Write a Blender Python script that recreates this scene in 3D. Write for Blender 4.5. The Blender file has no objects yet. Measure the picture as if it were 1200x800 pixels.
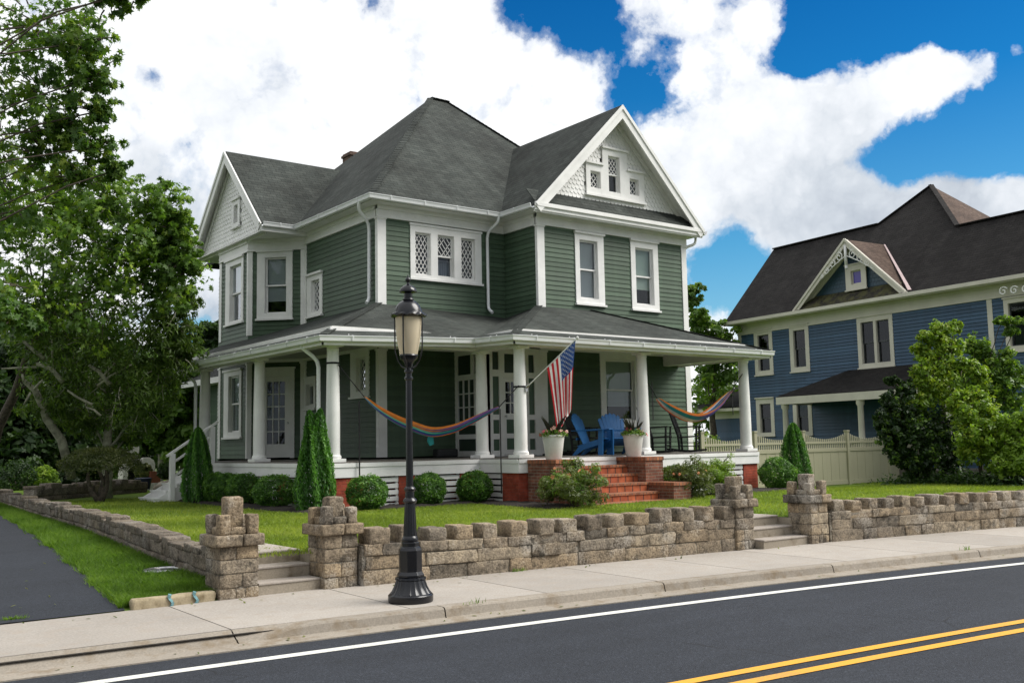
import bpy, bmesh, math, random
import numpy as np
from mathutils import Vector, Matrix, noise as mn

scene = bpy.context.scene
COL = scene.collection
rnd = random.Random(7)
R = math.radians
V = Vector

# ------------------------------------------------------------------ camera (measured from the photograph)
FPX, PITCH, ROLL, YAW = 1168.632, 0.102914903, -0.0193292776, 0.649997058
CAM = V((0, 0, 1.7))
_f0 = V((math.sin(YAW), math.cos(YAW), 0)); _r0 = V((math.cos(YAW), -math.sin(YAW), 0)); _u0 = V((0, 0, 1))
FW = _f0 * math.cos(PITCH) + _u0 * math.sin(PITCH)
_u1 = _u0 * math.cos(PITCH) - _f0 * math.sin(PITCH)
RT = _r0 * math.cos(ROLL) + _u1 * math.sin(ROLL)
UP = _u1 * math.cos(ROLL) - _r0 * math.sin(ROLL)


def at(px, py, D):
    """world point seen at photograph pixel (px, py) at a distance D along the view axis"""
    return CAM + FW * D + RT * ((px - 600) / FPX * D) - UP * ((py - 400) / FPX * D)


cam_d = bpy.data.cameras.new("camera"); cam = bpy.data.objects.new("camera", cam_d); COL.objects.link(cam)
cam_d.sensor_fit = 'HORIZONTAL'; cam_d.sensor_width = 36; cam_d.lens = FPX / 1200 * 36
cam_d.clip_start = 0.05; cam_d.clip_end = 3000
cam.matrix_world = Matrix(((RT.x, UP.x, -FW.x, CAM.x), (RT.y, UP.y, -FW.y, CAM.y), (RT.z, UP.z, -FW.z, CAM.z), (0, 0, 0, 1)))
scene.camera = cam

# ------------------------------------------------------------------ materials
MATS = {}


class NT:
    def __init__(s, m):
        s.t = m.node_tree; s.n = s.t.nodes; s.l = s.t.links

    def new(s, typ, **kw):
        n = s.n.new(typ)
        for k, v in kw.items():
            if k == 'ins':
                for kk, vv in v.items():
                    if isinstance(vv, bpy.types.NodeSocket): s.l.new(vv, n.inputs[kk])
                    else: n.inputs[kk].default_value = vv
            else: setattr(n, k, v)
        return n

    def link(s, a, b): s.l.new(a, b)

    def ramp(s, fac, stops, interp='LINEAR'):
        n = s.n.new('ShaderNodeValToRGB'); n.color_ramp.interpolation = interp
        e = n.color_ramp.elements
        while len(e) < len(stops): e.new(0.5)
        for el, (p, c) in zip(e, stops):
            el.position = p; el.color = (*c, 1) if len(c) == 3 else c
        s.l.new(fac, n.inputs[0]); return n.outputs[0]

    def noise(s, vec, scale, detail=4, rough=.55, dist=0):
        n = s.new('ShaderNodeTexNoise', ins={'Scale': scale, 'Detail': detail, 'Roughness': rough, 'Distortion': dist})
        if vec is not None: s.l.new(vec, n.inputs['Vector'])
        return n.outputs['Fac']

    def mix(s, fac, a, b, mode='MIX'):
        n = s.n.new('ShaderNodeMix'); n.data_type = 'RGBA'; n.blend_type = mode
        for k, v in ((0, fac), (6, a), (7, b)):
            if isinstance(v, bpy.types.NodeSocket): s.l.new(v, n.inputs[k])
            else: n.inputs[k].default_value = v if k == 0 else ((*v, 1) if len(v) == 3 else v)
        return n.outputs[2]

    def math(s, op, a, b=0.0, c=0.0):
        n = s.n.new('ShaderNodeMath'); n.operation = op
        for k, v in ((0, a), (1, b), (2, c)):
            if isinstance(v, bpy.types.NodeSocket): s.l.new(v, n.inputs[k])
            else: n.inputs[k].default_value = v
        return n.outputs[0]


def newmat(name):
    m = bpy.data.materials.new(name); m.use_nodes = True; MATS[name] = m
    nt = NT(m); b = nt.n['Principled BSDF']
    pos = nt.new('ShaderNodeNewGeometry').outputs['Position']
    return m, nt, b, pos


def setb(nt, b, **kw):
    for k, v in kw.items():
        k = k.replace('_', ' ')
        if isinstance(v, bpy.types.NodeSocket): nt.link(v, b.inputs[k])
        else: b.inputs[k].default_value = (*v, 1) if isinstance(v, tuple) and len(v) == 3 else v


def bump(nt, b, h, strength=.3, dist=.02):
    n = nt.new('ShaderNodeBump', ins={'Strength': strength, 'Distance': dist, 'Height': h})
    nt.link(n.outputs[0], b.inputs['Normal'])


def plain(name, col, rough=.5, var=.12, scale=3.0, spec=.4, metal=0.0, bumpamt=0.0, fine=40.0):
    """paint / plastic / metal with gentle weathering"""
    m, nt, b, pos = newmat(name)
    n1 = nt.noise(pos, scale, 5); n2 = nt.noise(pos, fine, 3)
    k = nt.math('ADD', nt.math('MULTIPLY', n1, .7), nt.math('MULTIPLY', n2, .3))
    lo = tuple(c * (1 - var * 1.6) for c in col); hi = tuple(min(1, c * (1 + var)) for c in col)
    setb(nt, b, Base_Color=nt.ramp(k, [(.3, lo), (.62, hi)]), Roughness=rough, Metallic=metal)
    b.inputs['Specular IOR Level'].default_value = spec
    if bumpamt: bump(nt, b, n2, bumpamt, .01)
    return m


plain('white_paint', (.77, .765, .745), .45, .07, 2.2)
plain('white_gutter', (.78, .79, .80), .3, .05, 2.5)
plain('cream_paint', (.60, .57, .49), .5, .07, 1.5)
plain('black_metal', (.006, .0065, .009), .24, .2, 9, .45)
plain('grey_metal', (.05, .055, .06), .4, .25, 9)
plain('steel', (.5, .5, .5), .3, .1, 9, metal=1)
plain('porch_floor_paint', (.145, .13, .115), .6, .2, 2.5)
plain('porch_ceiling_paint', (.46, .46, .43), .6, .05)
plain('blue_plastic', (.018, .13, .35), .45, .1)
plain('black_wood', (.016, .017, .018), .5, .25, 6)
plain('pot_glaze', (.62, .62, .59), .55, .08, 5)
plain('soil', (.02, .015, .011), .95, .5, 30)
plain('mulch', (.022, .017, .014), .95, .6, 26, bumpamt=.9, fine=55)
plain('trunk_bark', (.075, .06, .047), .9, .5, 14, bumpamt=.8, fine=50)
plain('pale_bark', (.27, .265, .2), .9, .4, 7, bumpamt=.6)
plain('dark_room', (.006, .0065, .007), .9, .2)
plain('black_strap', (.008, .008, .009), .8, .2)
plain('fence_vinyl', (.39, .37, .265), .5, .05, 1.0)
plain('moss_stone', (.25, .22, .17), .9, .3, 5, bumpamt=.5)
plain('white_plaster', (.6, .58, .52), .8, .25, 6)
plain('terracotta', (.22, .075, .04), .8, .2)
plain('navy_plastic', (.01, .014, .05), .4, .1)
plain('socket_grey', (.2, .18, .14), .6, .1)
plain('blind_slat', (.8, .82, .82), .6, .03)
plain('shade_cloth', (.44, .50, .40), .8, .04)
plain('curtain', (.22, .22, .24), .9, .12)
plain('pink_petal', (.62, .13, .17), .6, .25, 30)
plain('pale_petal', (.75, .45, .38), .6, .2, 30)
plain('peach_petal', (.7, .28, .14), .6, .2, 30)
plain('copper_flash', (.55, .42, .41), .5, .08, 4)
plain('blue_spray', (.13, .25, .27), .9, .25, 30)
plain('white_vehicle', (.7, .71, .72), .3, .05)


def siding(name, col):
    m, nt, b, pos = newmat(name)
    at_ = nt.new('ShaderNodeAttribute', attribute_name='rnd').outputs['Fac']
    st = nt.new('ShaderNodeMapping', ins={'Scale': (1.2, 1.2, .12)}); nt.link(pos, st.inputs[0])
    n1 = nt.noise(st.outputs[0], 4, 5, .6); n2 = nt.noise(pos, 30, 3)
    k = nt.math('ADD', nt.math('MULTIPLY', n1, .55), nt.math('ADD', nt.math('MULTIPLY', n2, .15), nt.math('MULTIPLY', at_, .35)))
    c = nt.ramp(k, [(.2, tuple(x * .72 for x in col)), (.5, col), (.8, tuple(x * 1.3 + .004 for x in col))])
    setb(nt, b, Base_Color=c, Roughness=.5); b.inputs['Specular IOR Level'].default_value = .35
    bump(nt, b, n2, .12, .01)


siding('green_siding', (.060, .099, .060))
siding('blue_siding', (.036, .082, .145))
plain('green_panel', (.06, .108, .068), .45, .08)
plain('dark_green_panel', (.03, .05, .036), .4, .1)
plain('blue_shingle', (.035, .085, .14), .6, .12, 6)


def uvnode(nt): return nt.new('ShaderNodeUVMap', uv_map='UVMap').outputs[0]


def shingles(name, c1, c2, rowh=.14, width=.3, moss=0.0):
    m, nt, b, pos = newmat(name)
    uv = uvnode(nt)
    br = nt.new('ShaderNodeTexBrick', offset=.5, ins={'Vector': uv, 'Scale': 1.0, 'Mortar Size': .006, 'Brick Width': width, 'Row Height': rowh,
                                                      'Color1': (*c1, 1), 'Color2': (*c2, 1), 'Mortar': (*[x * .35 for x in c1], 1), 'Bias': 0.0, 'Mortar Smooth': .2})
    big = nt.noise(pos, .7, 5, .6); fine = nt.noise(pos, 60, 4, .7)
    st = nt.new('ShaderNodeMapping', ins={'Scale': (2.2, .25, 1)}); nt.link(uv, st.inputs[0])
    streak = nt.noise(st.outputs[0], 1.6, 4, .6)
    c = nt.mix(1.0, br.outputs['Color'], nt.ramp(big, [(.28, (.62, .6, .58)), (.7, (1.25, 1.25, 1.22))]), 'MULTIPLY')
    c = nt.mix(1.0, c, nt.ramp(streak, [(.3, (.75, .75, .75)), (.65, (1.12, 1.12, 1.12))]), 'MULTIPLY')
    c = nt.mix(1.0, c, nt.ramp(fine, [(.3, (.6, .6, .6)), (.7, (1.4, 1.4, 1.4))]), 'MULTIPLY')
    if moss: c = nt.mix(nt.ramp(nt.noise(pos, 3, 6, .7), [(.42, (0, 0, 0)), (.6, (moss,) * 3)]), c, (.14, .14, .05))
    setb(nt, b, Base_Color=c, Roughness=.9); b.inputs['Specular IOR Level'].default_value = .2
    # courses: saw-tooth height along the slope, so each row throws a small edge
    sep = nt.new('ShaderNodeSeparateXYZ'); nt.link(uv, sep.inputs[0])
    saw = nt.math('SUBTRACT', 1.0, nt.math('FRACT', nt.math('DIVIDE', sep.outputs[1], rowh)))
    h = nt.math('ADD', nt.math('MULTIPLY', saw, .9), nt.math('ADD', nt.math('MULTIPLY', br.outputs['Fac'], -.5), nt.math('MULTIPLY', fine, .5)))
    bump(nt, b, h, .75, .012)


shingles('green_shingle', (.036, .042, .039), (.055, .062, .057))
shingles('dark_shingle', (.014, .0125, .0125), (.023, .021, .0205))
shingles('lit_shingle', (.085, .058, .046), (.115, .08, .064))  # lighter copy of the blue house roof shingle, light painted into its colour
shingles('mossy_shingle', (.035, .032, .029), (.05, .046, .04), moss=.5)


def scales(name, col, rowh=.12, w=.13):
    """painted fancy-butt wall shingles"""
    m, nt, b, pos = newmat(name)
    uv = uvnode(nt)
    br = nt.new('ShaderNodeTexBrick', offset=.5, ins={'Vector': uv, 'Scale': 1.0, 'Mortar Size': .007, 'Brick Width': w, 'Row Height': rowh,
                                                      'Color1': (*col, 1), 'Color2': (*[x * .93 for x in col], 1), 'Mortar': (*[x * .62 for x in col], 1), 'Mortar Smooth': .4})
    setb(nt, b, Base_Color=br.outputs['Color'], Roughness=.5)
    sep = nt.new('ShaderNodeSeparateXYZ'); nt.link(uv, sep.inputs[0])
    saw = nt.math('SUBTRACT', 1.0, nt.math('FRACT', nt.math('DIVIDE', sep.outputs[1], rowh)))
    bump(nt, b, nt.math('SUBTRACT', saw, nt.math('MULTIPLY', br.outputs['Fac'], .8)), .8, .02)


scales('white_scales', (.72, .73, .74))
scales('blue_scales', (.028, .066, .10), .16, .16)


def bricks(name, c1, c2, mortar, msize=.008, dark=None, w=.205, h=.068):
    m, nt, b, pos = newmat(name)
    uv = uvnode(nt)
    br = nt.new('ShaderNodeTexBrick', offset=.5, ins={'Vector': uv, 'Scale': 1.0, 'Mortar Size': msize, 'Brick Width': w, 'Row Height': h,
                                                      'Color1': (*c1, 1), 'Color2': (*c2, 1), 'Mortar': (*mortar, 1), 'Mortar Smooth': .3})
    c = br.outputs['Color']
    n1 = nt.noise(pos, 5, 5); n2 = nt.noise(pos, 70, 3, .7)
    c = nt.mix(1.0, c, nt.ramp(n1, [(.3, (.6, .6, .6)), (.7, (1.3, 1.3, 1.3))]), 'MULTIPLY')
    if dark:
        br2 = nt.new('ShaderNodeTexBrick', offset=.5, ins={'Vector': uv, 'Scale': 1.0, 'Mortar Size': 0.0, 'Brick Width': w, 'Row Height': h, 'Bias': -.35,
                                                           'Color1': (0, 0, 0, 1), 'Color2': (1, 1, 1, 1), 'Mortar': (0, 0, 0, 1)})
        f = nt.math('MULTIPLY', nt.ramp(br2.outputs['Color'], [(.6, (0, 0, 0)), (.72, (1, 1, 1))]), nt.math('SUBTRACT', 1.0, br.outputs['Fac']))
        c = nt.mix(f, c, dark)
    setb(nt, b, Base_Color=c, Roughness=.85); b.inputs['Specular IOR Level'].default_value = .25
    bump(nt, b, nt.math('ADD', nt.math('MULTIPLY', br.outputs['Fac'], -1.0), nt.math('MULTIPLY', n2, .5)), .6, .012)


bricks('pier_brick', (.30, .055, .03), (.36, .075, .042), (.27, .075, .05), .007)
bricks('stair_brick', (.22, .085, .052), (.15, .058, .04), (.22, .16, .12), .01, dark=(.035, .028, .028))
bricks('tread_brick', (.36, .15, .075), (.26, .09, .05), (.12, .09, .07), .012, dark=(.05, .035, .03), w=.105, h=.21)
bricks('riser_brick', (.42, .12, .05), (.34, .085, .04), (.06, .045, .04), .014, w=.23, h=.4)
bricks('chimney_brick', (.10, .06, .045), (.14, .08, .06), (.14, .12, .10), .01)


def stone(name, cols, lich=(.36, .34, .30)):
    m, nt, b, pos = newmat(name)
    a = nt.new('ShaderNodeAttribute', attribute_name='rnd').outputs['Fac']
    n1 = nt.noise(pos, 7, 6, .65); n2 = nt.noise(pos, 38, 5, .7); n3 = nt.noise(pos, 2.3, 4); n4 = nt.noise(pos, 120, 2)
    base = nt.ramp(a, [(i / (len(cols) - 1), c) for i, c in enumerate(cols)])
    c = nt.mix(1.0, base, nt.ramp(n1, [(.3, (.5, .5, .5)), (.5, (1, 1, 1)), (.72, (1.4, 1.38, 1.32))]), 'MULTIPLY')
    c = nt.mix(1.0, c, nt.ramp(n2, [(.33, (.42, .42, .42)), (.52, (1, 1, 1)), (.7, (1.35, 1.35, 1.3))]), 'MULTIPLY')
    c = nt.mix(nt.ramp(nt.math('ADD', nt.math('MULTIPLY', n3, .6), nt.math('MULTIPLY', n2, .4)), [(.53, (0, 0, 0)), (.62, (.65,) * 3)]), c, lich)
    c = nt.mix(nt.ramp(nt.noise(pos, 4.1, 6, .75), [(.54, (0, 0, 0)), (.66, (.8,) * 3)]), c, (.045, .042, .036))
    setb(nt, b, Base_Color=c, Roughness=.95); b.inputs['Specular IOR Level'].default_value = .15
    bump(nt, b, nt.math('ADD', n2, nt.math('ADD', nt.math('MULTIPLY', n1, 1.2), nt.math('MULTIPLY', n4, .4))), .9, .03)


stone('granite', [(.14, .125, .105), (.33, .26, .18), (.24, .20, .155), (.40, .33, .24), (.19, .165, .135), (.35, .27, .18), (.28, .24, .19)], (.48, .44, .38))
stone('dark_granite', [(.14, .12, .10), (.23, .19, .145), (.19, .165, .14), (.26, .22, .175)], (.36, .33, .29))
stone('mortar', [(.25, .22, .175), (.30, .265, .215)], (.5, .47, .42))


def concrete(name, col, warm=(.27, .20, .12), stain=.5):
    m, nt, b, pos = newmat(name)
    n1 = nt.noise(pos, 1.1, 6, .6); n2 = nt.noise(pos, 45, 4, .7); n3 = nt.noise(pos, 5, 5, .6)
    a = nt.new('ShaderNodeAttribute', attribute_name='rnd').outputs['Fac']
    c = nt.ramp(nt.math('ADD', nt.math('MULTIPLY', n1, .6), nt.math('MULTIPLY', a, .4)), [(.25, tuple(x * .82 for x in col)), (.75, tuple(x * 1.12 for x in col))])
    c = nt.mix(1.0, c, nt.ramp(n2, [(.3, (.8, .8, .8)), (.7, (1.15, 1.15, 1.15))]), 'MULTIPLY')
    c = nt.mix(nt.ramp(n3, [(.5, (0, 0, 0)), (.72, (stain,) * 3)]), c, warm)
    setb(nt, b, Base_Color=c, Roughness=.9); b.inputs['Specular IOR Level'].default_value = .2
    bump(nt, b, n2, .35, .006)


concrete('sidewalk_concrete', (.34, .31, .275), (.30, .25, .20), .45)
concrete('kerb_concrete', (.30, .265, .22), (.17, .125, .075), .75)
concrete('step_concrete', (.30, .26, .205), (.13, .095, .055), .8)
concrete('tread_concrete', (.36, .32, .28), (.22, .18, .13), .5)
concrete('edging_stone', (.36, .30, .20), (.12, .085, .04), .9)


def asphalt(name, col, lanes=True):
    m, nt, b, pos = newmat(name)
    n0 = nt.noise(pos, .35, 5, .6); n1 = nt.noise(pos, 130, 3, .75); n2 = nt.noise(pos, 3, 5, .6)
    st = nt.new('ShaderNodeMapping', ins={'Scale': (.25, 2.4, 1), 'Rotation': (0, 0, R(5))}); nt.link(pos, st.inputs[0])
    n3 = nt.noise(st.outputs[0], .9, 4)
    c = nt.ramp(nt.math('ADD', nt.math('MULTIPLY', n0, .4), nt.math('ADD', nt.math('MULTIPLY', n2, .2), nt.math('MULTIPLY', n3, .4))), [(.3, tuple(x * .72 for x in col)), (.68, tuple(x * 1.25 for x in col))])
    if lanes:
        w = nt.new('ShaderNodeTexNoise', ins={'Scale': .22, 'Detail': 5.0, 'Roughness': .65}); nt.link(pos, w.inputs['Vector'])
        ed = nt.new('ShaderNodeTexVoronoi', feature='DISTANCE_TO_EDGE', ins={'Scale': .33})
        wp = nt.new('ShaderNodeVectorMath', operation='ADD'); nt.link(pos, wp.inputs[0]); nt.link(w.outputs['Color'], wp.inputs[1]); nt.link(wp.outputs[0], ed.inputs['Vector'])
        gate = nt.ramp(nt.noise(pos, .13, 2), [(.5, (0, 0, 0)), (.58, (1, 1, 1))])
        crack = nt.math('MULTIPLY', nt.ramp(ed.outputs['Distance'], [(.0, (1, 1, 1)), (.0035, (0, 0, 0))]), gate)
        c = nt.mix(nt.math('MULTIPLY', crack, .7), c, (.008, .008, .009))
        spots = nt.ramp(nt.noise(pos, 1.7, 3, .5), [(.70, (0, 0, 0)), (.78, (.5,) * 3)]); c = nt.mix(spots, c, (.012, .012, .014))
    vo = nt.new('ShaderNodeTexVoronoi', ins={'Scale': 85.0}); nt.link(pos, vo.inputs['Vector'])
    spk = nt.ramp(vo.outputs['Color'], [(.0, (.55, .55, .55)), (.7, (1.15, 1.15, 1.15)), (.93, (1.9, 1.9, 1.9)), (1.0, (3.2, 3.1, 3.0))])
    c = nt.mix(1.0, c, spk, 'MULTIPLY')
    setb(nt, b, Base_Color=c, Roughness=.85); b.inputs['Specular IOR Level'].default_value = .3
    bump(nt, b, nt.math('ADD', n1, vo.outputs['Distance']), .6, .006)


asphalt('road_asphalt', (.022, .0255, .033))
asphalt('drive_asphalt', (.020, .0235, .031))


def paint_line(name, col):
    m, nt, b, pos = newmat(name)
    n1 = nt.noise(pos, 60, 4, .7); n2 = nt.noise(pos, 1.5, 4)
    c = nt.mix(nt.ramp(nt.math('ADD', nt.math('MULTIPLY', n1, .6), nt.math('MULTIPLY', n2, .4)), [(.50, (0, 0, 0)), (.68, (.6,) * 3)]), col, (.12, .12, .12))
    setb(nt, b, Base_Color=c, Roughness=.7); bump(nt, b, n1, .4, .005)


paint_line('white_line', (.66, .65, .60)); paint_line('yellow_line', (.68, .33, .02))


def ground_mat(name, a, b_, scale=6):
    m, nt, b, pos = newmat(name)
    n1 = nt.noise(pos, .5, 5, .6); n2 = nt.noise(pos, scale, 6, .7)
    setb(nt, b, Base_Color=nt.ramp(nt.math('ADD', nt.math('MULTIPLY', n1, .5), nt.math('MULTIPLY', n2, .5)), [(.32, a), (.66, b_)]), Roughness=.95)
    b.inputs['Specular IOR Level'].default_value = .1
    bump(nt, b, n2, .8, .03)


ground_mat('turf', (.06, .10, .014), (.13, .20, .03)); ground_mat('far_ground', (.03, .05, .015), (.06, .08, .03))


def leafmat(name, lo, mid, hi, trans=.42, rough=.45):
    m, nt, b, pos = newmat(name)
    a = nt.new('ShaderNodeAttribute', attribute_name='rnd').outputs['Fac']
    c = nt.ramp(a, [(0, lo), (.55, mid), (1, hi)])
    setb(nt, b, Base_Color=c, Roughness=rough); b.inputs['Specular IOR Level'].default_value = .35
    tr = nt.new('ShaderNodeBsdfTranslucent'); nt.link(nt.mix(1.0, c, (1.25, 1.35, .6), 'MULTIPLY'), tr.inputs[0])
    mx = nt.new('ShaderNodeMixShader', ins={0: trans}); nt.link(b.outputs[0], mx.inputs[1]); nt.link(tr.outputs[0], mx.inputs[2])
    nt.link(mx.outputs[0], nt.n['Material Output'].inputs[0])


leafmat('maple_leaf', (0.049, 0.103, 0.015), (0.125, 0.217, 0.028), (0.276, 0.352, 0.045))
leafmat('dark_maple_leaf', (0.041, 0.096, 0.018), (0.093, 0.177, 0.028), (0.194, 0.285, 0.045))
leafmat('cherry_leaf', (0.044, 0.086, 0.014), (0.092, 0.153, 0.026), (0.189, 0.254, 0.053))
leafmat('dark_leaf', (0.015, 0.036, 0.011), (0.033, 0.068, 0.017), (0.060, 0.112, 0.025))
leafmat('mid_leaf', (0.056, 0.114, 0.018), (0.110, 0.205, 0.031), (0.207, 0.319, 0.045))
leafmat('bright_leaf', (0.098, 0.171, 0.018), (0.207, 0.329, 0.034), (0.360, 0.478, 0.061))
leafmat('yellow_leaf', (0.123, 0.179, 0.014), (0.236, 0.326, 0.023), (0.389, 0.443, 0.053))
leafmat('box_leaf', (0.036, 0.092, 0.016), (0.086, 0.203, 0.027), (0.192, 0.344, 0.055))
leafmat('cedar_leaf', (0.032, 0.101, 0.016), (0.072, 0.203, 0.027), (0.147, 0.324, 0.051))
leafmat('olive_leaf', (0.060, 0.083, 0.022), (0.128, 0.158, 0.045), (0.225, 0.225, 0.090))
leafmat('yew_leaf', (0.033, 0.048, 0.012), (0.075, 0.098, 0.027), (0.135, 0.150, 0.045))
leafmat('grass_blade', (0.135, 0.190, 0.029), (0.230, 0.299, 0.044), (0.351, 0.391, 0.085), .5)
leafmat('verge_blade', (.065, .13, .018), (.12, .22, .03), (.20, .31, .055), .5)
leafmat('spike_leaf', (.02, .025, .015), (.035, .035, .025), (.05, .04, .035))


def glassmat(name, tint, transp=.6):
    m, nt, b, pos = newmat(name)
    nt.n.remove(b)
    tr = nt.new('ShaderNodeBsdfTransparent', ins={0: (*tint, 1)}); gl = nt.new('ShaderNodeBsdfGlossy', ins={'Roughness': .03, 'Color': (.9, .95, 1, 1)})
    lw = nt.new('ShaderNodeLayerWeight', ins={'Blend': .3})
    wob = nt.new('ShaderNodeBump', ins={'Strength': .06, 'Distance': .02, 'Height': nt.noise(pos, 2.5, 2)})
    nt.link(wob.outputs[0], gl.inputs['Normal'])
    fac = nt.math('ADD', nt.math('MULTIPLY', lw.outputs['Fresnel'], .32), 1 - transp)
    mx = nt.new('ShaderNodeMixShader', ins={0: fac}); nt.link(tr.outputs[0], mx.inputs[1]); nt.link(gl.outputs[0], mx.inputs[2])
    nt.link(mx.outputs[0], nt.n['Material Output'].inputs[0])


glassmat('window_glass', (.72, .77, .8), .955)
glassmat('screen_glass', (.35, .36, .38), .975)
m, nt, b, pos = newmat('frosted_globe')
setb(nt, b, Base_Color=(.74, .64, .46), Roughness=.4, Transmission_Weight=.3, IOR=1.2)
stp = nt.new('ShaderNodeTexWave', ins={'Scale': 30.0}); nt.link(pos, stp.inputs['Vector'])
bump(nt, b, stp.outputs['Color'], .1, .003)
m, nt, b, pos = newmat('stained_glass')
setb(nt, b, Base_Color=(.06, .045, .30), Roughness=.15)


def cloth(name, col, trans=.25):
    m, nt, b, pos = newmat(name)
    n = nt.noise(pos, 240, 2); n1 = nt.noise(pos, 6, 3)
    c = nt.mix(1.0, col, nt.ramp(n1, [(.3, (.85, .85, .85)), (.7, (1.1, 1.1, 1.1))]), 'MULTIPLY')
    setb(nt, b, Base_Color=c, Roughness=.85); bump(nt, b, n, .2, .002)
    tr = nt.new('ShaderNodeBsdfTranslucent'); nt.link(c, tr.inputs[0])
    mx = nt.new('ShaderNodeMixShader', ins={0: trans}); nt.link(b.outputs[0], mx.inputs[1]); nt.link(tr.outputs[0], mx.inputs[2])
    nt.link(mx.outputs[0], nt.n['Material Output'].inputs[0])


for nme, c in dict(flag_red=(.50, .02, .03), flag_white=(.74, .73, .72), flag_blue=(.03, .075, .24), hm_orange=(.75, .22, .04), hm_teal=(.03, .30, .33), hm_blue=(.03, .10, .38),
                   hm_yellow=(.75, .50, .06), hm_pink=(.65, .20, .24), hm_purple=(.17, .09, .30), hm_mint=(.22, .55, .42), hm_white=(.6, .6, .58)).items(): cloth(nme, c)

# ------------------------------------------------------------------ mesh helpers
ORI = {}


def tag(o, label=None, cat=None, group=None, kind=None):
    if label: o['label'] = label
    if cat: o['category'] = cat
    if group: o['group'] = group
    if kind: o['kind'] = kind
    return o


def empty(name, loc, label, cat, group=None):
    o = bpy.data.objects.new(name, None); COL.objects.link(o); o.location = loc; o.empty_display_size = .2
    ORI[o] = V(loc); return tag(o, label, cat, group)


def link(name, me, parent=None, loc=None):
    o = bpy.data.objects.new(name, me); COL.objects.link(o)
    if parent is not None: o.parent = parent; ORI[o] = ORI[parent]
    else: ORI[o] = V((0, 0, 0)) if loc is None else V(loc); o.location = ORI[o]
    return o


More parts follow.
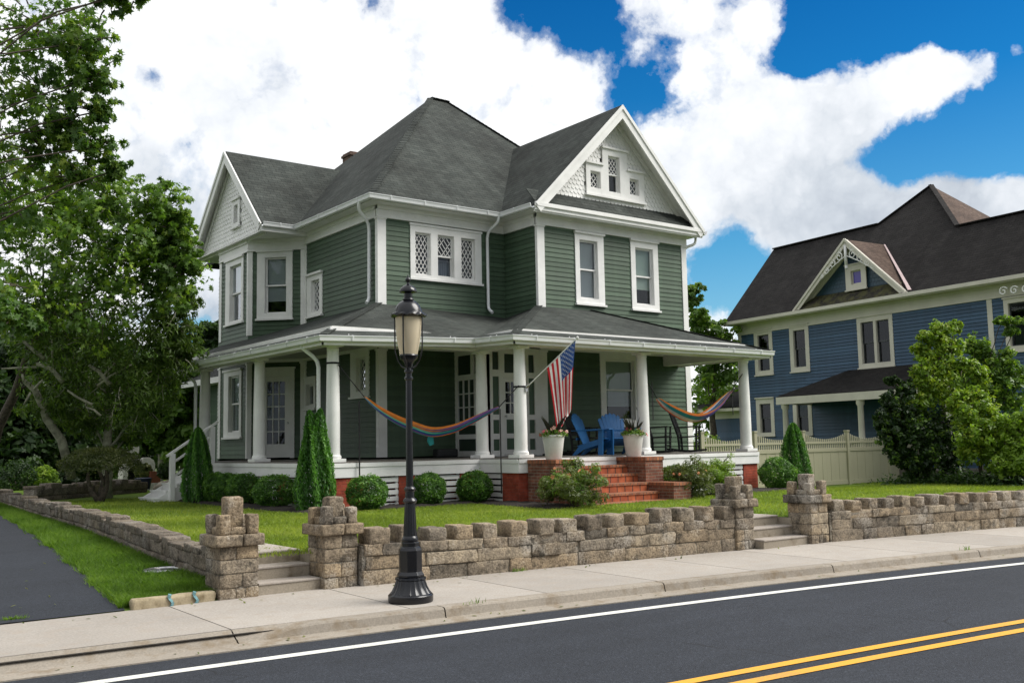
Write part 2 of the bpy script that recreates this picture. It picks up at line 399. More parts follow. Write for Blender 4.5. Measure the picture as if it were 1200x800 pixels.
class MB:
    """collects shapes; build() links them as ONE mesh object"""

    def __init__(s): s.v = []; s.f = []; s.m = []; s.r = []; s.k = []; s.cr = 0.5; s.cm = 0; s.ck = 0

    def mark(s): s.ck += 1

    def add(s, vs, fs, r=None):
        n = len(s.v); s.v += [tuple(p) for p in vs]
        for f in fs: s.f.append(tuple(i + n for i in f)); s.m.append(s.cm); s.k.append(s.ck); s.r.append(s.cr if r is None else r)

    def poly(s, pts): s.add(pts, [tuple(range(len(pts)))])

    def box(s, a, b):
        x0, y0, z0 = a; x1, y1, z1 = b
        s.add([(x0, y0, z0), (x1, y0, z0), (x1, y1, z0), (x0, y1, z0), (x0, y0, z1), (x1, y0, z1), (x1, y1, z1), (x0, y1, z1)],
              [(0, 3, 2, 1), (4, 5, 6, 7), (0, 1, 5, 4), (1, 2, 6, 5), (2, 3, 7, 6), (3, 0, 4, 7)])

    def hexa(s, p): s.add(p, [(0, 3, 2, 1), (4, 5, 6, 7), (0, 1, 5, 4), (1, 2, 6, 5), (2, 3, 7, 6), (3, 0, 4, 7)])

    def bar(s, a, b, w, h, upv=(0, 0, 1)):
        """rectangular bar from a to b, w across, h along upv"""
        a, b = V(a), V(b); d = (b - a).normalized(); u = V(upv); sd = d.cross(u)
        if sd.length < 1e-4: sd = d.cross(V((1, 0, 0)))
        sd.normalize(); u = sd.cross(d).normalized()
        p = [q + sd * (i * w / 2) + u * (j * h / 2) for q in (a, b) for i, j in ((-1, -1), (1, -1), (1, 1), (-1, 1))]
        s.hexa(p)

    def prism(s, pts, off):
        """polygon pts extruded by vector off"""
        off = V(off); n = len(pts); a = [V(p) for p in pts]
        s.add(a + [p + off for p in a], [tuple(range(n))[::-1], tuple(range(n, 2 * n))] + [(i, (i + 1) % n, n + (i + 1) % n, n + i) for i in range(n)])

    def tube(s, path, rad, n=8, cap=True):
        path = [V(p) for p in path]
        if not hasattr(rad, '__len__'): rad = [rad] * len(path)
        vs = []; pu = None
        for i, p in enumerate(path):
            d = (path[min(i + 1, len(path) - 1)] - path[max(i - 1, 0)])
            d = d.normalized() if d.length > 1e-7 else V((0, 0, 1))
            if pu is None: pu = d.orthogonal().normalized()
            u = (pu - d * pu.dot(d)); u = u.normalized() if u.length > 1e-6 else d.orthogonal().normalized()
            pu = u; w = d.cross(u)
            vs += [p + (u * math.cos(k * 2 * math.pi / n) + w * math.sin(k * 2 * math.pi / n)) * rad[i] for k in range(n)]
        fs = [(i * n + k, i * n + (k + 1) % n, (i + 1) * n + (k + 1) % n, (i + 1) * n + k) for i in range(len(path) - 1) for k in range(n)]
        if cap: fs += [tuple(range(n))[::-1], tuple(range((len(path) - 1) * n, len(path) * n))]
        s.add(vs, fs)

    def lathe(s, c, prof, n=24, flute=0.0):
        """prof: list of (radius, z) from bottom up round the vertical axis at c"""
        c = V(c); vs = []
        for r, z in prof:
            for k in range(n):
                rr = r * (1 + (flute if k % 2 else -flute))
                vs.append(c + V((rr * math.cos(k * 2 * math.pi / n), rr * math.sin(k * 2 * math.pi / n), z)))
        fs = [(i * n + k, i * n + (k + 1) % n, (i + 1) * n + (k + 1) % n, (i + 1) * n + k) for i in range(len(prof) - 1) for k in range(n)]
        fs += [tuple(range(n))[::-1], tuple(range((len(prof) - 1) * n, len(prof) * n))]
        s.add(vs, fs)

    def build_each(s, name, mats, parent=None, **kw):
        """one object per marked piece"""
        out = []
        for k in sorted(set(s.k)):
            q = MB(); mp = {}
            for f, kk, m, r in zip(s.f, s.k, s.m, s.r):
                if kk != k: continue
                for i in f:
                    if i not in mp: mp[i] = len(q.v); q.v.append(s.v[i])
                q.f.append(tuple(mp[i] for i in f)); q.m.append(m); q.r.append(r)
            out.append(q.build(name, mats, parent, **kw))
        return out

    def build(s, name, mats, parent=None, smooth=False, uv=False, bevel=0.0, attr=False, fixn=True, loc=None, local=False):
        me = bpy.data.meshes.new(name)
        o0 = V((0, 0, 0)) if local else (ORI[parent] if parent is not None else (V(loc) if loc is not None else V((0, 0, 0))))
        me.from_pydata([(p[0] - o0.x, p[1] - o0.y, p[2] - o0.z) for p in s.v], [], s.f)
        for mm in (mats if isinstance(mats, (list, tuple)) else [mats]): me.materials.append(MATS[mm])
        me.polygons.foreach_set('material_index', s.m)
        if attr:
            a = me.attributes.new('rnd', 'FLOAT', 'FACE'); a.data.foreach_set('value', s.r)
        if fixn or bevel:
            bm = bmesh.new(); bm.from_mesh(me)
            if bevel:
                bm.edges.ensure_lookup_table()
                bmesh.ops.remove_doubles(bm, verts=bm.verts, dist=1e-6)
                es = [e for e in bm.edges if len(e.link_faces) == 2 and e.calc_face_angle(0) > .6]
                bmesh.ops.bevel(bm, geom=es, offset=bevel, segments=2, affect='EDGES', clamp_overlap=True, profile=.6)
            bmesh.ops.recalc_face_normals(bm, faces=bm.faces)
            bm.to_mesh(me); bm.free()
        if uv:
            ul = me.uv_layers.new(name='UVMap').data
            for p in me.polygons:
                n = p.normal
                if abs(n.z) > .995: U = V((1, 0, 0)); W = V((0, 1, 0))
                else: U = V((0, 0, 1)).cross(n).normalized(); W = n.cross(U)
                for li in p.loop_indices:
                    q = me.vertices[me.loops[li].vertex_index].co + o0
                    ul[li].uv = (q.dot(U), q.dot(W))
        if smooth:
            me.polygons.foreach_set('use_smooth', [True] * len(me.polygons))
            if smooth != 'all':
                try: me.set_sharp_from_angle(angle=R(38))
                except Exception: pass
        me.update()
        return link(name, me, parent, loc)


class Fr:
    """a wall plane: u along, d outward, z up"""

    def __init__(s, o, U, N): s.o = V(o); s.U = V((*U, 0)).normalized(); s.N = V((*N, 0)).normalized()

    def p(s, u, d, z): return s.o + s.U * u + s.N * d + V((0, 0, z))

    def box(s, mb, u0, u1, d0, d1, z0, z1):
        mb.hexa([s.p(u0, d0, z0), s.p(u1, d0, z0), s.p(u1, d1, z0), s.p(u0, d1, z0), s.p(u0, d0, z1), s.p(u1, d0, z1), s.p(u1, d1, z1), s.p(u0, d1, z1)])

    def bar(s, mb, a, b, w, d0, d1):
        (ua, za), (ub, zb) = a, b
        L = math.hypot(ub - ua, zb - za)
        if L < 1e-4: return
        nu, nz = -(zb - za) / L * w / 2, (ub - ua) / L * w / 2
        mb.hexa([s.p(ua - nu, d0, za - nz), s.p(ub - nu, d0, zb - nz), s.p(ub - nu, d1, zb - nz), s.p(ua - nu, d1, za - nz),
                 s.p(ua + nu, d0, za + nz), s.p(ub + nu, d0, zb + nz), s.p(ub + nu, d1, zb + nz), s.p(ua + nu, d1, za + nz)])


def clap(mb, fr, z0, z1, lim, holes=(), ex=.125, thick=.02):
    """lapped boards; lim(z)->(u0,u1); holes (u0,u1,z0,z1) left open behind the casings"""
    n = max(1, round((z1 - z0) / ex)); h = (z1 - z0) / n
    for i in range(n):
        a, b = z0 + i * h, z0 + (i + 1) * h; mz = (a + b) / 2
        l, r = lim(mz)
        iv = [(l, r)]
        for (u0, u1, w0, w1) in holes:
            if w0 < mz < w1:
                nv = []
                for (p, q) in iv:
                    if u1 <= p or u0 >= q: nv.append((p, q)); continue
                    if u0 > p: nv.append((p, u0))
                    if u1 < q: nv.append((u1, q))
                iv = nv
        for (p, q) in iv:
            if q - p < .01: continue
            # boards butt at random joints
            cuts = [p]
            while q - cuts[-1] > 4.6: cuts.append(cuts[-1] + rnd.uniform(2.0, 4.2))
            cuts.append(q)
            for c0, c1 in zip(cuts, cuts[1:]):
                mb.cr = rnd.random(); t = thick + rnd.uniform(-.002, .003)
                mb.hexa([fr.p(c0, -.01, a), fr.p(c1, -.01, a), fr.p(c1, t, a), fr.p(c0, t, a), fr.p(c0, -.01, b - .0005), fr.p(c1, -.01, b - .0005), fr.p(c1, .004, b - .0005), fr.p(c0, .004, b - .0005)])


def lattice(mb, fr, u0, u1, z0, z1, du, dz, w, d0, d1):
    """diamond leading clipped to the pane"""
    k = dz / du
    for sg in (1, -1):
        N_ = int(((z1 - z0) + k * (u1 - u0)) / (2 * dz)) + 2
        for i in range(-N_, N_ + 1):
            c = z0 - sg * k * u0 + i * 2 * dz
            # z = sg*k*u + c
            pts = []
            for u in (u0, u1):
                z = sg * k * u + c
                if z0 - 1e-6 <= z <= z1 + 1e-6: pts.append((u, z))
            for z in (z0, z1):
                u = (z - c) / (sg * k)
                if u0 < u < u1: pts.append((u, z))
            if len(pts) >= 2: fr.bar(mb, pts[0], pts[1], w, d0, d1)


def window(parent, fr, outer, opens, trim='white_paint', hood=.05, sill=True, name='window', cas=.04, label=None, upper_frac=.5):
    """casing (the part) with sash, glass, leading, blind and recess as sub-parts.  opens: (u0,u1,z0,z1,style[,opts])"""
    u0, u1, z0, z1 = outer
    mb = MB()
    os_ = sorted(opens, key=lambda o: o[0])
    lo = min(o[2] for o in os_); hi = max(o[3] for o in os_)
    edges = [u0] + [x for o in os_ for x in (o[0], o[1])] + [u1]
    for i in range(0, len(edges), 2): fr.box(mb, edges[i], edges[i + 1], .0, cas, z0, z1)
    for o in os_:
        fr.box(mb, o[0], o[1], .0, cas - .002, o[3], z1); fr.box(mb, o[0], o[1], .0, cas - .002, z0, o[2])
        for (a, b_) in ((o[0] - .006, o[0] + .012), (o[1] - .012, o[1] + .006)): fr.box(mb, a, b_, -.14, cas - .006, o[2], o[3])
        fr.box(mb, o[0] + .012, o[1] - .012, -.14, cas - .006, o[3] - .012, o[3] + .006); fr.box(mb, o[0] + .012, o[1] - .012, -.14, cas - .006, o[2] - .006, o[2] + .012)
    if hood: fr.box(mb, u0 - .025, u1 + .025, .003, cas + hood, z1 - .002, z1 + .055)
    if sill: fr.box(mb, u0 - .03, u1 + .03, .003, cas + .05, z0 - .05, z0 + .003)
    w = mb.build(name, trim, parent)
    if label: w['label'] = label
    sash, glass, lead, blind, shade, rec, cur = MB(), MB(), MB(), MB(), MB(), MB(), MB()
    scr = MB()
    for o in os_:
        a, b_, c, d = o[0] + .014, o[1] - .014, o[2] + .014, o[3] - .014
        st = o[4]
        s = .042
        # recess box of the dark room behind
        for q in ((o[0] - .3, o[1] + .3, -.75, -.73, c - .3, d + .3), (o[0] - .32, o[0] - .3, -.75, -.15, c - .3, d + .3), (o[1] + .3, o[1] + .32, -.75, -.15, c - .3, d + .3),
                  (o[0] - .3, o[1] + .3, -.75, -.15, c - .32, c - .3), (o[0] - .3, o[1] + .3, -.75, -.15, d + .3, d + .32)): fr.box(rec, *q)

        def rect(l, r, bt, tp, dd):
            fr.box(sash, l, l + s, dd - .035, dd, bt, tp); fr.box(sash, r - s, r, dd - .035, dd, bt, tp)
            fr.box(sash, l + s, r - s, dd - .035, dd - .001, tp - s, tp); fr.box(sash, l + s, r - s, dd - .035, dd - .001, bt, bt + s)

        def pane(l, r, bt, tp, dd, g=None):
            (g or glass).poly([fr.p(l, dd, bt), fr.p(r, dd, bt), fr.p(r, dd, tp), fr.p(l, dd, tp)])

        mid = c + (d - c) * upper_frac
        if st.startswith('double'):
            rect(a, b_, mid - .02, d, -.045); rect(a, b_, c, mid + .02, -.082)
            pane(a + s, b_ - s, mid + .02, d - s, -.06); pane(a + s, b_ - s, c + s, mid - .02, -.1)
            if 'latt' in st: lattice(lead, fr, a + s, b_ - s, mid + .022, d - s, .062, .085 if 'gable' not in st else .078, .016, -.058, -.046)
        elif st == 'lattice':
            rect(a, b_, c, d, -.05); pane(a + s, b_ - s, c + s, d - s, -.07)
            lattice(lead, fr, a + s, b_ - s, c + s, d - s, o[5] if len(o) > 5 else .066, o[6] if len(o) > 6 else .11, .016, -.067, -.054)
        elif st == 'plain':
            rect(a, b_, c, d, -.05); pane(a + s, b_ - s, c + s, d - s, -.07)
        elif st == 'stained':
            rect(a, b_, c, d, -.05); pane(a + s, b_ - s, c + s, d - s, -.07, scr)
        elif st == 'screen':
            for (bt, tp, dd) in ((mid - .02, d, -.05), (c, mid + .02, -.085)):
                rect(a, b_, bt, tp, dd)
            pane(a + s, b_ - s, mid, d - s, -.065, scr); pane(a + s, b_ - s, c + s, mid, -.1, scr)
        if 'blind' in st:
            zb = c + .06 if 'full' in st else mid - (.02 if 'half' in st else -.02)
            if 'low' in st: zb = c + (mid - c) * .45
            z = d - .05
            while z > zb:
                blind.add([fr.p(a + .02, -.145, z), fr.p(b_ - .02, -.145, z), fr.p(b_ - .02, -.165, z - .028), fr.p(a + .02, -.165, z - .028)], [(0, 1, 2, 3)]); z -= .034
        if 'shade' in st:
            fr.box(shade, a + .01, b_ - .01, -.14, -.135, mid - .05 if 'long' not in st else c + (mid - c) * .55, d)
        if 'cur' in st:
            n = 14
            ct = mid - .12
            pts = [(a + .02 + (b_ - a - .04) * i / n, -.17 + .018 * (-1) ** i) for i in range(n + 1)]
            for (p, q) in zip(pts, pts[1:]):
                cur.add([fr.p(p[0], p[1], c), fr.p(q[0], q[1], c), fr.p(q[0], q[1], ct), fr.p(p[0], p[1], ct)], [(0, 1, 2, 3)])
            fr.box(cur, a + .02, b_ - .02, -.19, -.13, ct, ct + .03)
    sash.build('sash', 'white_paint' if trim == 'white_paint' else ('cream_paint' if any(o[4] in ('stained',) for o in os_) else 'grey_metal'), w)
    if glass.v: glass.build('pane', 'window_glass', w, fixn=False)
    if scr.v: scr.build('pane', 'stained_glass' if any(o[4] == 'stained' for o in os_) else 'screen_glass', w, fixn=False)
    if lead.v: lead.build('lattice', 'white_paint', w)
    if blind.v: blind.build('blind', 'blind_slat', w, fixn=False)
    if shade.v: shade.build('roller_shade', 'shade_cloth', w)
    if cur.v: cur.build('curtain', 'curtain', w, fixn=False)
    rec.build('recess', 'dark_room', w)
    return w


def rough_block(mb, p, amp=.012, rough=.02, cuts=2, seed=0):
    """a dressed stone: hexahedron p (8 points, bottom ring then top ring) subdivided, rounded and roughened"""
    P8 = [V(q) for q in p]
    L_ = ((P8[1] - P8[0]).length, (P8[3] - P8[0]).length, (P8[4] - P8[0]).length)
    n = cuts + 4
    def prm(L):
        e = min(.22, rough * 1.1 / L); return [0, e] + [e + (1 - 2 * e) * k / (cuts + 1) for k in range(1, cuts + 1)] + [1 - e, 1]
    TU, TV, TW_ = prm(L_[0]), prm(L_[1]), prm(L_[2])

    def tri(u, v, w):
        b0 = P8[0].lerp(P8[1], u).lerp(P8[3].lerp(P8[2], u), v); b1 = P8[4].lerp(P8[5], u).lerp(P8[7].lerp(P8[6], u), v)
        return b0.lerp(b1, w)
    cen = sum(P8, V((0, 0, 0))) / 8
    vs = []; idx = {}
    size = min((P8[1] - P8[0]).length, (P8[3] - P8[0]).length, (P8[4] - P8[0]).length)

    def vert(i, j, k):
        key = (i, j, k)
        if key not in idx:
            q = tri(TU[i], TV[j], TW_[k])
            nb = sum(1 for t in key if t in (0, n - 1))
            d = (cen - q)
            if nb == 2: q = q + d.normalized() * rough * .45
            if nb == 3: q = q + d.normalized() * rough * .9
            h = mn.noise(q * 6.5 + V((seed, 0, 0))) + .8 * mn.noise(q * 17 + V((0, seed, 0)))
            q = q - d.normalized() * (h * amp)
            idx[key] = len(vs); vs.append(q)
        return idx[key]
    fs = []
    for a in range(n - 1):
        for b in range(n - 1):
            for side in (0, n - 1):
                fs.append((vert(a, b, side), vert(a + 1, b, side), vert(a + 1, b + 1, side), vert(a, b + 1, side)))
                fs.append((vert(a, side, b), vert(a + 1, side, b), vert(a + 1, side, b + 1), vert(a, side, b + 1)))
                fs.append((vert(side, a, b), vert(side, a + 1, b), vert(side, a + 1, b + 1), vert(side, a, b + 1)))
    mb.add(vs, fs, rnd.random())


# ------------------------------------------------------------------ leaves, trees, grass
SHAPES = {
    'oval': [(0, -.5, 0), (.2, -.12, .03), (.17, .2, .02), (0, .5, -.05), (-.17, .2, .02), (-.2, -.12, .03)],
    'slim': [(0, -.5, 0), (.11, -.1, .02), (.09, .2, 0), (0, .5, -.08), (-.09, .2, 0), (-.11, -.1, .02)],
    'maple': [(0, -.5, 0), (.1, -.2, .02), (.42, -.22, -.04), (.2, .02, .02), (.45, .28, -.05), (.14, .2, .03), (0, .55, -.06), (-.14, .2, .03), (-.45, .28, -.05), (-.2, .02, .02), (-.42, -.22, -.04), (-.1, -.2, .02)],
    'quad': [(0, -.5, 0), (.28, 0, .04), (0, .5, -.03), (-.28, 0, .04)],
}


def leaves(name, mats, parent, pts, nrm, size, shape, seed=0, shade=None, mat_idx=None, droop=0.0, along=None, sizevar=.35):
    """one mesh of many small leaf faces: pts (N,3), preferred normals (N,3)"""
    rg = np.random.default_rng(seed)
    N = len(pts); sh = np.array(SHAPES[shape], float); K = len(sh)
    n = nrm + rg.normal(0, .7, (N, 3)); n /= np.linalg.norm(n, axis=1)[:, None] + 1e-9
    a = rg.normal(0, 1, (N, 3)) if along is None else along + rg.normal(0, .35, (N, 3))
    a[:, 2] -= droop
    y = a - n * np.sum(a * n, 1)[:, None]; y /= np.linalg.norm(y, axis=1)[:, None] + 1e-9
    x = np.cross(y, n)
    s = size * (1 + rg.uniform(-sizevar, sizevar, N))[:, None, None]
    o = np.array(ORI[parent]) if parent is not None else np.zeros(3)
    vs = (pts - o)[:, None, :] + s * (sh[None, :, 0, None] * x[:, None, :] + sh[None, :, 1, None] * y[:, None, :] + sh[None, :, 2, None] * n[:, None, :])
    vs = vs.reshape(-1, 3)
    me = bpy.data.meshes.new(name)
    me.vertices.add(N * K); me.vertices.foreach_set('co', vs.ravel().astype(np.float32))
    me.loops.add(N * K); me.loops.foreach_set('vertex_index', np.arange(N * K, dtype=np.int32))
    me.polygons.add(N); me.polygons.foreach_set('loop_start', np.arange(0, N * K, K, dtype=np.int32)); me.polygons.foreach_set('loop_total', np.full(N, K, dtype=np.int32))
    for mm in (mats if isinstance(mats, (list, tuple)) else [mats]): me.materials.append(MATS[mm])
    if mat_idx is not None: me.polygons.foreach_set('material_index', mat_idx.astype(np.int32))
    r = rg.uniform(0, 1, N) if shade is None else np.clip(shade + rg.normal(0, .14, N), 0, 1)
    at_ = me.attributes.new('rnd', 'FLOAT', 'FACE'); at_.data.foreach_set('value', r.astype(np.float32))
    me.update(calc_edges=True)
    return link(name, me, parent)


def clumps(rg, clusters, nsub, nleaf, sub=.3, flat=.55):
    """clusters: (centre, (rx,ry,rz)[,weight]); leaves gather in sub-clumps near each cluster's shell"""
    P, Nn, S, C = [], [], [], []
    for cl in clusters:
        c = np.array(cl[0], float); r = np.array(cl[1], float); w = cl[2] if len(cl) > 2 else 1.0
        k = max(3, int(nsub * w))
        d = rg.normal(0, 1, (k, 3)); d /= np.linalg.norm(d, axis=1)[:, None]
        rad = rg.uniform(.1, 1.45, k) ** .6; d = d + rg.normal(0, .22, (k, 3))
        sc = c + d * r * rad[:, None]
        tone = np.clip(rg.normal(.42, .17, k), .05, .95)
        sz = sub * (r.mean()) * rg.uniform(.6, 1.4, k)
        for i in range(k):
            m = max(4, int(nleaf * (sz[i] / (sub * r.mean())) ** 1.5))
            q = rg.normal(0, 1, (m, 3)); q *= (rg.uniform(.3, 1, m) ** .5 / (np.linalg.norm(q, axis=1) + 1e-9))[:, None]
            q[:, 2] *= flat
            P.append(sc[i] + q * sz[i]); out = d[i] * .5 + np.array([0, 0, .8])
            Nn.append(q * 1.1 + out * .7); S.append(np.full(m, tone[i])); C.append(sc[i])
    return np.vstack(P), np.vstack(Nn), np.concatenate(S), np.array(C)


def limb_path(a, b, n=6, bend=.15, rg=None):
    a, b = V(a), V(b); L = (b - a).length
    off = V(rg.normal(0, bend * L, 3)); off.z = abs(off.z) * .5
    return [a.lerp(b, i / n) + off * math.sin(math.pi * i / n) * .6 + V(rg.normal(0, .012 * L, 3)) * (0 < i < n) for i in range(n + 1)]


def tree(name, label, cat, base, top, tr, clusters, nsub, nleaf, size, leafm, shape='oval', seed=1, group=None, bark='trunk_bark', sub=.3, flat=.55, droop=.2, twigs=True, mat_mix=None, parts=('trunk', 'crown'), limbk=1.0):
    rg = np.random.default_rng(seed)
    base = V(base); top = V(top)
    t = empty(name, base, label, cat, group)
    tk = MB()
    main = limb_path(base - V((0, 0, .1)), top, 8, .04, rg)
    tk.tube(main, [tr * (1.25 if i == 0 else 1 - .8 * i / 8) for i in range(9)], 10)
    P, N, S, C = clumps(rg, clusters, nsub, nleaf, sub, flat)
    for cl in clusters:
        c = V(cl[0]); f = min(.98, max(.2, (c.z - base.z) / max(.1, top.z - base.z) * .7))
        st = main[min(8, max(1, int(f * 8)))]
        pth = limb_path(st, c, 6, .1, rg); r0 = tr * (.30 - .15 * f) * limbk
        tk.tube(pth, [max(.012, r0 * (1 - .8 * i / 6)) for i in range(7)], 6)
    if twigs:
        cc = [V(c[0]) for c in clusters]
        for q in C[::2]:
            q = V(q); c = min(cc, key=lambda z: (z - q).length)
            tk.tube(limb_path(c.lerp(q, .5), q, 3, .12, rg), [.014, .011, .008, .004], 4, cap=False)
    tk.build(parts[0], bark, t, smooth='all', fixn=False)
    mi = None; mats = leafm
    if mat_mix: mats = [leafm, mat_mix[0]]; mi = (rg.uniform(0, 1, len(P)) < mat_mix[1] * (S > .45))
    leaves(parts[1], mats, t, P, N, size, shape, seed, S, mi, droop)
    return t


def ball_bush(name, label, base, r, n, size, leafm='box_leaf', seed=1, group=None, cat='bush', shape='quad', lump=.12, flower=None):
    """clipped bush: dense leaf shell over a short stem"""
    rg = np.random.default_rng(seed)
    base = V(base); t = empty(name, base, label, cat, group)
    rx, ry, rz = r; c = base + V((0, 0, rz * .93))
    st = MB()
    for k in range(7):
        a = k * .9; e = c + V((math.cos(a) * rx * .6, math.sin(a) * ry * .6, rng_z(rg) * rz))
        st.tube(limb_path(base + V((math.cos(a) * .04, math.sin(a) * .04, -.04)), e, 4, .1, rg), [.016, .014, .011, .008, .005], 5)
    st.build('stem', 'trunk_bark', t, fixn=False)
    d = rg.normal(0, 1, (n, 3)); d /= np.linalg.norm(d, axis=1)[:, None]
    off = V((seed * 3.7, 1.3, 2.2))
    lum = np.array([mn.noise(V(q) * 2.2 + off) + .5 * mn.noise(V(q) * 5 + off) for q in d])
    rad = (1 + lump * lum) * (1 - np.abs(rg.normal(0, .09, n))) + (rg.uniform(0, 1, n) > .93) * rg.uniform(0, .13, n)
    P = np.array(c) + d * np.array([rx, ry, rz]) * rad[:, None]
    P[:, 2] = np.maximum(P[:, 2], base.z + .02)
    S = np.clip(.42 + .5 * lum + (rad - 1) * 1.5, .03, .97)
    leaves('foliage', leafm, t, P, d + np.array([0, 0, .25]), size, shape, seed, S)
    if flower:
        fl = MB(); fm, fn = flower
        for k in range(fn):
            q = rg.normal(0, 1, 3); q[2] = abs(q[2]) * .7; q /= np.linalg.norm(q); p_ = c + V((q[0] * rx, q[1] * ry, q[2] * rz)) * 1.02
            blossom(fl, p_, rg.uniform(.035, .06), rg)
        fl.build('blossom', fm, t, fixn=False)
    return t


def rng_z(rg): return rg.uniform(-.2, .5)


def blossom(mb, p, r, rg):
    a = V(rg.normal(0, 1, 3)).normalized(); u = a.orthogonal().normalized(); w = a.cross(u)
    for k in range(5):
        t = k * 2 * math.pi / 5
        d = u * math.cos(t) + w * math.sin(t); e = u * math.cos(t + .5) + w * math.sin(t + .5); g = u * math.cos(t - .5) + w * math.sin(t - .5)
        mb.add([p, p + g * r * .7 + a * r * .25, p + d * r + a * r * .1, p + e * r * .7 + a * r * .25], [(0, 1, 2, 3)])


def spire(name, label, base, r, h, n, seed, group=None, fork=None):
    """arborvitae: a flame of upright sprays"""
    rg = np.random.default_rng(seed); base = V(base)
    t = empty(name, base, label, 'shrub', group)
    st = MB(); st.tube([base - V((0, 0, .05)), base + V((0, 0, h * .85))], [.05, .012], 8); st.build('stem', 'trunk_bark', t)
    z = rg.uniform(0, 1, n) ** .85; th = rg.uniform(0, 2 * math.pi, n)
    prof = np.where(z < .18, .78 + 1.2 * z, np.clip((1.0 - z) / .82, 0, 1) ** (.62 if fork or h > 1.75 and r < .41 else .5))
    if fork: prof = np.where(z < .18, .8 + 1.1 * z, np.clip((1.0 - z) / .82, 0, 1) ** .55)
    rib = 1 + .09 * np.sin(th * 7 + seed + z * 3) + .06 * np.sin(th * 13 + z * 9)
    rad = r * prof * rib * (1 - np.abs(rg.normal(0, .13, n)))
    cx = np.zeros(n)
    if fork:
        sgn = np.where(rg.uniform(0, 1, n) < .5, -1, 1); k = np.clip((z - .78) / .22, 0, 1)
        cx = sgn * fork * k ** .6; rad = rad * (1 - .25 * k); z = np.where(sgn < 0, z * .985, z)
    P = np.stack([base.x + cx * .8 + rad * np.cos(th), base.y - cx * .6 + rad * np.sin(th), base.z + .03 + z * h], 1)
    d = np.stack([np.cos(th), np.sin(th), np.full(n, .25)], 1)
    al = np.stack([np.cos(th) * .5, np.sin(th) * .5, np.full(n, 1.6)], 1)
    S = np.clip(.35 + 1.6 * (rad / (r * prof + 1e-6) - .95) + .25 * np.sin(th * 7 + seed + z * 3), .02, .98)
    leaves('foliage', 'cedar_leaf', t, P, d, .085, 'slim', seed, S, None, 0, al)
    return t


def grass(name, mat, pts, h, w, seed, label):
    rg = np.random.default_rng(seed); N = len(pts)
    a = rg.uniform(0, 2 * math.pi, N); hh = h * rg.uniform(.45, 1.25, N); ln = rg.normal(0, .45, (N, 2)) * hh[:, None]
    wv = np.stack([np.cos(a), np.sin(a), np.zeros(N)], 1) * (w * rg.uniform(.6, 1.3, N))[:, None]
    tip = pts + np.concatenate([ln, hh[:, None]], 1); mid = pts + np.concatenate([ln * .35, hh[:, None] * .6], 1)
    vs = np.stack([pts - wv, pts + wv, mid + wv * .7, tip, mid - wv * .7], 1).reshape(-1, 3); K = 5
    me = bpy.data.meshes.new(name)
    me.vertices.add(N * K); me.vertices.foreach_set('co', vs.ravel().astype(np.float32))
    me.loops.add(N * K); me.loops.foreach_set('vertex_index', np.arange(N * K, dtype=np.int32))
    me.polygons.add(N); me.polygons.foreach_set('loop_start', np.arange(0, N * K, K, dtype=np.int32)); me.polygons.foreach_set('loop_total', np.full(N, K, dtype=np.int32))
    me.materials.append(MATS[mat])
    f = np.array([mn.noise(V((p[0] * .55, p[1] * .55, 3.1))) + .5 * mn.noise(V((p[0] * 2.1, p[1] * 2.1, 9.))) for p in pts[:, :2]])
    r = np.clip(.45 + .62 * f + rg.normal(0, .2, N), 0, 1)
    at_ = me.attributes.new('rnd', 'FLOAT', 'FACE'); at_.data.foreach_set('value', r.astype(np.float32))
    me.update(calc_edges=True)
    return tag(link(name, me), label, 'grass', kind='stuff')

# ================================================================== SETTING
def asph(x):
    if x < 0: return 9.2 - .035 * x
    if x > 24: return 9.2 - .035 * 24 - .0048 * 576 - (.035 + .0096 * 24) * (x - 24)
    return 9.2 - .035 * x - .0048 * x * x


def wallY(x):
    x = max(x, 3.0)
    if x > 26: return 11.35 - .02 * 26 - .0048 * 676 - (.02 + .0096 * 26) * (x - 26)
    return 11.35 - .02 * x - .0048 * x * x


def sm(a, b, x):
    t = min(1, max(0, (x - a) / (b - a))); return t * t * (3 - 2 * t)


def yardz(x, y): return .42 + .04 * sm(12, 18, y) - .33 * sm(19, 25, x) * sm(14, 20, y) + .06 * sm(22, 32, y) * (1 - sm(9, 14, x))


def wallX(y): return 4.5 + .6 * sm(11, 22, y) + .25 * sm(22, 32, y)   # left stone wall, outer face


def vergez(x, y): return .01 + .016 * max(0, y - 11.3) + .05 * sm(3.2, 4.7, x) * sm(11.2, 12, y)


def driveX(y): return 3.24 + .125 * (y - 11.3) - .002 * (y - 11.3) ** 2 + .03 * math.sin(y * 2.3) + .02 * math.sin(y * 5.1)


def sheet(name, mat, fn, us, vs_, kind='structure', attr=False):
    mb = MB(); n = len(vs_)
    mb.add([fn(u, v) for u in us for v in vs_], [(i * n + j, (i + 1) * n + j, (i + 1) * n + j + 1, i * n + j + 1) for i in range(len(us) - 1) for j in range(n - 1)])
    return tag(mb.build(name, mat, smooth='all', attr=attr), kind=kind)


def lin(a, b, n): return [a + (b - a) * i / (n - 1) for i in range(n)]


XS = lin(-60, -2, 20) + lin(-1.5, 34, 143) + lin(35, 110, 30)
sheet('ground', 'far_ground', lambda x, y: (x, y, -.3), lin(-900, 1100, 12), lin(-900, 1400, 12))
sheet('road', 'road_asphalt', lambda x, k: (x, asph(x) - 8.6 * (1 - k) + .015 * k, -.13 + .07 * math.sin(math.pi * min(1, k))), XS, lin(0, 1, 9))


def ktop(x): return -.075 + .075 * sm(3.7, 4.5, x)


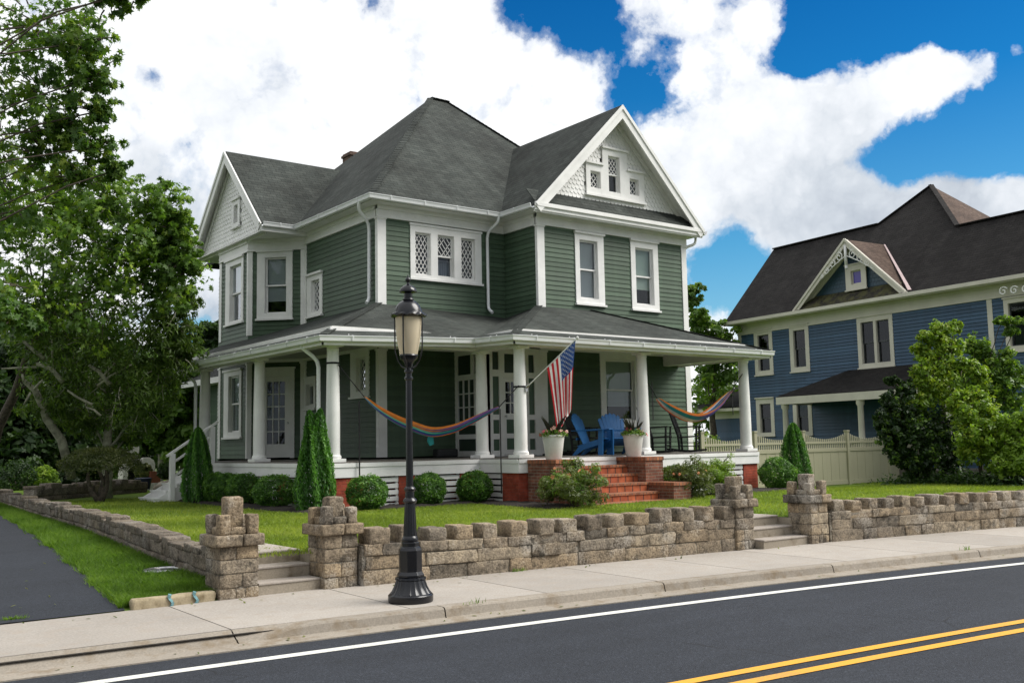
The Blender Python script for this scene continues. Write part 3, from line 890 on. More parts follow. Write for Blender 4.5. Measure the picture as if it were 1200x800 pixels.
def strip(name, mat, prof, x0, x1, attr=True):
    """profile (dy, z) swept along the road edge; prof may depend on x"""
    xs = [x for x in XS if x0 < x < x1]; xs = [x0] + xs + [x1]
    mb = MB(); k = len(prof(x0))
    mb.add([(x, asph(x) + dy, z) for x in xs for dy, z in prof(x)], [(i * k + j, (i + 1) * k + j, (i + 1) * k + j + 1, i * k + j + 1) for i in range(len(xs) - 1) for j in range(k - 1)], rnd.random())
    return mb


gp = strip('gutter_pan', '', lambda x: [(0, -.14), (0, -.118), (.22, -.115 + .01)], -60, 110)
tag(gp.build('gutter_pan', 'kerb_concrete', attr=True), kind='structure')
kb = MB()
xx = -30.0
joints = [-30, -15, -6, 0.2, 3.72, 5.93, 8.9, 11.75, 14.7, 17.7, 20.7, 23.7, 27, 31, 36, 45, 60, 100]
for a, b in zip(joints, joints[1:]):
    q = strip('', '', lambda x: [(.215, -.2), (.215, -.108), (.225 + .12 * (1 - sm(3.7, 4.5, x)) * 0, -.10), (.245, ktop(x) - .022), (.262, ktop(x) - .004), (.285, ktop(x)), (.405, ktop(x) + .001 + .07 * (1 - sm(3.7, 4.5, x))), (.405, -.2)], a + .007, b - .007)
    kb.add(q.v, q.f, rnd.random())
tag(kb.build('kerb', 'kerb_concrete', attr=True), kind='structure')
# dark bed shown in the joints
sheet('sidewalk_bed', 'soil', lambda x, k: (x, asph(x) + .3 + k * (wallY(x) + .25 - asph(x) - .3), -.035), XS, lin(0, 1, 3))
sw = MB()
slabs = [-30, -20, -12, -7, -3.6, -0.9, 1.25, 3.72, 5.62, 7.35, 8.95, 10.55, 12.2, 13.8, 15.4, 17.0, 18.6, 20.2, 21.8, 23.4, 25, 27, 29, 32, 36, 41, 50, 70, 110]
for a, b in zip(slabs, slabs[1:]):
    xs = [a + .008] + [x for x in XS if a + .05 < x < b - .05] + [b - .008]
    sw.cr = rnd.random(); vs = []
    for x in xs:
        dz = -.0 * (1 - sm(3.7, 4.5, x))
        for y, z in ((asph(x) + .418, -.06), (asph(x) + .418, .0), (wallY(x) + .2, .012), (wallY(x) + .2, -.06)): vs.append((x, y, z))
    k = 4
    sw.add(vs, [(i * k + j, (i + 1) * k + j, (i + 1) * k + j + 1, i * k + j + 1) for i in range(len(xs) - 1) for j in range(3)] + [(0, 1, 2, 3), tuple((len(xs) - 1) * k + q for q in (3, 2, 1, 0))])
tag(sw.build('sidewalk', 'sidewalk_concrete', attr=True), kind='structure')


def line(name, mat, off, w, x0, x1):
    mb = MB(); xs = [x0] + [x for x in XS if x0 < x < x1] + [x1]
    def zr(o): k = 1 + (o - .015) / 8.6; return -.13 + .07 * math.sin(math.pi * k) + .0045
    mb.add([(x, asph(x) + o, zr(o)) for x in xs for o in (off - w, off)], [(i * 2, i * 2 + 2, i * 2 + 3, i * 2 + 1) for i in range(len(xs) - 1)])
    return tag(mb.build(name, mat), kind='structure')


line('edge_line', 'white_line', -.50, .155, -60, 110)
line('centre_line', 'yellow_line', -3.53, .115, -60, 110); line('centre_line', 'yellow_line', -3.80, .115, -60, 110)

# lawns, verge and drive
def lawn_fn(x, k):
    return None


ys = lin(0, 1, 26)
def yard_pt(x, k):
    y0 = wallY(x) + .15; y = y0 + k * (60 - y0); return (x, y, yardz(x, y))
xs = sorted(lin(4.9, 60, 90) + [4.75, 5.56, 5.57, 12.57, 12.58, 13.70, 13.71])
def lawn0(x): return wallY(x) + (.9 if (4.7 < x < 5.565 or 12.575 < x < 13.705) else .18)
mb = MB()
ny = 60
for x in xs:
    for j in range(ny):
        k = (j / (ny - 1)) ** 1.6; y0 = lawn0(x); y = y0 + k * (70 - y0)
        xq = max(x, wallX(y) + .15) if x < 6.2 else x
        mb.v.append((xq, y, yardz(xq, y)))
for i in range(len(xs) - 1):
    for j in range(ny - 1): mb.f.append((i * ny + j, (i + 1) * ny + j, (i + 1) * ny + j + 1, i * ny + j + 1)); mb.m.append(0); mb.k.append(0); mb.r.append(.5)
tag(mb.build('lawn', 'turf', smooth='all'), kind='structure')
mb = MB(); yy = lin(11.22, 46, 70)
for y in yy:
    for k in lin(0, 1, 9):
        x = -14 + k * (wallX(y) + .2 + 14); mb.v.append((x, y, vergez(x, y)))
for i in range(len(yy) - 1):
    for j in range(8): mb.f.append((i * 9 + j, i * 9 + j + 1, (i + 1) * 9 + j + 1, (i + 1) * 9 + j)); mb.m.append(0); mb.k.append(0); mb.r.append(.5)
tag(mb.build('verge', 'turf', smooth='all'), kind='structure')
mb = MB()
for y in yy:
    for k in lin(0, 1, 7):
        w = driveX(y) - (-1.0 + .35 * (y - 11.2) * .5); x = driveX(y) - (1 - k) * max(3.2, 3.9)
        mb.v.append((x, y, vergez(x, y) + .016 + .02 * sm(11.4, 12.3, y) - .01 * abs(k - .5)))
for i in range(len(yy) - 1):
    for j in range(6): mb.f.append((i * 7 + j, i * 7 + j + 1, (i + 1) * 7 + j + 1, (i + 1) * 7 + j)); mb.m.append(0); mb.k.append(0); mb.r.append(.5)
tag(mb.build('driveway', 'drive_asphalt', smooth='all'), kind='structure')

# ================================================================== GREEN HOUSE
Ya, Yw, Xa, Xi, Xd, Xb = 21.51, 20.06, 12.21, 16.15, 21.73, 11.03
FZ, FW_, CEIL = 1.39, 1.45, 4.12
EV = 7.87
H = empty('green_house', (14.0, 20.0, .45), 'large dark green clapboard Victorian house with white trim and wraparound porch', 'house')
fF = Fr((0, Ya, 0), (1, 0), (0, -1)); fW = Fr((0, Yw, 0), (1, 0), (0, -1)); fS = Fr((Xa, 0, 0), (0, 1), (-1, 0)); fJ = Fr((Xi, 0, 0), (0, 1), (-1, 0))
f1 = Fr((Xb, 26.82, 0), (1, -1), (-1, -1)); f2 = Fr((Xb, 0, 0), (0, 1), (-1, 0)); f3 = Fr((Xb, 28.97, 0), (1, 1), (-1, 1))
L1 = math.hypot(1.18, 1.18)
fV = Fr((14.45, 0, 0), (0, 1), (-1, 0))
fR = Fr((Xd, 0, 0), (0, 1), (1, 0))


def f1u(x): return (x - Xb) * math.sqrt(2)


TRI = (13.13, 15.35, 5.97, 7.34); W1 = (17.42, 18.46, 5.44, 7.36); W2 = (19.49, 20.57, 5.42, 7.37)
SU = (24.53, 25.47, 5.34, 6.48); B1 = (f1u(11.21), f1u(11.95), 5.36, 7.27); B2 = (27.15, 28.50, 5.36, 7.24); B2L = (27.22, 28.55, 2.06, 3.97)
DR = (f1u(11.26), f1u(12.0), 1.47, 3.98); SL1 = (24.93, 25.72, 2.79, 3.62); SL2 = (21.95, 22.92, 2.98, 4.14); BW = (18.21, 19.62, 2.17, 4.14)


def ins(q, e=.04): return (q[0] + e, q[1] - e, q[2] + e, q[3] - e)


def wallmesh(*jobs, mat='green_siding', parent=None, name='wall'):
    mb = MB()
    for fr, z0, z1, lim, holes in jobs: clap(mb, fr, z0, z1, lim, [ins(h) for h in holes])
    return mb.build(name, mat, parent or H, attr=True, fixn=False)


wallmesh((fF, FW_, 7.5, lambda z: (Xa, Xi), [TRI]))
wallmesh((fW, FW_, 7.5, lambda z: (Xi, Xd), [W1, W2, BW]))
wallmesh((fS, FW_, 7.5, lambda z: (Ya, 25.64), [SU, SL1, SL2]))
wallmesh((fJ, FW_, 7.5, lambda z: (Yw, Ya), []))
wallmesh((f1, FW_, 7.4, lambda z: (0, L1), [B1, DR]))
wallmesh((f2, FW_, 7.4, lambda z: (26.82, 28.97), [B2, B2L]))
wallmesh((f3, .5, 7.4, lambda z: (0, L1), []))
wallmesh((Fr((Xa, 0, 0), (0, 1), (-1, 0)), .5, 7.5, lambda z: (30.15, 32.2), []), (fR, .5, 7.5, lambda z: (Yw, 32.2), []), (Fr((0, 32.2, 0), (1, 0), (0, 1)), .5, 7.5, lambda z: (Xa, Xd), []))
# inner core stops light leaking through
mb = MB()
core = [(Xa + .95, Ya + .95), (Xi + .95, Ya + .95), (Xi + .95, Yw + .95), (Xd - .1, Yw + .95), (Xd - .1, 32.1), (Xa + .95, 32.1)]
mb.prism([(x, y, .5) for x, y in core], (0, 0, 7.2)); mb.build('inner_core', 'dark_room', H)

# corner boards (with small caps), frieze, soffit
mb = MB()
def cboard(fr, u0, u1, z0, z1, d=.035, cap=True):
    mb.mark(); fr.box(mb, u0, u1, -.01, d, z0, z1)
    if cap: fr.box(mb, u0 - .02, u1 + .02, -.01, d + .02, z1 - .05, z1)
for z0, z1 in ((FW_, CEIL), (4.9, 7.44)):
    cboard(fF, Xa - .034, Xa + .21, z0, z1); cboard(fS, Ya + .001, Ya + .09, z0, z1)
    cboard(fW, Xi - .034, Xi + .21, z0, z1); cboard(fJ, Yw + .001, Yw + .06, z0, z1)
    cboard(fW, Xd - .17, Xd + .034, z0, z1)
    cboard(fS, 25.52, 25.68, z0, z1); cboard(f1, L1 - .13, L1 + .0, z0, z1); cboard(f1, -.01, .12, z0, z1); cboard(f2, 26.82 - .01, 26.9, z0, z1); cboard(f2, 28.83, 29.0, z0, z1)
mb.build_each('corner_board', 'white_paint', H, bevel=.004)
mb = MB()
def frieze(fr, u0, u1, z0, z1, d=.05):
    mb.mark(); fr.box(mb, u0, u1, -.01, d, z0, z1); fr.box(mb, u0, u1, -.01, d + .035, z1 - .1, z1); fr.box(mb, u0, u1, -.01, d + .018, z0, z0 + .03)
frieze(fF, Xa - .05, Xi - .05, 7.42, 7.73); frieze(fS, Ya - .05 + .1, 25.62, 7.42, 7.73); frieze(fJ, Yw + .05, Ya - .05, 7.42, 7.73); frieze(fW, Xi - .05, Xd + .05, 7.43, 7.735)
frieze(f1, -.02, L1 + .03, 7.30, 7.64); frieze(f2, 26.80, 28.99, 7.30, 7.645); frieze(f3, 0, L1, 7.30, 7.63)
# first floor frieze under the porch ceiling
for fr, a, b in ((fF, Xa, Xi), (fS, Ya + .05, 25.62), (f1, 0, L1), (f2, 26.85, 28.95), (fW, Xi, Xd)): mb.mark(); fr.box(mb, a, b, -.01, .042, CEIL, CEIL + .16)
mb.build_each('frieze', 'white_paint', H, bevel=.004)

# main hip roof, wing gable roof, side gable roof
AP1, AP2 = V((17.24, 26.85, 13.07)), V((17.92, 26.85, 13.07))
e = [V((11.8, 21.10, EV)), V((22.14, 21.10, EV)), V((22.14, 32.6, EV)), V((11.8, 32.6, EV))]
def roofslab(mb, pts, t=.07):
    mb.prism(pts, (0, 0, -t))
mb = MB()
for pl in ([e[0], e[1], AP2, AP1], [e[1], e[2], AP2], [e[2], e[3], AP1, AP2], [e[3], e[0], AP1]): roofslab(mb, pl)
mr = mb.build('roof', 'green_shingle', H, uv=True)
mb = MB()
for a, b in ((e[0], AP1), (e[1], AP2), (AP1, AP2)):
    mb.mark(); n = max(2, int((b - a).length / .17))
    for i in range(n):
        p, q = a.lerp(b, i / n), a.lerp(b, (i + 1.15) / n); mb.cr = rnd.random(); mb.bar(p + V((0, 0, .018)), q + V((0, 0, .006)), .2, .02)
mb.build_each('ridge_cap', 'green_shingle', mr, uv=True)
# wing gable: ridge X=18.93
RX, RZ = 18.93, 11.08; WL, WR, GF = 15.74, 22.12, 19.64
mb = MB()
roofslab(mb, [V((WL, GF, EV)), V((RX, GF, RZ)), V((RX, 25.6, RZ)), V((WL, 25.6, EV))]); roofslab(mb, [V((WR, GF, EV)), V((WR, 25.6, EV)), V((RX, 25.6, RZ)), V((RX, GF, RZ))])
mb.build('roof', 'green_shingle', H, uv=True)
mb = MB()
roofslab(mb, [V((WL + .06, 19.64, EV + .03)), V((WR - .06, 19.64, EV + .03)), V((WR - .06, Yw, 8.36)), V((WL + .06, Yw, 8.36))], .03)
mb.build('pent_roof', 'green_shingle', H, uv=True)
# side gable: ridge Y=28.06
SX = 10.79; SY0, SY1, SY, SZ = 25.37, 30.75, 28.06, 10.52
mb = MB()
roofslab(mb, [V((SX, SY0, EV)), V((17, SY0, EV)), V((17, SY, SZ)), V((SX, SY, SZ))]); roofslab(mb, [V((SX, SY1, EV)), V((SX, SY, SZ)), V((17, SY, SZ)), V((17, SY1, EV))])
mb.build('roof', 'green_shingle', H, uv=True)
# gable walls in white fancy shingles, as real courses of scales
def gablewall(fr, u0, u1, zb, uc, zt, hole):
    mb = MB(); row = .125; n = int((zt - zb) / row); w = .14
    fr_l = lambda z: (u0 + (uc - u0) * (z - zb) / (zt - zb), u1 + (uc - u1) * (z - zb) / (zt - zb))
    mb.cm = 0
    for i in range(n):
        z = zb + i * row; l, r = fr_l(min(zt - .01, z + row * 1.3)); u = l + (i % 2) * w / 2 - w
        while u < r:
            a, b_ = max(l, u + .004), min(r, u + w - .004); c = (a + b_) / 2
            if b_ - a > .03 and not any(h[0] < c < h[1] and h[2] < z + row / 2 < h[3] for h in hole):
                mb.cr = rnd.random(); k = (b_ - a) * .3
                pts = [(a, z + row * 1.25), (a, z + .045), (a + k, z), (b_ - k, z), (b_, z + .045), (b_, z + row * 1.25)]
                f = [fr.p(p, .016 - .012 * (q - z) / row, q) for p, q in pts]; g = [fr.p(p, -.008, q) for p, q in pts]
                m = 6; mb.add(f + g, [tuple(range(6))] + [(j, m + j, m + (j + 1) % m, (j + 1) % m) for j in range(m)])
            u += w
    return mb.build('gable_wall', 'white_paint', H, fixn=True, attr=True)
GW = [(17.9, 20.08, 8.5, 9.35), (18.5, 19.45, 9.2, 9.88)]
gablewall(fW, 16.2, 21.66, 8.2, RX, 10.95, GW)
fG2 = Fr((Xb - .01, 0, 0), (0, 1), (-1, 0))
gablewall(fG2, 25.46, 30.66, 7.66, SY, 10.39, [(27.4, 28.0, 8.2, 9.0)])
# rake boards, soffits and cornice returns
mb = MB()
def rake(p0, p1, out, w=.24, t=.05, inset=0.0):
    """board along the roof slope from eave p0 to peak p1, on the plane facing out"""
    mb.mark(); d = (V(p1) - V(p0)).normalized(); n = V(out); s = d.cross(n)
    if s.z > 0: s = -s
    a = [V(p0), V(p1), V(p1) + s * w, V(p0) + s * w]
    # cut plumb at the peak
    k = (V(p1) + s * w); a[2] = V((p1[0], p1[1], 0)) + V((0, 0, p1[2] - w / abs(s.z) if abs(s.z) > .1 else p1[2]))
    mb.prism(a, n * t)
z0 = -.035
for xe in (WL, WR):
    rake((xe, GF, EV + z0), (RX, GF, RZ + z0), (0, -1, 0), .25, .045); rake((xe, GF - .045, EV + .0), (RX, GF - .045, RZ + .0), (0, -1, 0), .09, .03)
for ye in (SY0, SY1):
    rake((SX, ye, EV + z0), (SX, SY, SZ + z0), (-1, 0, 0), .24, .045); rake((SX - .045, ye, EV), (SX - .045, SY, SZ), (-1, 0, 0), .08, .03)
# inner rake trim on the gable walls
for xe in (16.1, 21.76): rake((xe, Yw - .02, 8.115), (RX, Yw - .02, 10.94), (0, -1, 0), .12, .03)
for ye in (25.5, 30.62): rake((Xb - .03, ye, 7.7), (Xb - .03, SY, 10.38), (-1, 0, 0), .11, .03)
mb.build_each('rake_board', 'white_paint', H)
mb = MB()
# sloped gable soffits
for xe in (WL, WR): mb.mark(); mb.prism([V((xe, GF + .002, EV - .11)), V((xe, Yw + .06, EV - .11)), V((RX, Yw + .06, RZ - .11)), V((RX, GF + .002, RZ - .11))], (0, 0, .03))
for ye in (SY0, SY1): mb.mark(); mb.prism([V((SX + .002, ye, EV - .11)), V((Xb + .06, ye, EV - .11)), V((Xb + .06, SY, SZ - .11)), V((SX + .002, SY, SZ - .11))], (0, 0, .03))
# flat eave soffits
def soff(pts, z=7.73, t=.025): mb.mark(); mb.prism([(x, y, z) for x, y in pts], (0, 0, t))
soff([(11.82, 21.12), (WL + .3, 21.12), (Xi + .1, Ya + .1), (Xa - .02, Ya + .1)]); soff([(11.82, 21.12), (Xa - .02, Ya + .1), (Xa - .02, 25.7), (11.82, 25.7)], 7.731)
soff([(WL + .02, 19.66), (Xi + .1, Yw + .05), (Xi + .1, Ya + .05), (WL + .02, 21.3)], 7.732); soff([(WL + .02, 19.66), (WR - .02, 19.66), (Xd, Yw + .05), (Xi, Yw + .05)], 7.733)
soff([(Xd, Yw), (WR - .02, 19.7), (WR - .02, 32), (Xd, 32)], 7.73)
soff([(SX + .02, SY0 + .02), (12.3, SY0 + .02), (12.3, SY1 - .02), (SX + .02, SY1 - .02)], 7.64)
mb.build_each('soffit', 'white_paint', H)
mb = MB(); mb.box((SX + .01, SY0 + .005, 7.63), (12.25, SY0 + .03, 7.80)); mb.build('fascia', 'white_paint', H)
mb = MB()
# cornice under the pent roof, gable base moulding
mb.box((WL + .02, 19.63, 7.70), (WR - .02, 19.665, EV + .01)); mb.box((WL, 19.585, 7.80), (WR, 19.63, EV + .035)); mb.box((WL + .015, 19.665, 7.66), (WR - .015, 19.70, 7.73))
mb.mark(); fG2.box(mb, 25.60, 30.52, -.005, .05, 7.60, 7.69); fG2.box(mb, 25.58, 30.54, -.005, .08, 7.665, 7.70)
mb.build_each('cornice', 'white_paint', H, bevel=.006)
# gutters: an open half-round section swept along the eaves
def gutter_path(pts, name='gutter', r=.065):
    mb = MB(); sec = []
    prof = [(-.01, .055), (-.01, -.05), (.05, -.065), (.10, -.045), (.115, .02), (.135, .05), (.135, .062), (.115, .062), (.10, .03), (.085, -.03), (.045, -.045), (.005, -.035)]
    P = [V(p) for p in pts]; n = len(prof); vs = []
    for i, p in enumerate(P):
        d0 = (P[i] - P[i - 1]).normalized() if i else (P[1] - P[0]).normalized(); d1 = (P[i + 1] - P[i]).normalized() if i < len(P) - 1 else d0
        n0 = V((d0.y, -d0.x, 0)).normalized(); n1 = V((d1.y, -d1.x, 0)).normalized(); nn = (n0 + n1); nn = nn / (1 + n0.dot(n1))
        vs += [p + nn * a + V((0, 0, b)) for a, b in prof]
    fs = [(i * n + k, i * n + (k + 1) % n, (i + 1) * n + (k + 1) % n, (i + 1) * n + k) for i in range(len(P) - 1) for k in range(n)] + [tuple(range(n)), tuple(range((len(P) - 1) * n, len(P) * n))[::-1]]
    mb.add(vs, fs)
    g = mb.build(name, 'white_gutter', H, smooth=False)
    hb = MB()
    for a, b in zip(P, P[1:]):
        d = b - a; k = max(1, int(d.length / .95))
        for i in range(k):
            hb.mark(); p = a + d * ((i + .5) / k); nrm = V((d.y, -d.x, 0)).normalized()
            hb.bar(p + nrm * -.06 + V((0, 0, .075)), p + nrm * .12 + V((0, 0, .07)), .022, .012); hb.bar(p + nrm * -.06 + V((0, 0, .07)), p + nrm * -.065 + V((0, 0, .115)), .022, .012)
            hb.bar(p + nrm * .137 + V((0, 0, .062)), p + nrm * .118 + V((0, 0, -.04)), .03, .006)
    hb.build_each('gutter_bracket', 'white_gutter', g)
    return g
gutter_path([(SX + .0, SY0, EV - .065), (11.8, SY0, EV - .065), (11.8, 21.1, EV - .065), (WL, 21.1, EV - .065), (WL, 19.66, EV - .065)])
gutter_path([(WR, 19.6, EV - .065), (WR, 32.4, EV - .065)])
def downspout(path, r=.042):
    mb = MB(); pts = [V(p) for p in path]; out = [pts[0]]
    for i in range(1, len(pts) - 1):
        a, b, c = pts[i - 1], pts[i], pts[i + 1]; q = min(.14, (b - a).length * .4, (c - b).length * .4)
        s, t = b + (a - b).normalized() * q, b + (c - b).normalized() * q
        out += [s, (s + t) / 4 + b / 2, t]
    out.append(pts[-1]); mb.tube(out, r, 10); return mb.build('downspout', 'white_gutter', H, smooth=True)
downspout([(11.72, 21.55, 7.80), (11.74, 21.66, 7.60), (12.12, 21.8, 7.30), (12.12, 21.82, 5.38), (11.98, 21.7, 5.27)])
downspout([(15.62, 21.02, 7.80), (15.62, 21.06, 7.62), (15.52, 21.43, 7.38), (15.52, 21.43, 5.32), (15.52, 21.25, 5.20)])
downspout([(22.18, 20.0, 7.80), (22.18, 20.02, 7.55), (21.84, 20.18, 7.42), (21.84, 20.18, 5.0)])
# chimney
cb = at(415, 186, 35.5)
mb = MB(); mb.box((cb.x - .3, cb.y - .3, cb.z - 2.5), (cb.x + .3, cb.y + .3, cb.z + .02)); mb.box((cb.x - .34, cb.y - .34, cb.z + .02), (cb.x + .34, cb.y + .34, cb.z + .1)); mb.box((cb.x - .3, cb.y - .3, cb.z + .1), (cb.x + .3, cb.y + .3, cb.z + .16))
mb.build('chimney', 'chimney_brick', H, uv=True)

# windows
window(H, fF, TRI, [(13.27, 13.75, 6.06, 7.18, 'lattice', .058, .10), (13.95, 14.48, 6.06, 7.18, 'double latt cur'), (14.69, 15.16, 6.06, 7.18, 'lattice', .058, .10)], hood=.02)
window(H, fW, W1, [(17.57, 18.24, 5.58, 7.20, 'double blind full')]); window(H, fW, W2, [(19.66, 20.38, 5.56, 7.20, 'double shade long')])
window(H, fW, BW, [(18.40, 19.50, 2.30, 3.97, 'double shade blind low')], hood=.03)
window(H, fS, SU, [(24.70, 25.22, 5.42, 6.34, 'lattice', .085, .09)], hood=.06)
window(H, fS, SL1, [(25.05, 25.52, 2.87, 3.47, 'plain')], hood=.02); window(H, fS, SL2, [(22.12, 22.62, 3.10, 3.98, 'lattice', .085, .09)], hood=.02)
window(H, f1, B1, [(f1u(11.37), f1u(11.83), 5.5, 7.12, 'double blind low')]); window(H, f2, B2, [(27.30, 28.18, 5.42, 7.08, 'double blind half')]); window(H, f2, B2L, [(27.38, 28.20, 2.2, 3.84, 'double blind full')])
# attic trio in the front gable and the small attic light in the side gable
fA = Fr((0, Yw - .012, 0), (1, 0), (0, -1))
window(H, fA, (18.5, 19.45, 8.51, 9.88), [(18.71, 19.16, 8.66, 9.71, 'double latt gable')], hood=.05, sill=False)
window(H, fA, (17.88, 18.5, 8.51, 9.37), [(18.03, 18.42, 8.68, 9.18, 'lattice', .07, .085)], hood=.05, sill=False); window(H, fA, (19.45, 20.09, 8.51, 9.36), [(19.52, 19.9, 8.68, 9.17, 'lattice', .07, .085)], hood=.05, sill=False)
mb = MB(); fA.box(mb, 17.84, 20.13, .0, .09, 8.455, 8.51); mb.build('attic_sill', 'white_paint', H)
fA2 = Fr((Xb - .02, 0, 0), (0, 1), (-1, 0))
window(H, fA2, (27.42, 28.02, 8.20, 9.0), [(27.56, 27.86, 8.3, 8.86, 'plain')], hood=.05)

# doors.  door(): slab with glass grid and panels
def door(fr, u0, u1, z0, z1, glass_rect, rows, cols, panels, name='door', knob_side=1):
    mb = MB(); gl = MB(); gu0, gu1, gz0, gz1 = glass_rect
    fr.box(mb, u0, gu0, -.06, -.015, z0, z1); fr.box(mb, gu1, u1, -.06, -.015, z0, z1); fr.box(mb, gu0, gu1, -.06, -.015, gz1, z1); fr.box(mb, gu0, gu1, -.06, -.015, z0, gz0)
    for i in range(1, rows): z = gz0 + (gz1 - gz0) * i / rows; fr.box(mb, gu0, gu1, -.05, -.02, z - .014, z + .014)
    for i in range(1, cols): u = gu0 + (gu1 - gu0) * i / cols; fr.box(mb, u - .013, u + .013, -.051, -.019, gz0, gz1)
    d = mb.build(name, 'white_paint', H)
    gl.poly([fr.p(gu0, -.04, gz0), fr.p(gu1, -.04, gz0), fr.p(gu1, -.04, gz1), fr.p(gu0, -.04, gz1)]); gl.build('pane', 'window_glass', d, fixn=False)
    rc = MB(); fr.box(rc, gu0 - .1, gu1 + .1, -.6, -.58, gz0 - .1, gz1 + .1)
    for a, b in ((gu0 - .12, gu0 - .1), (gu1 + .1, gu1 + .12)): fr.box(rc, a, b, -.6, -.062, gz0 - .1, gz1 + .1)
    fr.box(rc, gu0 - .1, gu1 + .1, -.6, -.062, gz1 + .1, gz1 + .12); fr.box(rc, gu0 - .1, gu1 + .1, -.6, -.062, gz0 - .12, gz0 - .1)
    rc.build('recess', 'dark_room', d)
    if panels:
        pm = MB()
        for (a, b, c, e_) in panels: fr.box(pm, a, b, -.02, -.008, c, e_)
        pm.build('door_panel', 'green_panel', d)
    k = MB(); ku = u1 - .06 if knob_side > 0 else u0 + .06
    p = fr.p(ku, 0, z0 + .95); k.tube([p - fr.N * .02, p + fr.N * .03], .014, 8); k.tube([p + fr.N * .025, p + fr.N * .04, p + fr.N * .055], [.02, .03, .016], 10); k.build('handle', 'steel', d, smooth=True)
    return d
mb = MB()
f1.box(mb, f1u(11.26), f1u(11.36), -.0, .04, 1.45, 3.98); f1.box(mb, f1u(11.91), f1u(12.0), 0, .04, 1.45, 3.98); f1.box(mb, f1u(11.36), f1u(11.91), 0, .04, 3.72, 3.98); f1.box(mb, f1u(11.24), f1u(12.02), .0, .07, 3.93, 3.985)
mb.build('door_casing', 'white_paint', H, bevel=.004)
door(f1, f1u(11.36), f1u(11.91), 1.47, 3.72, (f1u(11.42), f1u(11.79), 1.84, 3.58), 5, 3, [], knob_side=1)

# entrance vestibule: white frame with green panels, glazed sidelights and glazed door
vb = MB(); VP_ = []
fE = Fr((0, Yw - .03, 0), (1, 0), (0, -1)); VX0, VX1 = 14.45, 16.14
fVs = Fr((VX0, 0, 0), (0, 1), (-1, 0)); VY0, VY1 = Yw - .03, Ya
# body
def frame(fr, u0, u1, z0, z1, rects, d0=-.06, d1=.0):
    """flat white framing with rectangular openings left out (rects must not overlap)"""
    us = sorted({u0, u1, *[r[0] for r in rects], *[r[1] for r in rects]}); zs = sorted({z0, z1, *[r[2] for r in rects], *[r[3] for r in rects]})
    for a, b in zip(us, us[1:]):
        run = None
        for c, e_ in zip(zs, zs[1:]):
            mu, mz = (a + b) / 2, (c + e_) / 2
            solid = not any(r[0] < mu < r[1] and r[2] < mz < r[3] for r in rects)
            if solid: run = (run[0], e_) if run else (c, e_)
            if (not solid or e_ == zs[-1]) and run:
                fr.box(vb, a, b, d0, d1, *run); run = None
DX0, DX1 = 14.98, 15.52
rf = [(14.60, 14.80, 3.22 + .35, 4.02), (14.60, 14.80, 2.45, 3.40), (14.60, 14.80, 1.98, 2.32), (14.60, 14.80, 1.56, 1.84), (14.92, 15.58, 1.45, 3.36), (14.97, 15.52, 3.50, 3.98),
      (15.74, 15.93, 3.52, 3.98), (15.74, 15.93, 2.45, 3.38), (15.74, 15.93, 1.98, 2.32), (15.74, 15.93, 1.56, 1.84)]
rf = [(a, b, c, d) for a, b, c, d in rf]
frame(fE, VX0, VX1, 1.42, 4.14, rf)
rs = [(VY0 + .12, VY0 + .62, 3.50, 4.0), (VY0 + .75, VY1 - .12, 3.50, 4.0), (VY0 + .12, VY1 - .12, 2.32, 3.36), (VY0 + .12, VY1 - .12, 1.98, 2.2), (VY0 + .12, VY1 - .12, 1.56, 1.86)]
frame(fVs, VY0, VY1, 1.42, 4.14, rs)
vs_o = vb.build('vestibule', 'white_paint', H)
pn = MB(); dk = MB(); gl = MB(); mt = MB()
for r in rf:
    if r[0] == 14.92: continue
    dk.mark(); pn.mark()
    fE.box(dk if r[2] > 3.45 else pn, r[0] - .01, r[1] + .01, -.055, -.04, r[2] - .01, r[3] + .01)
for r in (rs[0], rs[1], rs[3], rs[4]): dk.mark(); fVs.box(dk, r[0] - .01, r[1] + .01, -.055, -.04, r[2] - .01, r[3] + .01)
r = rs[2]
gl.poly([fVs.p(r[0], -.03, r[2]), fVs.p(r[1], -.03, r[2]), fVs.p(r[1], -.03, r[3]), fVs.p(r[0], -.03, r[3])])
for i in range(1, 3): z = r[2] + (r[3] - r[2]) * i / 3; fVs.box(mt, r[0], r[1], -.05, -.01, z - .014, z + .014)
for i in range(1, 5): u = r[0] + (r[1] - r[0]) * i / 5; fVs.box(mt, u - .013, u + .013, -.051, -.009, r[2], r[3])
pn.build_each('green_panel', 'green_panel', vs_o); dk.build_each('dark_panel', 'dark_green_panel', vs_o); gl.build('pane', 'window_glass', vs_o, fixn=False); mt.build('glazing_bar', 'white_paint', vs_o)
rc = MB(); rc.box((VX0 + .07, Yw + .75, 1.42), (VX1, Yw + .78, 4.14)); rc.box((VX1 - .03, Yw + .04, 1.42), (VX1 - .005, Yw + .75, 4.14)); rc.box((VX0 + .055, Yw + .04, 4.10), (VX1 - .03, Ya - .02, 4.13)); rc.box((VX0 + .75, Yw + .78, 1.42), (VX0 + .78, Ya, 4.1)); rc.build('recess', 'dark_room', vs_o)
door(fE, 14.925, 15.575, 1.46, 3.355, (15.0, 15.40 + .08, 2.48, 3.27), 3, 3, [(15.02, 15.46, 1.98, 2.33), (15.02, 15.46, 1.58, 1.86)], knob_side=-1)

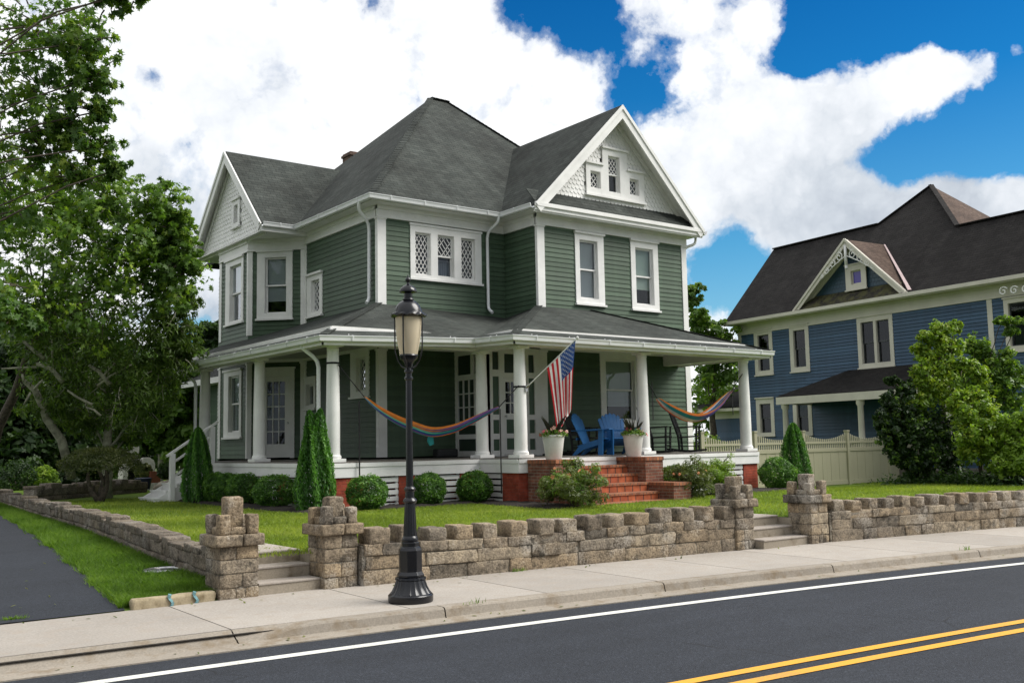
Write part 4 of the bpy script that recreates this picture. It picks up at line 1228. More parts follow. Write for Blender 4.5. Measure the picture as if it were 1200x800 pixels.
# ---------------- porch
XL, YF1, XJ, YF2, XR = 9.33, 18.5, 13.10, 17.07, 20.97
outline = [(XL, 26.75), (XL, YF1), (XJ, YF1), (XJ, YF2), (XR, YF2), (XR, 20.0), (Xi, 20.0), (Xi, 21.45), (Xa, 21.45), (Xa, 25.6), (11.1, 26.75)]
mb = MB(); mb.prism([(x, y, FZ - .035) for x, y in outline], (0, 0, .035)); pf = mb.build('porch_floor', 'porch_floor_paint', H)
# boards of the porch floor: thin raised planks with gaps
mb = MB(); y = YF2 + .0
xb = XL
while xb < XR:
    w = .098
    if xb < 11.1: seg = (YF1 - .03, 26.7)
    elif xb < Xa - .1: seg = (YF1 - .03, 25.55)
    elif xb < XJ: seg = (YF1 - .03, 21.46)
    elif xb < Xi - .1: seg = (YF2 - .03, 21.46)
    else: seg = (YF2 - .03, 20.02)
    mb.box((xb, seg[0], FZ), (xb + w - .005, seg[1], FZ + .02)); xb += w
mb.build('floor_board', 'porch_floor_paint', pf)
mb = MB()
def band(a, b, n, z0, z1, t=.03):
    mb.mark(); a, b, n = V((*a, 0)), V((*b, 0)), V((*n, 0))
    mb.hexa([a + V((0, 0, z0)), b + V((0, 0, z0)), b + n * t + V((0, 0, z0)), a + n * t + V((0, 0, z0)), a + V((0, 0, z1)), b + V((0, 0, z1)), b + n * t + V((0, 0, z1)), a + n * t + V((0, 0, z1))])
sides = [((XL, 26.75), (XL, YF1), (-1, 0)), ((XL - .03, YF1), (XJ, YF1), (0, -1)), ((XJ, YF1 - .03), (XJ, YF2), (-1, 0)), ((XJ - .03, YF2), (XR, YF2), (0, -1)), ((XR, YF2 - .03), (XR, 20.0), (1, 0))]
for a, b, n in sides:
    band(a, b, n, FZ - .30, FZ - .02); a2 = (a[0] + n[0] * .03, a[1] + n[1] * .03); b2 = (b[0] + n[0] * .03, b[1] + n[1] * .03); band(a2, b2, n, FZ - .09, FZ - .004, .02)
mb.build_each('porch_skirt', 'white_paint', H, bevel=.004)
# foundation: brick piers with white slatted vents between, dark void behind
def pier(x0, x1, y0, y1):
    mb = MB(); mb.box((x0, y0, .36), (x1, y1, FZ - .30)); mb.build('pier', 'pier_brick', H, uv=True)
def vent(fr, u0, u1, z0=.42, z1=1.09):
    mb = MB(); n = 5; h = (z1 - z0) / n
    fr.box(mb, u0, u0 + .05, -.09, -.05, z0, z1); fr.box(mb, u1 - .05, u1, -.09, -.05, z0, z1)
    for i in range(n): fr.box(mb, u0 + .0, u1 - .0, -.05, -.028, z0 + i * h + .012, z0 + (i + 1) * h - .028)
    mb.build('slat_vent', 'white_paint', H)
p1 = Fr((0, YF1, 0), (1, 0), (0, -1)); p2 = Fr((0, YF2, 0), (1, 0), (0, -1)); pL = Fr((XL, 0, 0), (0, 1), (-1, 0)); pJ = Fr((XJ, 0, 0), (0, 1), (-1, 0)); pR = Fr((XR, 0, 0), (0, 1), (1, 0))
pier(XL + .01, XL + .95, YF1 + .01, YF1 + .4); pier(10.98, 11.38, YF1 + .01, YF1 + .4); pier(12.55, XJ - .004, YF1 + .01, YF1 + .4)
vent(p1, 10.28, 10.98); vent(p1, 11.38, 12.55)
pier(XJ + .01, XJ + .42, YF2 + .01, YF2 + .62); vent(pJ, YF2 + .63, YF1)
for x in (17.75,): pier(x, x + .42, YF2 + .01, YF2 + .4)
vent(p2, 18.17, 20.4); vent(p2, 16.85, 17.75); pier(20.42, XR - .01, YF2 + .01, YF2 + .5)
for y0 in (20.6, 22.3, 24.2): pier(XL + .01, XL + .4, y0, y0 + .4)
for a, b in ((18.92, 20.6), (21.0, 22.3), (22.7, 24.2), (24.6, 26.7)): vent(pL, a, b)
vent(pR, YF2 + .52, 19.9)
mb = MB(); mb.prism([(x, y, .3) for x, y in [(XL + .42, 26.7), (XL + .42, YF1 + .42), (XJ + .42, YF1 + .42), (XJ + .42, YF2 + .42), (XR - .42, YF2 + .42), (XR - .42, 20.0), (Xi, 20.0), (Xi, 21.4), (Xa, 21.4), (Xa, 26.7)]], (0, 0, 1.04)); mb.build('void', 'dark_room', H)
# columns: slightly tapered round shafts on square plinths with plain capitals
TOP = 3.84
cols = [(9.53, 26.07), (9.53, 22.47), (9.53, 18.70), (13.31, 18.71), (13.31, 17.26), (17.04, 17.26), (20.78, 17.26)]
colo = []
for cx, cy in cols:
    mb = MB(); h = TOP - FZ
    prof = [(.165, .07), (.175, .10), (.165, .135), (.148, .15), (.145, .2)] + [(.145 - .035 * max(0, t - .25) ** 1.4, .2 + t * (h - .34)) for t in lin(0, 1, 9)] + [(.13, h - .13), (.13, h - .11), (.12, h - .09), (.15, h - .06)]
    mb.lathe((cx, cy, FZ + .02), prof, 28)
    c = mb.build('porch_column', 'white_paint', H, smooth=True)
    mb = MB(); mb.box((cx - .2, cy - .2, FZ + .018), (cx + .2, cy + .2, FZ + .09)); mb.build('plinth', 'white_paint', c, bevel=.008)
    mb = MB(); mb.box((cx - .165, cy - .165, TOP - .05), (cx + .165, cy + .165, TOP + .002)); mb.build('capital', 'white_paint', c, bevel=.006)
    colo.append(c)
mb = MB()
def beam(a, b, w=.24, z0=TOP, z1=4.20):
    mb.mark(); a, b = V((*a, (z0 + z1) / 2)), V((*b, (z0 + z1) / 2)); mb.bar(a, b, w, z1 - z0)
beam((9.53, 26.9), (9.53, 18.58)); beam((9.65, 18.70), (13.19, 18.70), .24, TOP + .002); beam((13.31, 18.82), (13.31, 17.14), .24, TOP + .001); beam((13.43, 17.26), (20.9, 17.26), .24, TOP + .003); beam((20.78, 17.38), (20.78, 20.06), .24, TOP + .004)
mb.build_each('porch_beam', 'white_paint', H, bevel=.005)
mb = MB(); ceil = [(9.5, 26.85), (9.5, 18.68), (13.29, 18.68), (13.29, 17.24), (20.8, 17.24), (20.8, 20.06), (Xi, 20.06), (Xi, Ya), (Xa, Ya), (Xa, 25.64), (11.03, 26.85)]
mb.prism([(x, y, 4.205) for x, y in ceil], (0, 0, .03)); mb.build('porch_ceiling', 'porch_ceiling_paint', H)
# porch roof planes, eave line sagging a little as on the real house
G0 = 4.02; z1_, z3_, zr = 3.965, 4.085, 4.03
E1 = V((9.03, 26.88, 4.0)); E2 = V((9.03, 18.18, z1_)); E3 = V((12.79, 18.18, z3_)); E4 = V((12.79, 16.75, zr)); E5 = V((21.29, 16.75, zr)); E6 = V((21.29, Yw, zr))
TW = 5.27
T1 = V((11.03, 26.88, 4.80)); TA = V((Xa, Ya, 5.25)); TE = V((Xa, 25.64, 5.20)); TB = V((Xi, Ya, 5.12)); TC = V((Xi, Yw, TW)); TR = V((17.98, Yw, TW))
mb = MB()
for pl in ([E1, E2, TA, TE], [E1, TE, V((11.03, 26.82, 4.80))], [V((11.03, 26.82, 4.80)), V((11.03, 28.9, 4.80)), V((10.6, 28.9, 4.62)), E1], [E2, E3, TB, TA], [E3, E4, TC, TB], [E4, E5, TR, TC], [E5, E6, TR]): roofslab(mb, pl, .06)
pr_ = mb.build('porch_roof', 'green_shingle', H, uv=True)
mb = MB()
for a, b in ((E2, TA), (E4, TC), (E5, TR)):
    mb.mark(); n = max(2, int((b - a).length / .2))
    for i in range(n):
        p, q = a.lerp(b, i / n), a.lerp(b, (i + 1.1) / n); mb.bar(p + V((0, 0, .016)), q + V((0, 0, .008)), .2, .016)
mb.build_each('ridge_cap', 'green_shingle', pr_, uv=True)
mb = MB()
def fas(a, b, n):
    mb.mark(); a, b, n = V(a), V(b), V(n); mb.hexa([a + V((0, 0, -.2)), b + V((0, 0, -.2)), b - n * .03 + V((0, 0, -.2)), a - n * .03 + V((0, 0, -.2)), a + V((0, 0, -.062)), b + V((0, 0, -.062)), b - n * .03 + V((0, 0, -.062)), a - n * .03 + V((0, 0, -.062))])
for a, b, n in ((E1, E2, (-1, 0, 0)), (E2, E3, (0, -1, 0)), (E3, E4, (-1, 0, 0)), (E4, E5, (0, -1, 0)), (E5, E6, (1, 0, 0))): fas(a, b, n)
# soffit from beam to eave
for a, b, c, d in (((9.05, 26.85), (9.05, 18.2), (9.42, 18.6), (9.42, 26.85)), ((9.05, 18.2), (12.81, 18.2), (13.2, 18.6), (9.42, 18.6)), ((12.81, 18.2), (12.81, 16.77), (13.2, 17.15), (13.2, 18.6)), ((12.81, 16.77), (21.27, 16.77), (20.88, 17.15), (13.2, 17.15)), ((21.27, 16.77), (21.27, 20.05), (20.88, 20.05), (20.88, 17.15))):
    mb.mark(); mb.prism([(*q, 3.875) for q in (a, b, c, d)], (0, 0, .02))
mb.build_each('fascia', 'white_paint', H)
gz = -.08
gutter_path([E1 + V((0, 0, gz)), E2 + V((0, 0, gz)), E3 + V((0, 0, gz)), E4 + V((0, 0, gz)), E5 + V((.03, 0, gz))])
downspout([(9.0, 19.1, 3.93), (9.02, 19.12, 3.80), (9.36, 19.02, 3.52), (9.36, 19.02, .5)]); downspout([(9.0, 26.6, 3.9), (9.05, 26.55, 3.75), (9.40, 26.42, 3.55), (9.40, 26.42, 1.2)])
downspout([(21.26, 17.5, 3.95), (21.24, 17.5, 3.78), (20.99, 17.48, 3.60), (20.99, 17.48, .4)])
# side stair with handrail, going down to the left lawn
mb = MB(); run = .285; YS0, YS1 = 24.85, 26.1
for i in range(5):
    z = FZ - (i + 1) * .165; x = XL - .03 - i * run
    mb.box((x - run - .03, YS0 + .02, z - .035), (x, YS1, z)); mb.box((x - run - .01, YS0 + .04, z - .165), (x - run + .012, YS1 - .02, z - .035))
for y in (YS0 + .03, YS1 - .06): mb.prism([(XL - .03, y, .45), (XL - .03 - 5 * run, y, .45), (XL - .03 - 5 * run, y, .52), (XL - .03, y, 1.30)], (0, .04, 0))
ss = mb.build('side_stair', 'white_paint', H)
mb = MB()
for y in (YS0,):
    xt, xb_ = XL - .05, XL - 1.05
    mb.mark(); mb.box((xt - .06, y - .06, .45), (xt + .06, y + .06, 2.30)); mb.mark(); mb.box((xb_ - .06, y - .06, .42), (xb_ + .06, y + .06, 1.64))
    for dz, w in ((0, .1), (-.26, .045), (-.62, .045)):
        mb.mark(); e0 = .14 if dz == 0 else -.06
        k = .66 / (xt - xb_); mb.bar((xt + e0, y, 2.33 + dz + k * e0), (xb_ - e0, y, 1.67 + dz - k * e0), w, .055)
mb.build_each('handrail', 'white_paint', ss, bevel=.004)
# rear ell behind the bay
fRr = Fr((0, 33.0, 0), (1, 0), (0, -1))
mb = MB(); clap(mb, Fr((12.4, 0, 0), (0, 1), (-1, 0)), .5, 4.0, lambda z: (30.2, 34.5)); mb.build('wall', 'green_siding', H, attr=True, fixn=False)
mb = MB(); mb.prism([(11.9, 30.1, 4.0), (11.9, 34.8, 4.0), (13.6, 34.8, 5.0), (13.6, 30.1, 5.0)], (0, 0, .07)); mb.build('roof', 'green_shingle', H, uv=True)
mb = MB(); mb.box((11.86, 30.1, 3.88), (11.93, 34.8, 4.07)); mb.box((11.93, 30.1, 3.9), (12.5, 34.8, 3.93)); mb.box((12.3, 32.3, .5), (12.38, 32.5, 3.9)); mb.build('fascia', 'white_paint', H)

# ================================================================== BRICK PORCH STAIR
S_ = empty('porch_stair', (14.8, 16.2, .45), 'red brick steps with stepped cheek walls leading up to the green porch', 'steps')
tz = [1.20, 1.01, .82, .63, .46]; ty = [16.67, 16.34, 16.01, 15.68, 15.35]; SX0, SX1 = 13.80, 15.90
for i in range(5):
    mb = MB(); mb.box((SX0, ty[i] - .02, tz[i] - .055), (SX1, (ty[i - 1] + .01) if i else YF2 - .06, tz[i])); tr_ = mb.build('tread', 'tread_brick', S_, uv=True, bevel=.006)
    mb = MB(); mb.box((SX0 + .002, ty[i], (tz[i + 1] + .001) if i < 4 else .3), (SX1 - .002, ty[i] + .1, tz[i] - .056)); mb.build('riser', 'riser_brick', S_, uv=True)
for x0, x1 in ((13.30, 13.80), (15.90, 16.45)):
    mb = MB(); mb.box((x0, 16.08, .3), (x1, YF2 - .055, 1.285)); mb.box((x0 + .003, 15.25, .3), (x1 - .003, 16.08, .745)); ck = mb.build('cheek_wall', 'stair_brick', S_, uv=True)
    mb = MB(); mb.box((x0 - .012, 16.06, 1.286), (x1 + .012, YF2 - .053, 1.37)); mb.box((x0 - .01, 15.23, .746), (x1 + .01, 16.078, .82)); mb.build('coping', 'tread_brick', ck, uv=True, bevel=.006)

# ================================================================== STONE WALLS, PIERS AND STEPS TO THE STREET
def stone_wall(name, label, group, curve, s0, s1, thick, zb, zt, zm, mer_w, mer_gap, mat='granite', seed=1, irregular=0.0):
    """curve(s)->(point on the street face, inward normal).  Courses of rough blocks over a mortar core, crenel stones on top"""
    rg = random.Random(seed)
    p0, _ = curve((s0 + s1) / 2)
    W = empty(name, (p0.x, p0.y, zb(s0)), label, 'wall', group)
    core = MB(); n = max(2, int((s1 - s0) / .4)); ss_ = lin(s0, s1, n + 1)
    for a, b in zip(ss_, ss_[1:]):
        (pa, na), (pb, nb) = curve(a), curve(b); i = .014 if not irregular else .03
        core.hexa([pa + na * i + V((0, 0, zb(a) - .15)), pb + nb * i + V((0, 0, zb(b) - .15)), pb + nb * (thick - i) + V((0, 0, zb(b) - .15)), pa + na * (thick - i) + V((0, 0, zb(a) - .15)),
                   pa + na * i + V((0, 0, zt(a) - .02)), pb + nb * i + V((0, 0, zt(b) - .02)), pb + nb * (thick - i) + V((0, 0, zt(b) - .02)), pa + na * (thick - i) + V((0, 0, zt(a) - .02))])
    core.build('mortar', 'mortar', W, attr=True)
    st = MB(); sd = seed * 10
    def block(a, b, z0f, z1f, d0, d1, amp, rough, tgt):
        nonlocal sd; sd += 1
        (pa, na), (pb, nb) = curve(a), curve(b)
        rough_block(tgt, [pa + na * d0 + V((0, 0, z0f(a))), pb + nb * d0 + V((0, 0, z0f(b))), pb + nb * d1 + V((0, 0, z0f(b))), pa + na * d1 + V((0, 0, z0f(a))),
                          pa + na * d0 + V((0, 0, z1f(a))), pb + nb * d0 + V((0, 0, z1f(b))), pb + nb * d1 + V((0, 0, z1f(b))), pa + na * d1 + V((0, 0, z1f(a)))], amp, rough, 2, sd)
    fr_ = [(-.05, .38), (.38, .72), (.72, 1.0)] if not irregular else [(-.1, .5), (.5, 1.0)]
    for k, (f0, f1_) in enumerate(fr_):
        s = s0 + rg.uniform(0, .05)
        while s < s1 - .08:
            L = min(rg.uniform(.30, .85) * (1 if k < 2 else .8), s1 - s); L = s1 - s if s1 - s - L < .12 else L
            j0, j1 = f0 + rg.uniform(-.012, .012), f1_ + rg.uniform(-.02, .02) * (k < len(fr_) - 1)
            pr = rg.uniform(-.016, .008)
            block(s + .004, s + L - .004, lambda q: zb(q) + j0 * (zt(q) - zb(q)) + .004, lambda q: zb(q) + j1 * (zt(q) - zb(q)) - .003, pr, thick - rg.uniform(-.01, .02),   .023 if not irregular else .024, .010 if not irregular else .02, st)
            s += L
    st.build('stonework', mat, W, smooth='all', attr=True)
    s = s0 + (mer_gap * .6 if not irregular else 0)
    while s < s1 - mer_w * .5:
        w = mer_w * rg.uniform(.82, 1.18); h = zm * rg.uniform(.85, 1.12) * (1 if not irregular else rg.uniform(.4, 1.1)); mb = MB()
        if s + w > s1: w = s1 - s
        block(s, s + w, lambda q: zt(q) - .015, lambda q: zt(q) + h, rg.uniform(-.015, .008), thick * rg.uniform(.95, 1.02), .014, .018, mb)
        mb.build('merlon', mat, W, smooth='all', attr=True)
        g = mer_gap * rg.uniform(.75, 1.25)
        if not irregular and rg.random() < .6:
            block(s + w + .01, s + w + g - .01, lambda q: zt(q) - .02, lambda q: zt(q) + h * rg.uniform(.18, .42), .0, thick * .95, .014, .02, st)
        s += w + g
    return W


def street(s): return V((s, wallY(s), 0)), V((.02 + .0096 * s, 1, 0)).normalized()


stone_wall('stone_wall', 'long grey granite garden wall with castle crenels between the lamp and the right gate', 'castle style garden walls', street, 6.03, 12.16, .36, lambda s: 0, lambda s: .49 + .02 * math.sin(s * 1.3), .185, .25, .16, seed=3)
stone_wall('stone_wall', 'crenellated granite garden wall running from the right gate to the right edge', 'castle style garden walls', street, 14.18, 27.0, .36, lambda s: .0, lambda s: .50, .17, .225, .16, seed=5)


def wallX(y): return 4.5 + .6 * sm(11, 22, y) + .25 * sm(22, 32, y)


stone_wall('stone_wall', 'low rough stone wall with uneven coping beside the driveway grass', 'castle style garden walls', lambda s: (V((wallX(s), s, 0)), V((1, -.05, 0)).normalized()), 11.72, 33.0, .34,
           lambda s: vergez(wallX(s), s) - .02, lambda s: .40 + .013 * (s - 12), .11, .36, .03, 'dark_granite', 9, irregular=1)
# merlons of that long wall overlap into rough coping; the garden retaining wall behind it
stone_wall('stone_wall', 'short lumpy boulder wall at the back of the side garden', None, lambda s: (V((5.75, 27.6, 0)).lerp(V((9.35, 30.2, 0)), s / 4.4), V((-.58, .81, 0))), 0, 4.4, .4, lambda s: .42, lambda s: .82, .12, .34, .2, 'dark_granite', 12, irregular=.6)


def gate_pier(label, x, w, y, zs, tall, seed):
    t = empty('gate_pier', (x + w / 2, y + w / 2, 0), label, 'pillar', 'castle style gate piers'); rg = random.Random(seed); sd = seed * 31
    core = MB(); core.box((x + .03, y + .03, -.1), (x + w - .03, y + w - .03, zs)); core.v = []; core.f = []; core.m = []; core.r = []; core.k = []; core.box((x + .013, y + .013, -.1), (x + w - .013, y + w - .013, zs)); core.build('mortar', 'mortar', t, attr=True)
    st = MB(); z = 0; hs = [.14, .17, .17, .16]
    tot = sum(hs); hs = [h * zs / tot for h in hs]
    for k, h in enumerate(hs):
        c = rg.uniform(.4, .6) * w; pieces = [(0, c), (c, w)] if k % 2 else ([(0, w)] if k == 2 else [(0, w * .42), (w * .42, w * .66), (w * .66, w)])
        for a, b in pieces:
            for (d0, d1) in ((0, w * .52), (w * .52, w)):
                sd += 1
                q = [(x + a, y + d0, z), (x + b, y + d0, z), (x + b, y + d1, z), (x + a, y + d1, z)]
                g = .004
                rough_block(st, [(q[0][0] + g, q[0][1], z + g), (q[1][0] - g, q[1][1], z + g), (q[2][0] - g, q[2][1], z + g), (q[3][0] + g, q[3][1], z + g), (q[0][0] + g, q[0][1], z + h - g), (q[1][0] - g, q[1][1], z + h - g), (q[2][0] - g, q[2][1], z + h - g), (q[3][0] + g, q[3][1], z + h - g)], .012, .010, 2, sd)
        z += h
    st.build('stonework', 'granite', t, smooth='all', attr=True)
    mb = MB(); e = .055
    for a, b in ((-e, w * .55), (w * .55 + .008, w + e)):
        sd += 1; rough_block(mb, [(x + a, y - e, zs), (x + b, y - e, zs), (x + b, y + w + e, zs), (x + a, y + w + e, zs), (x + a, y - e, zs + .13), (x + b, y - e, zs + .13), (x + b, y + w + e, zs + .13), (x + a, y + w + e, zs + .13)], .012, .018, 2, sd)
    mb.build('capstone', 'granite', t, smooth='all', attr=True)
    z1 = zs + .125; m_ = .13
    spots = [(0, 0), (w - m_, 0), (0, w - m_), (w - m_, w - m_)]
    for (a, b) in spots:
        sd += 1; mb = MB(); h = .22 * rg.uniform(.92, 1.1)
        rough_block(mb, [(x + a, y + b, z1), (x + a + m_, y + b, z1), (x + a + m_, y + b + m_, z1), (x + a, y + b + m_, z1), (x + a, y + b, z1 + h), (x + a + m_, y + b, z1 + h), (x + a + m_, y + b + m_, z1 + h), (x + a, y + b + m_, z1 + h)], .012, .018, 2, sd)
        mb.build('merlon', 'granite', t, smooth='all', attr=True)
    mb = MB(); c = w / 2; k = .10; sd += 1
    rough_block(mb, [(x + c - k, y + c - k, z1), (x + c + k, y + c - k, z1), (x + c + k, y + c + k, z1), (x + c - k, y + c + k, z1), (x + c - k, y + c - k, z1 + tall), (x + c + k, y + c - k, z1 + tall), (x + c + k, y + c + k, z1 + tall), (x + c - k, y + c + k, z1 + tall)], .012, .02, 2, sd)
    for (a, b) in ((m_, .02), (.02, m_), (w - m_ + .01, m_), (m_, w - m_ + .01)):
        sd += 1; l = w - 2 * m_ - .02; lx, ly = (l, .10) if a == m_ else (.10, l)
        rough_block(mb, [(x + a, y + b, z1), (x + a + lx, y + b, z1), (x + a + lx, y + b + ly, z1), (x + a, y + b + ly, z1), (x + a, y + b, z1 + .09), (x + a + lx, y + b, z1 + .09), (x + a + lx, y + b + ly, z1 + .09), (x + a, y + b + ly, z1 + .09)], .012, .018, 2, sd)
    mb.build('turret', 'granite', t, smooth='all', attr=True)
    return t


gate_pier('castle topped stone gate pier nearest the driveway, with the tallest middle stone', 4.285, .47, 11.20, .60, .43, 2)
gate_pier('castle topped stone gate pier just left of the street lamp', 5.56, .46, 11.14, .645, .33, 3)
gate_pier('castle topped stone gate pier on the left of the steps near the brick stair', 12.16, .42, 10.36, .66, .35, 4)
gate_pier('castle topped stone gate pier on the right of the steps near the brick stair', 13.70, .46, 10.12, .66, .34, 6)


def street_steps(label, x0, x1, y, zt):
    zt += .03
    t = empty('stone_steps', ((x0 + x1) / 2, y, 0), label, 'steps', 'garden steps from the pavement')
    for xa in (x0 - .03, x1):
        mb = MB(); mb.box((xa, y + .30, -.05), (xa + .03, y + 1.2, zt - .035)); mb.build('side_wall', 'step_concrete', t, attr=True)
    for i in range(3):
        z = (i + 1) * zt / 3
        mb = MB(); mb.box((x0, y + i * .29, z - zt / 3 - .02), (x1 - i * .0, y + 1.0, z - .028)); mb.build('riser', 'step_concrete', t, bevel=.006, attr=True)
        mb = MB(); mb.box((x0 + .002, y + i * .29 - .012, z - .028), (x1 - .002, y + (i + 1) * .29 + .01 if i < 2 else y + 2.1, z)); mb.build('tread', 'tread_concrete', t, bevel=.01, attr=True)


street_steps('three weathered concrete steps between the two left stone piers', 4.765, 5.555, 11.24, .42); street_steps('three weathered concrete steps between the two right stone piers', 12.59, 13.69, 10.20, .42)
# edging stone with blue utility paint
mb = MB(); q = [(3.32, 11.20), (4.27, 11.235), (4.27, 11.37), (3.32, 11.34)]
rough_block(mb, [(*p, -.02) for p in q] + [(*p, .12) for p in q], .015, .03, 6, 77)
ed = tag(mb.build('edging_stone', 'edging_stone', smooth='all', attr=True, loc=(3.8, 11.28, 0)), 'low pale stone edging with blue utility paint marks beside the driveway', 'kerb stone')
mb = MB()
for x in (3.74, 4.02):
    pts = [(x + .022 * math.sin(k * 1.1), 11.19 + .0368 * (x - 3.32) - .004 + (0 if k < 5 else (k - 5) * .05), min(.128, .0 + k * .026)) for k in range(8)]
    for a, b in zip(pts, pts[1:]): mb.bar(a, b, .035, .006, (0, -.7, .7))
mb.build('paint_mark', 'blue_spray', ed)
# round utility cover in the verge
t = empty('utility_cover', (4.40, 13.45, .1), 'round dark metal utility cover lying in the grass by the stone wall', 'cover')
mb = MB(); mb.lathe((4.40, 13.45, .0), [(.29, .0), (.29, .15), (.285, .155), (.0005, .155)], 32); mb.build('lid', 'grey_metal', t)
mb = MB()
for r0 in (.26, .18): mb.tube([(4.40 + r0 * math.cos(a), 13.45 + r0 * math.sin(a), .157) for a in lin(0, 2 * math.pi, 33)], .008, 5)
for k in range(16): a = k * math.pi / 8; mb.bar((4.40 + .2 * math.cos(a), 13.45 + .2 * math.sin(a), .158), (4.40 + .24 * math.cos(a), 13.45 + .24 * math.sin(a), .158), .02, .008)
mb.box((4.34, 13.43, .155), (4.46, 13.47, .165)); mb.build('lid_ribs', 'steel', t)

# ================================================================== STREET LAMP
LX, LY = 5.87, 9.66
L = empty('street_lamp', (LX, LY, 0), 'black cast iron street lamp with frosted tapered lantern on the kerb', 'street lamp')
mb = MB(); c = (LX, LY, 0)
mb.lathe(c, [(.245, .0), (.25, .02), (.25, .075), (.238, .09), (.225, .095)], 32); mb.build('base_plinth', 'black_metal', L, smooth=True)
mb = MB(); mb.lathe(c, [(.225, .095), (.205, .12), (.18, .17), (.165, .215), (.158, .235), (.168, .245), (.165, .265), (.14, .275)], 44, .028); mb.build('bell_base', 'black_metal', L, smooth=True)
mb = MB(); mb.lathe(c, [(.155, .275), (.155, .295), (.132, .33), (.132, .56), (.118, .59), (.102, .60), (.102, .645), (.09, .655)], 8); mb.build('octagonal_box', 'black_metal', L, bevel=.004)
mb = MB(); mb.mark(); mb.lathe(c, [(.09, .655), (.095, .675), (.085, .70), (.076, .715)], 28); mb.mark(); mb.lathe(c, [(.055, 1.07), (.075, 1.085), (.08, 1.10), (.07, 1.12), (.052, 1.135), (.05, 1.20), (.062, 1.215), (.066, 1.232), (.056, 1.25), (.04, 1.262)], 28)
mb.mark(); mb.lathe(c, [(.036, 2.44), (.05, 2.455), (.05, 2.475), (.037, 2.487), (.037, 2.52), (.05, 2.535), (.05, 2.555), (.036, 2.57)], 28); mb.build_each('collar', 'black_metal', L, smooth=True)
mb = MB(); mb.lathe(c, [(.074, .715), (.055, 1.08)], 32, .04); mb.lathe(c, [(.040, 1.26), (.0335, 2.45)], 32, .03); mb.lathe(c, [(.034, 2.48), (.034, 2.6)], 24); mb.build('post', 'black_metal', L, smooth=True)
mb = MB(); mb.lathe(c, [(.034, 2.59), (.042, 2.63), (.07, 2.66), (.10, 2.69), (.108, 2.72), (.100, 2.735)], 28)
mb.build('lantern_cup', 'black_metal', L, smooth=True)
mb = MB()
for k in range(4):
    a = k * math.pi / 2 + R(38) ; d = V((math.cos(a), math.sin(a), 0)); o = V((LX, LY, 0))
    mb.tube([o + d * .165 + V((0, 0, 3.16)), o + d * .165 + V((0, 0, 2.85)), o + d * .158 + V((0, 0, 2.76)), o + d * .13 + V((0, 0, 2.67)), o + d * .085 + V((0, 0, 2.60)), o + d * .036 + V((0, 0, 2.575))], .0085, 8)
mb.build('lantern_frame', 'black_metal', L, smooth=True)
mb = MB(); mb.lathe(c, [(.100, 2.735), (.112, 2.80), (.128, 2.88), (.140, 2.98), (.146, 3.08), (.148, 3.16)], 40); gb = mb.build('globe', 'frosted_globe', L, smooth=True)
mb = MB(); mb.lathe(c, [(.035, 2.735), (.035, 2.93), (.028, 2.94), (.028, 2.95)], 16); mb.lathe(c, [(.02, 2.95), (.045, 2.99), (.05, 3.04), (.03, 3.10)], 16); mb.build('lamp_socket', 'socket_grey', L, smooth=True)
mb = MB(); n = 40; c0 = V((LX, LY, 0)); vs = []
for k in range(n):
    a = k * 2 * math.pi / n; s = .5 + .5 * math.cos(k * math.pi / 2 * 1.0)
    d = V((math.cos(a), math.sin(a), 0))
    vs += [c0 + d * .165 + V((0, 0, 3.155)), c0 + d * (.20 + .012 * s) + V((0, 0, 3.165 + .02 * s)), c0 + d * .195 + V((0, 0, 3.20)), c0 + d * .16 + V((0, 0, 3.215))]
mb.add(vs, [(k * 4 + j, k * 4 + (j + 1) % 4, ((k + 1) % n) * 4 + (j + 1) % 4, ((k + 1) % n) * 4 + j) for k in range(n) for j in range(4)])
mb.build('crown_rim', 'black_metal', L)
mb = MB(); mb.lathe(c, [(.165, 3.20), (.158, 3.23), (.145, 3.27), (.12, 3.31), (.085, 3.34), (.06, 3.352), (.066, 3.36), (.062, 3.372), (.048, 3.38), (.048, 3.43), (.055, 3.435), (.10, 3.445), (.102, 3.455), (.09, 3.485), (.06, 3.515), (.03, 3.53), (.018, 3.54)], 36); mb.build('cap', 'black_metal', L, smooth=True)
mb = MB(); mb.lathe(c, [(.018, 3.535), (.014, 3.56), (.028, 3.575), (.032, 3.59), (.026, 3.608), (.01, 3.62), (.006, 3.645), (.002, 3.655)], 20); mb.build('finial', 'black_metal', L, smooth=True)

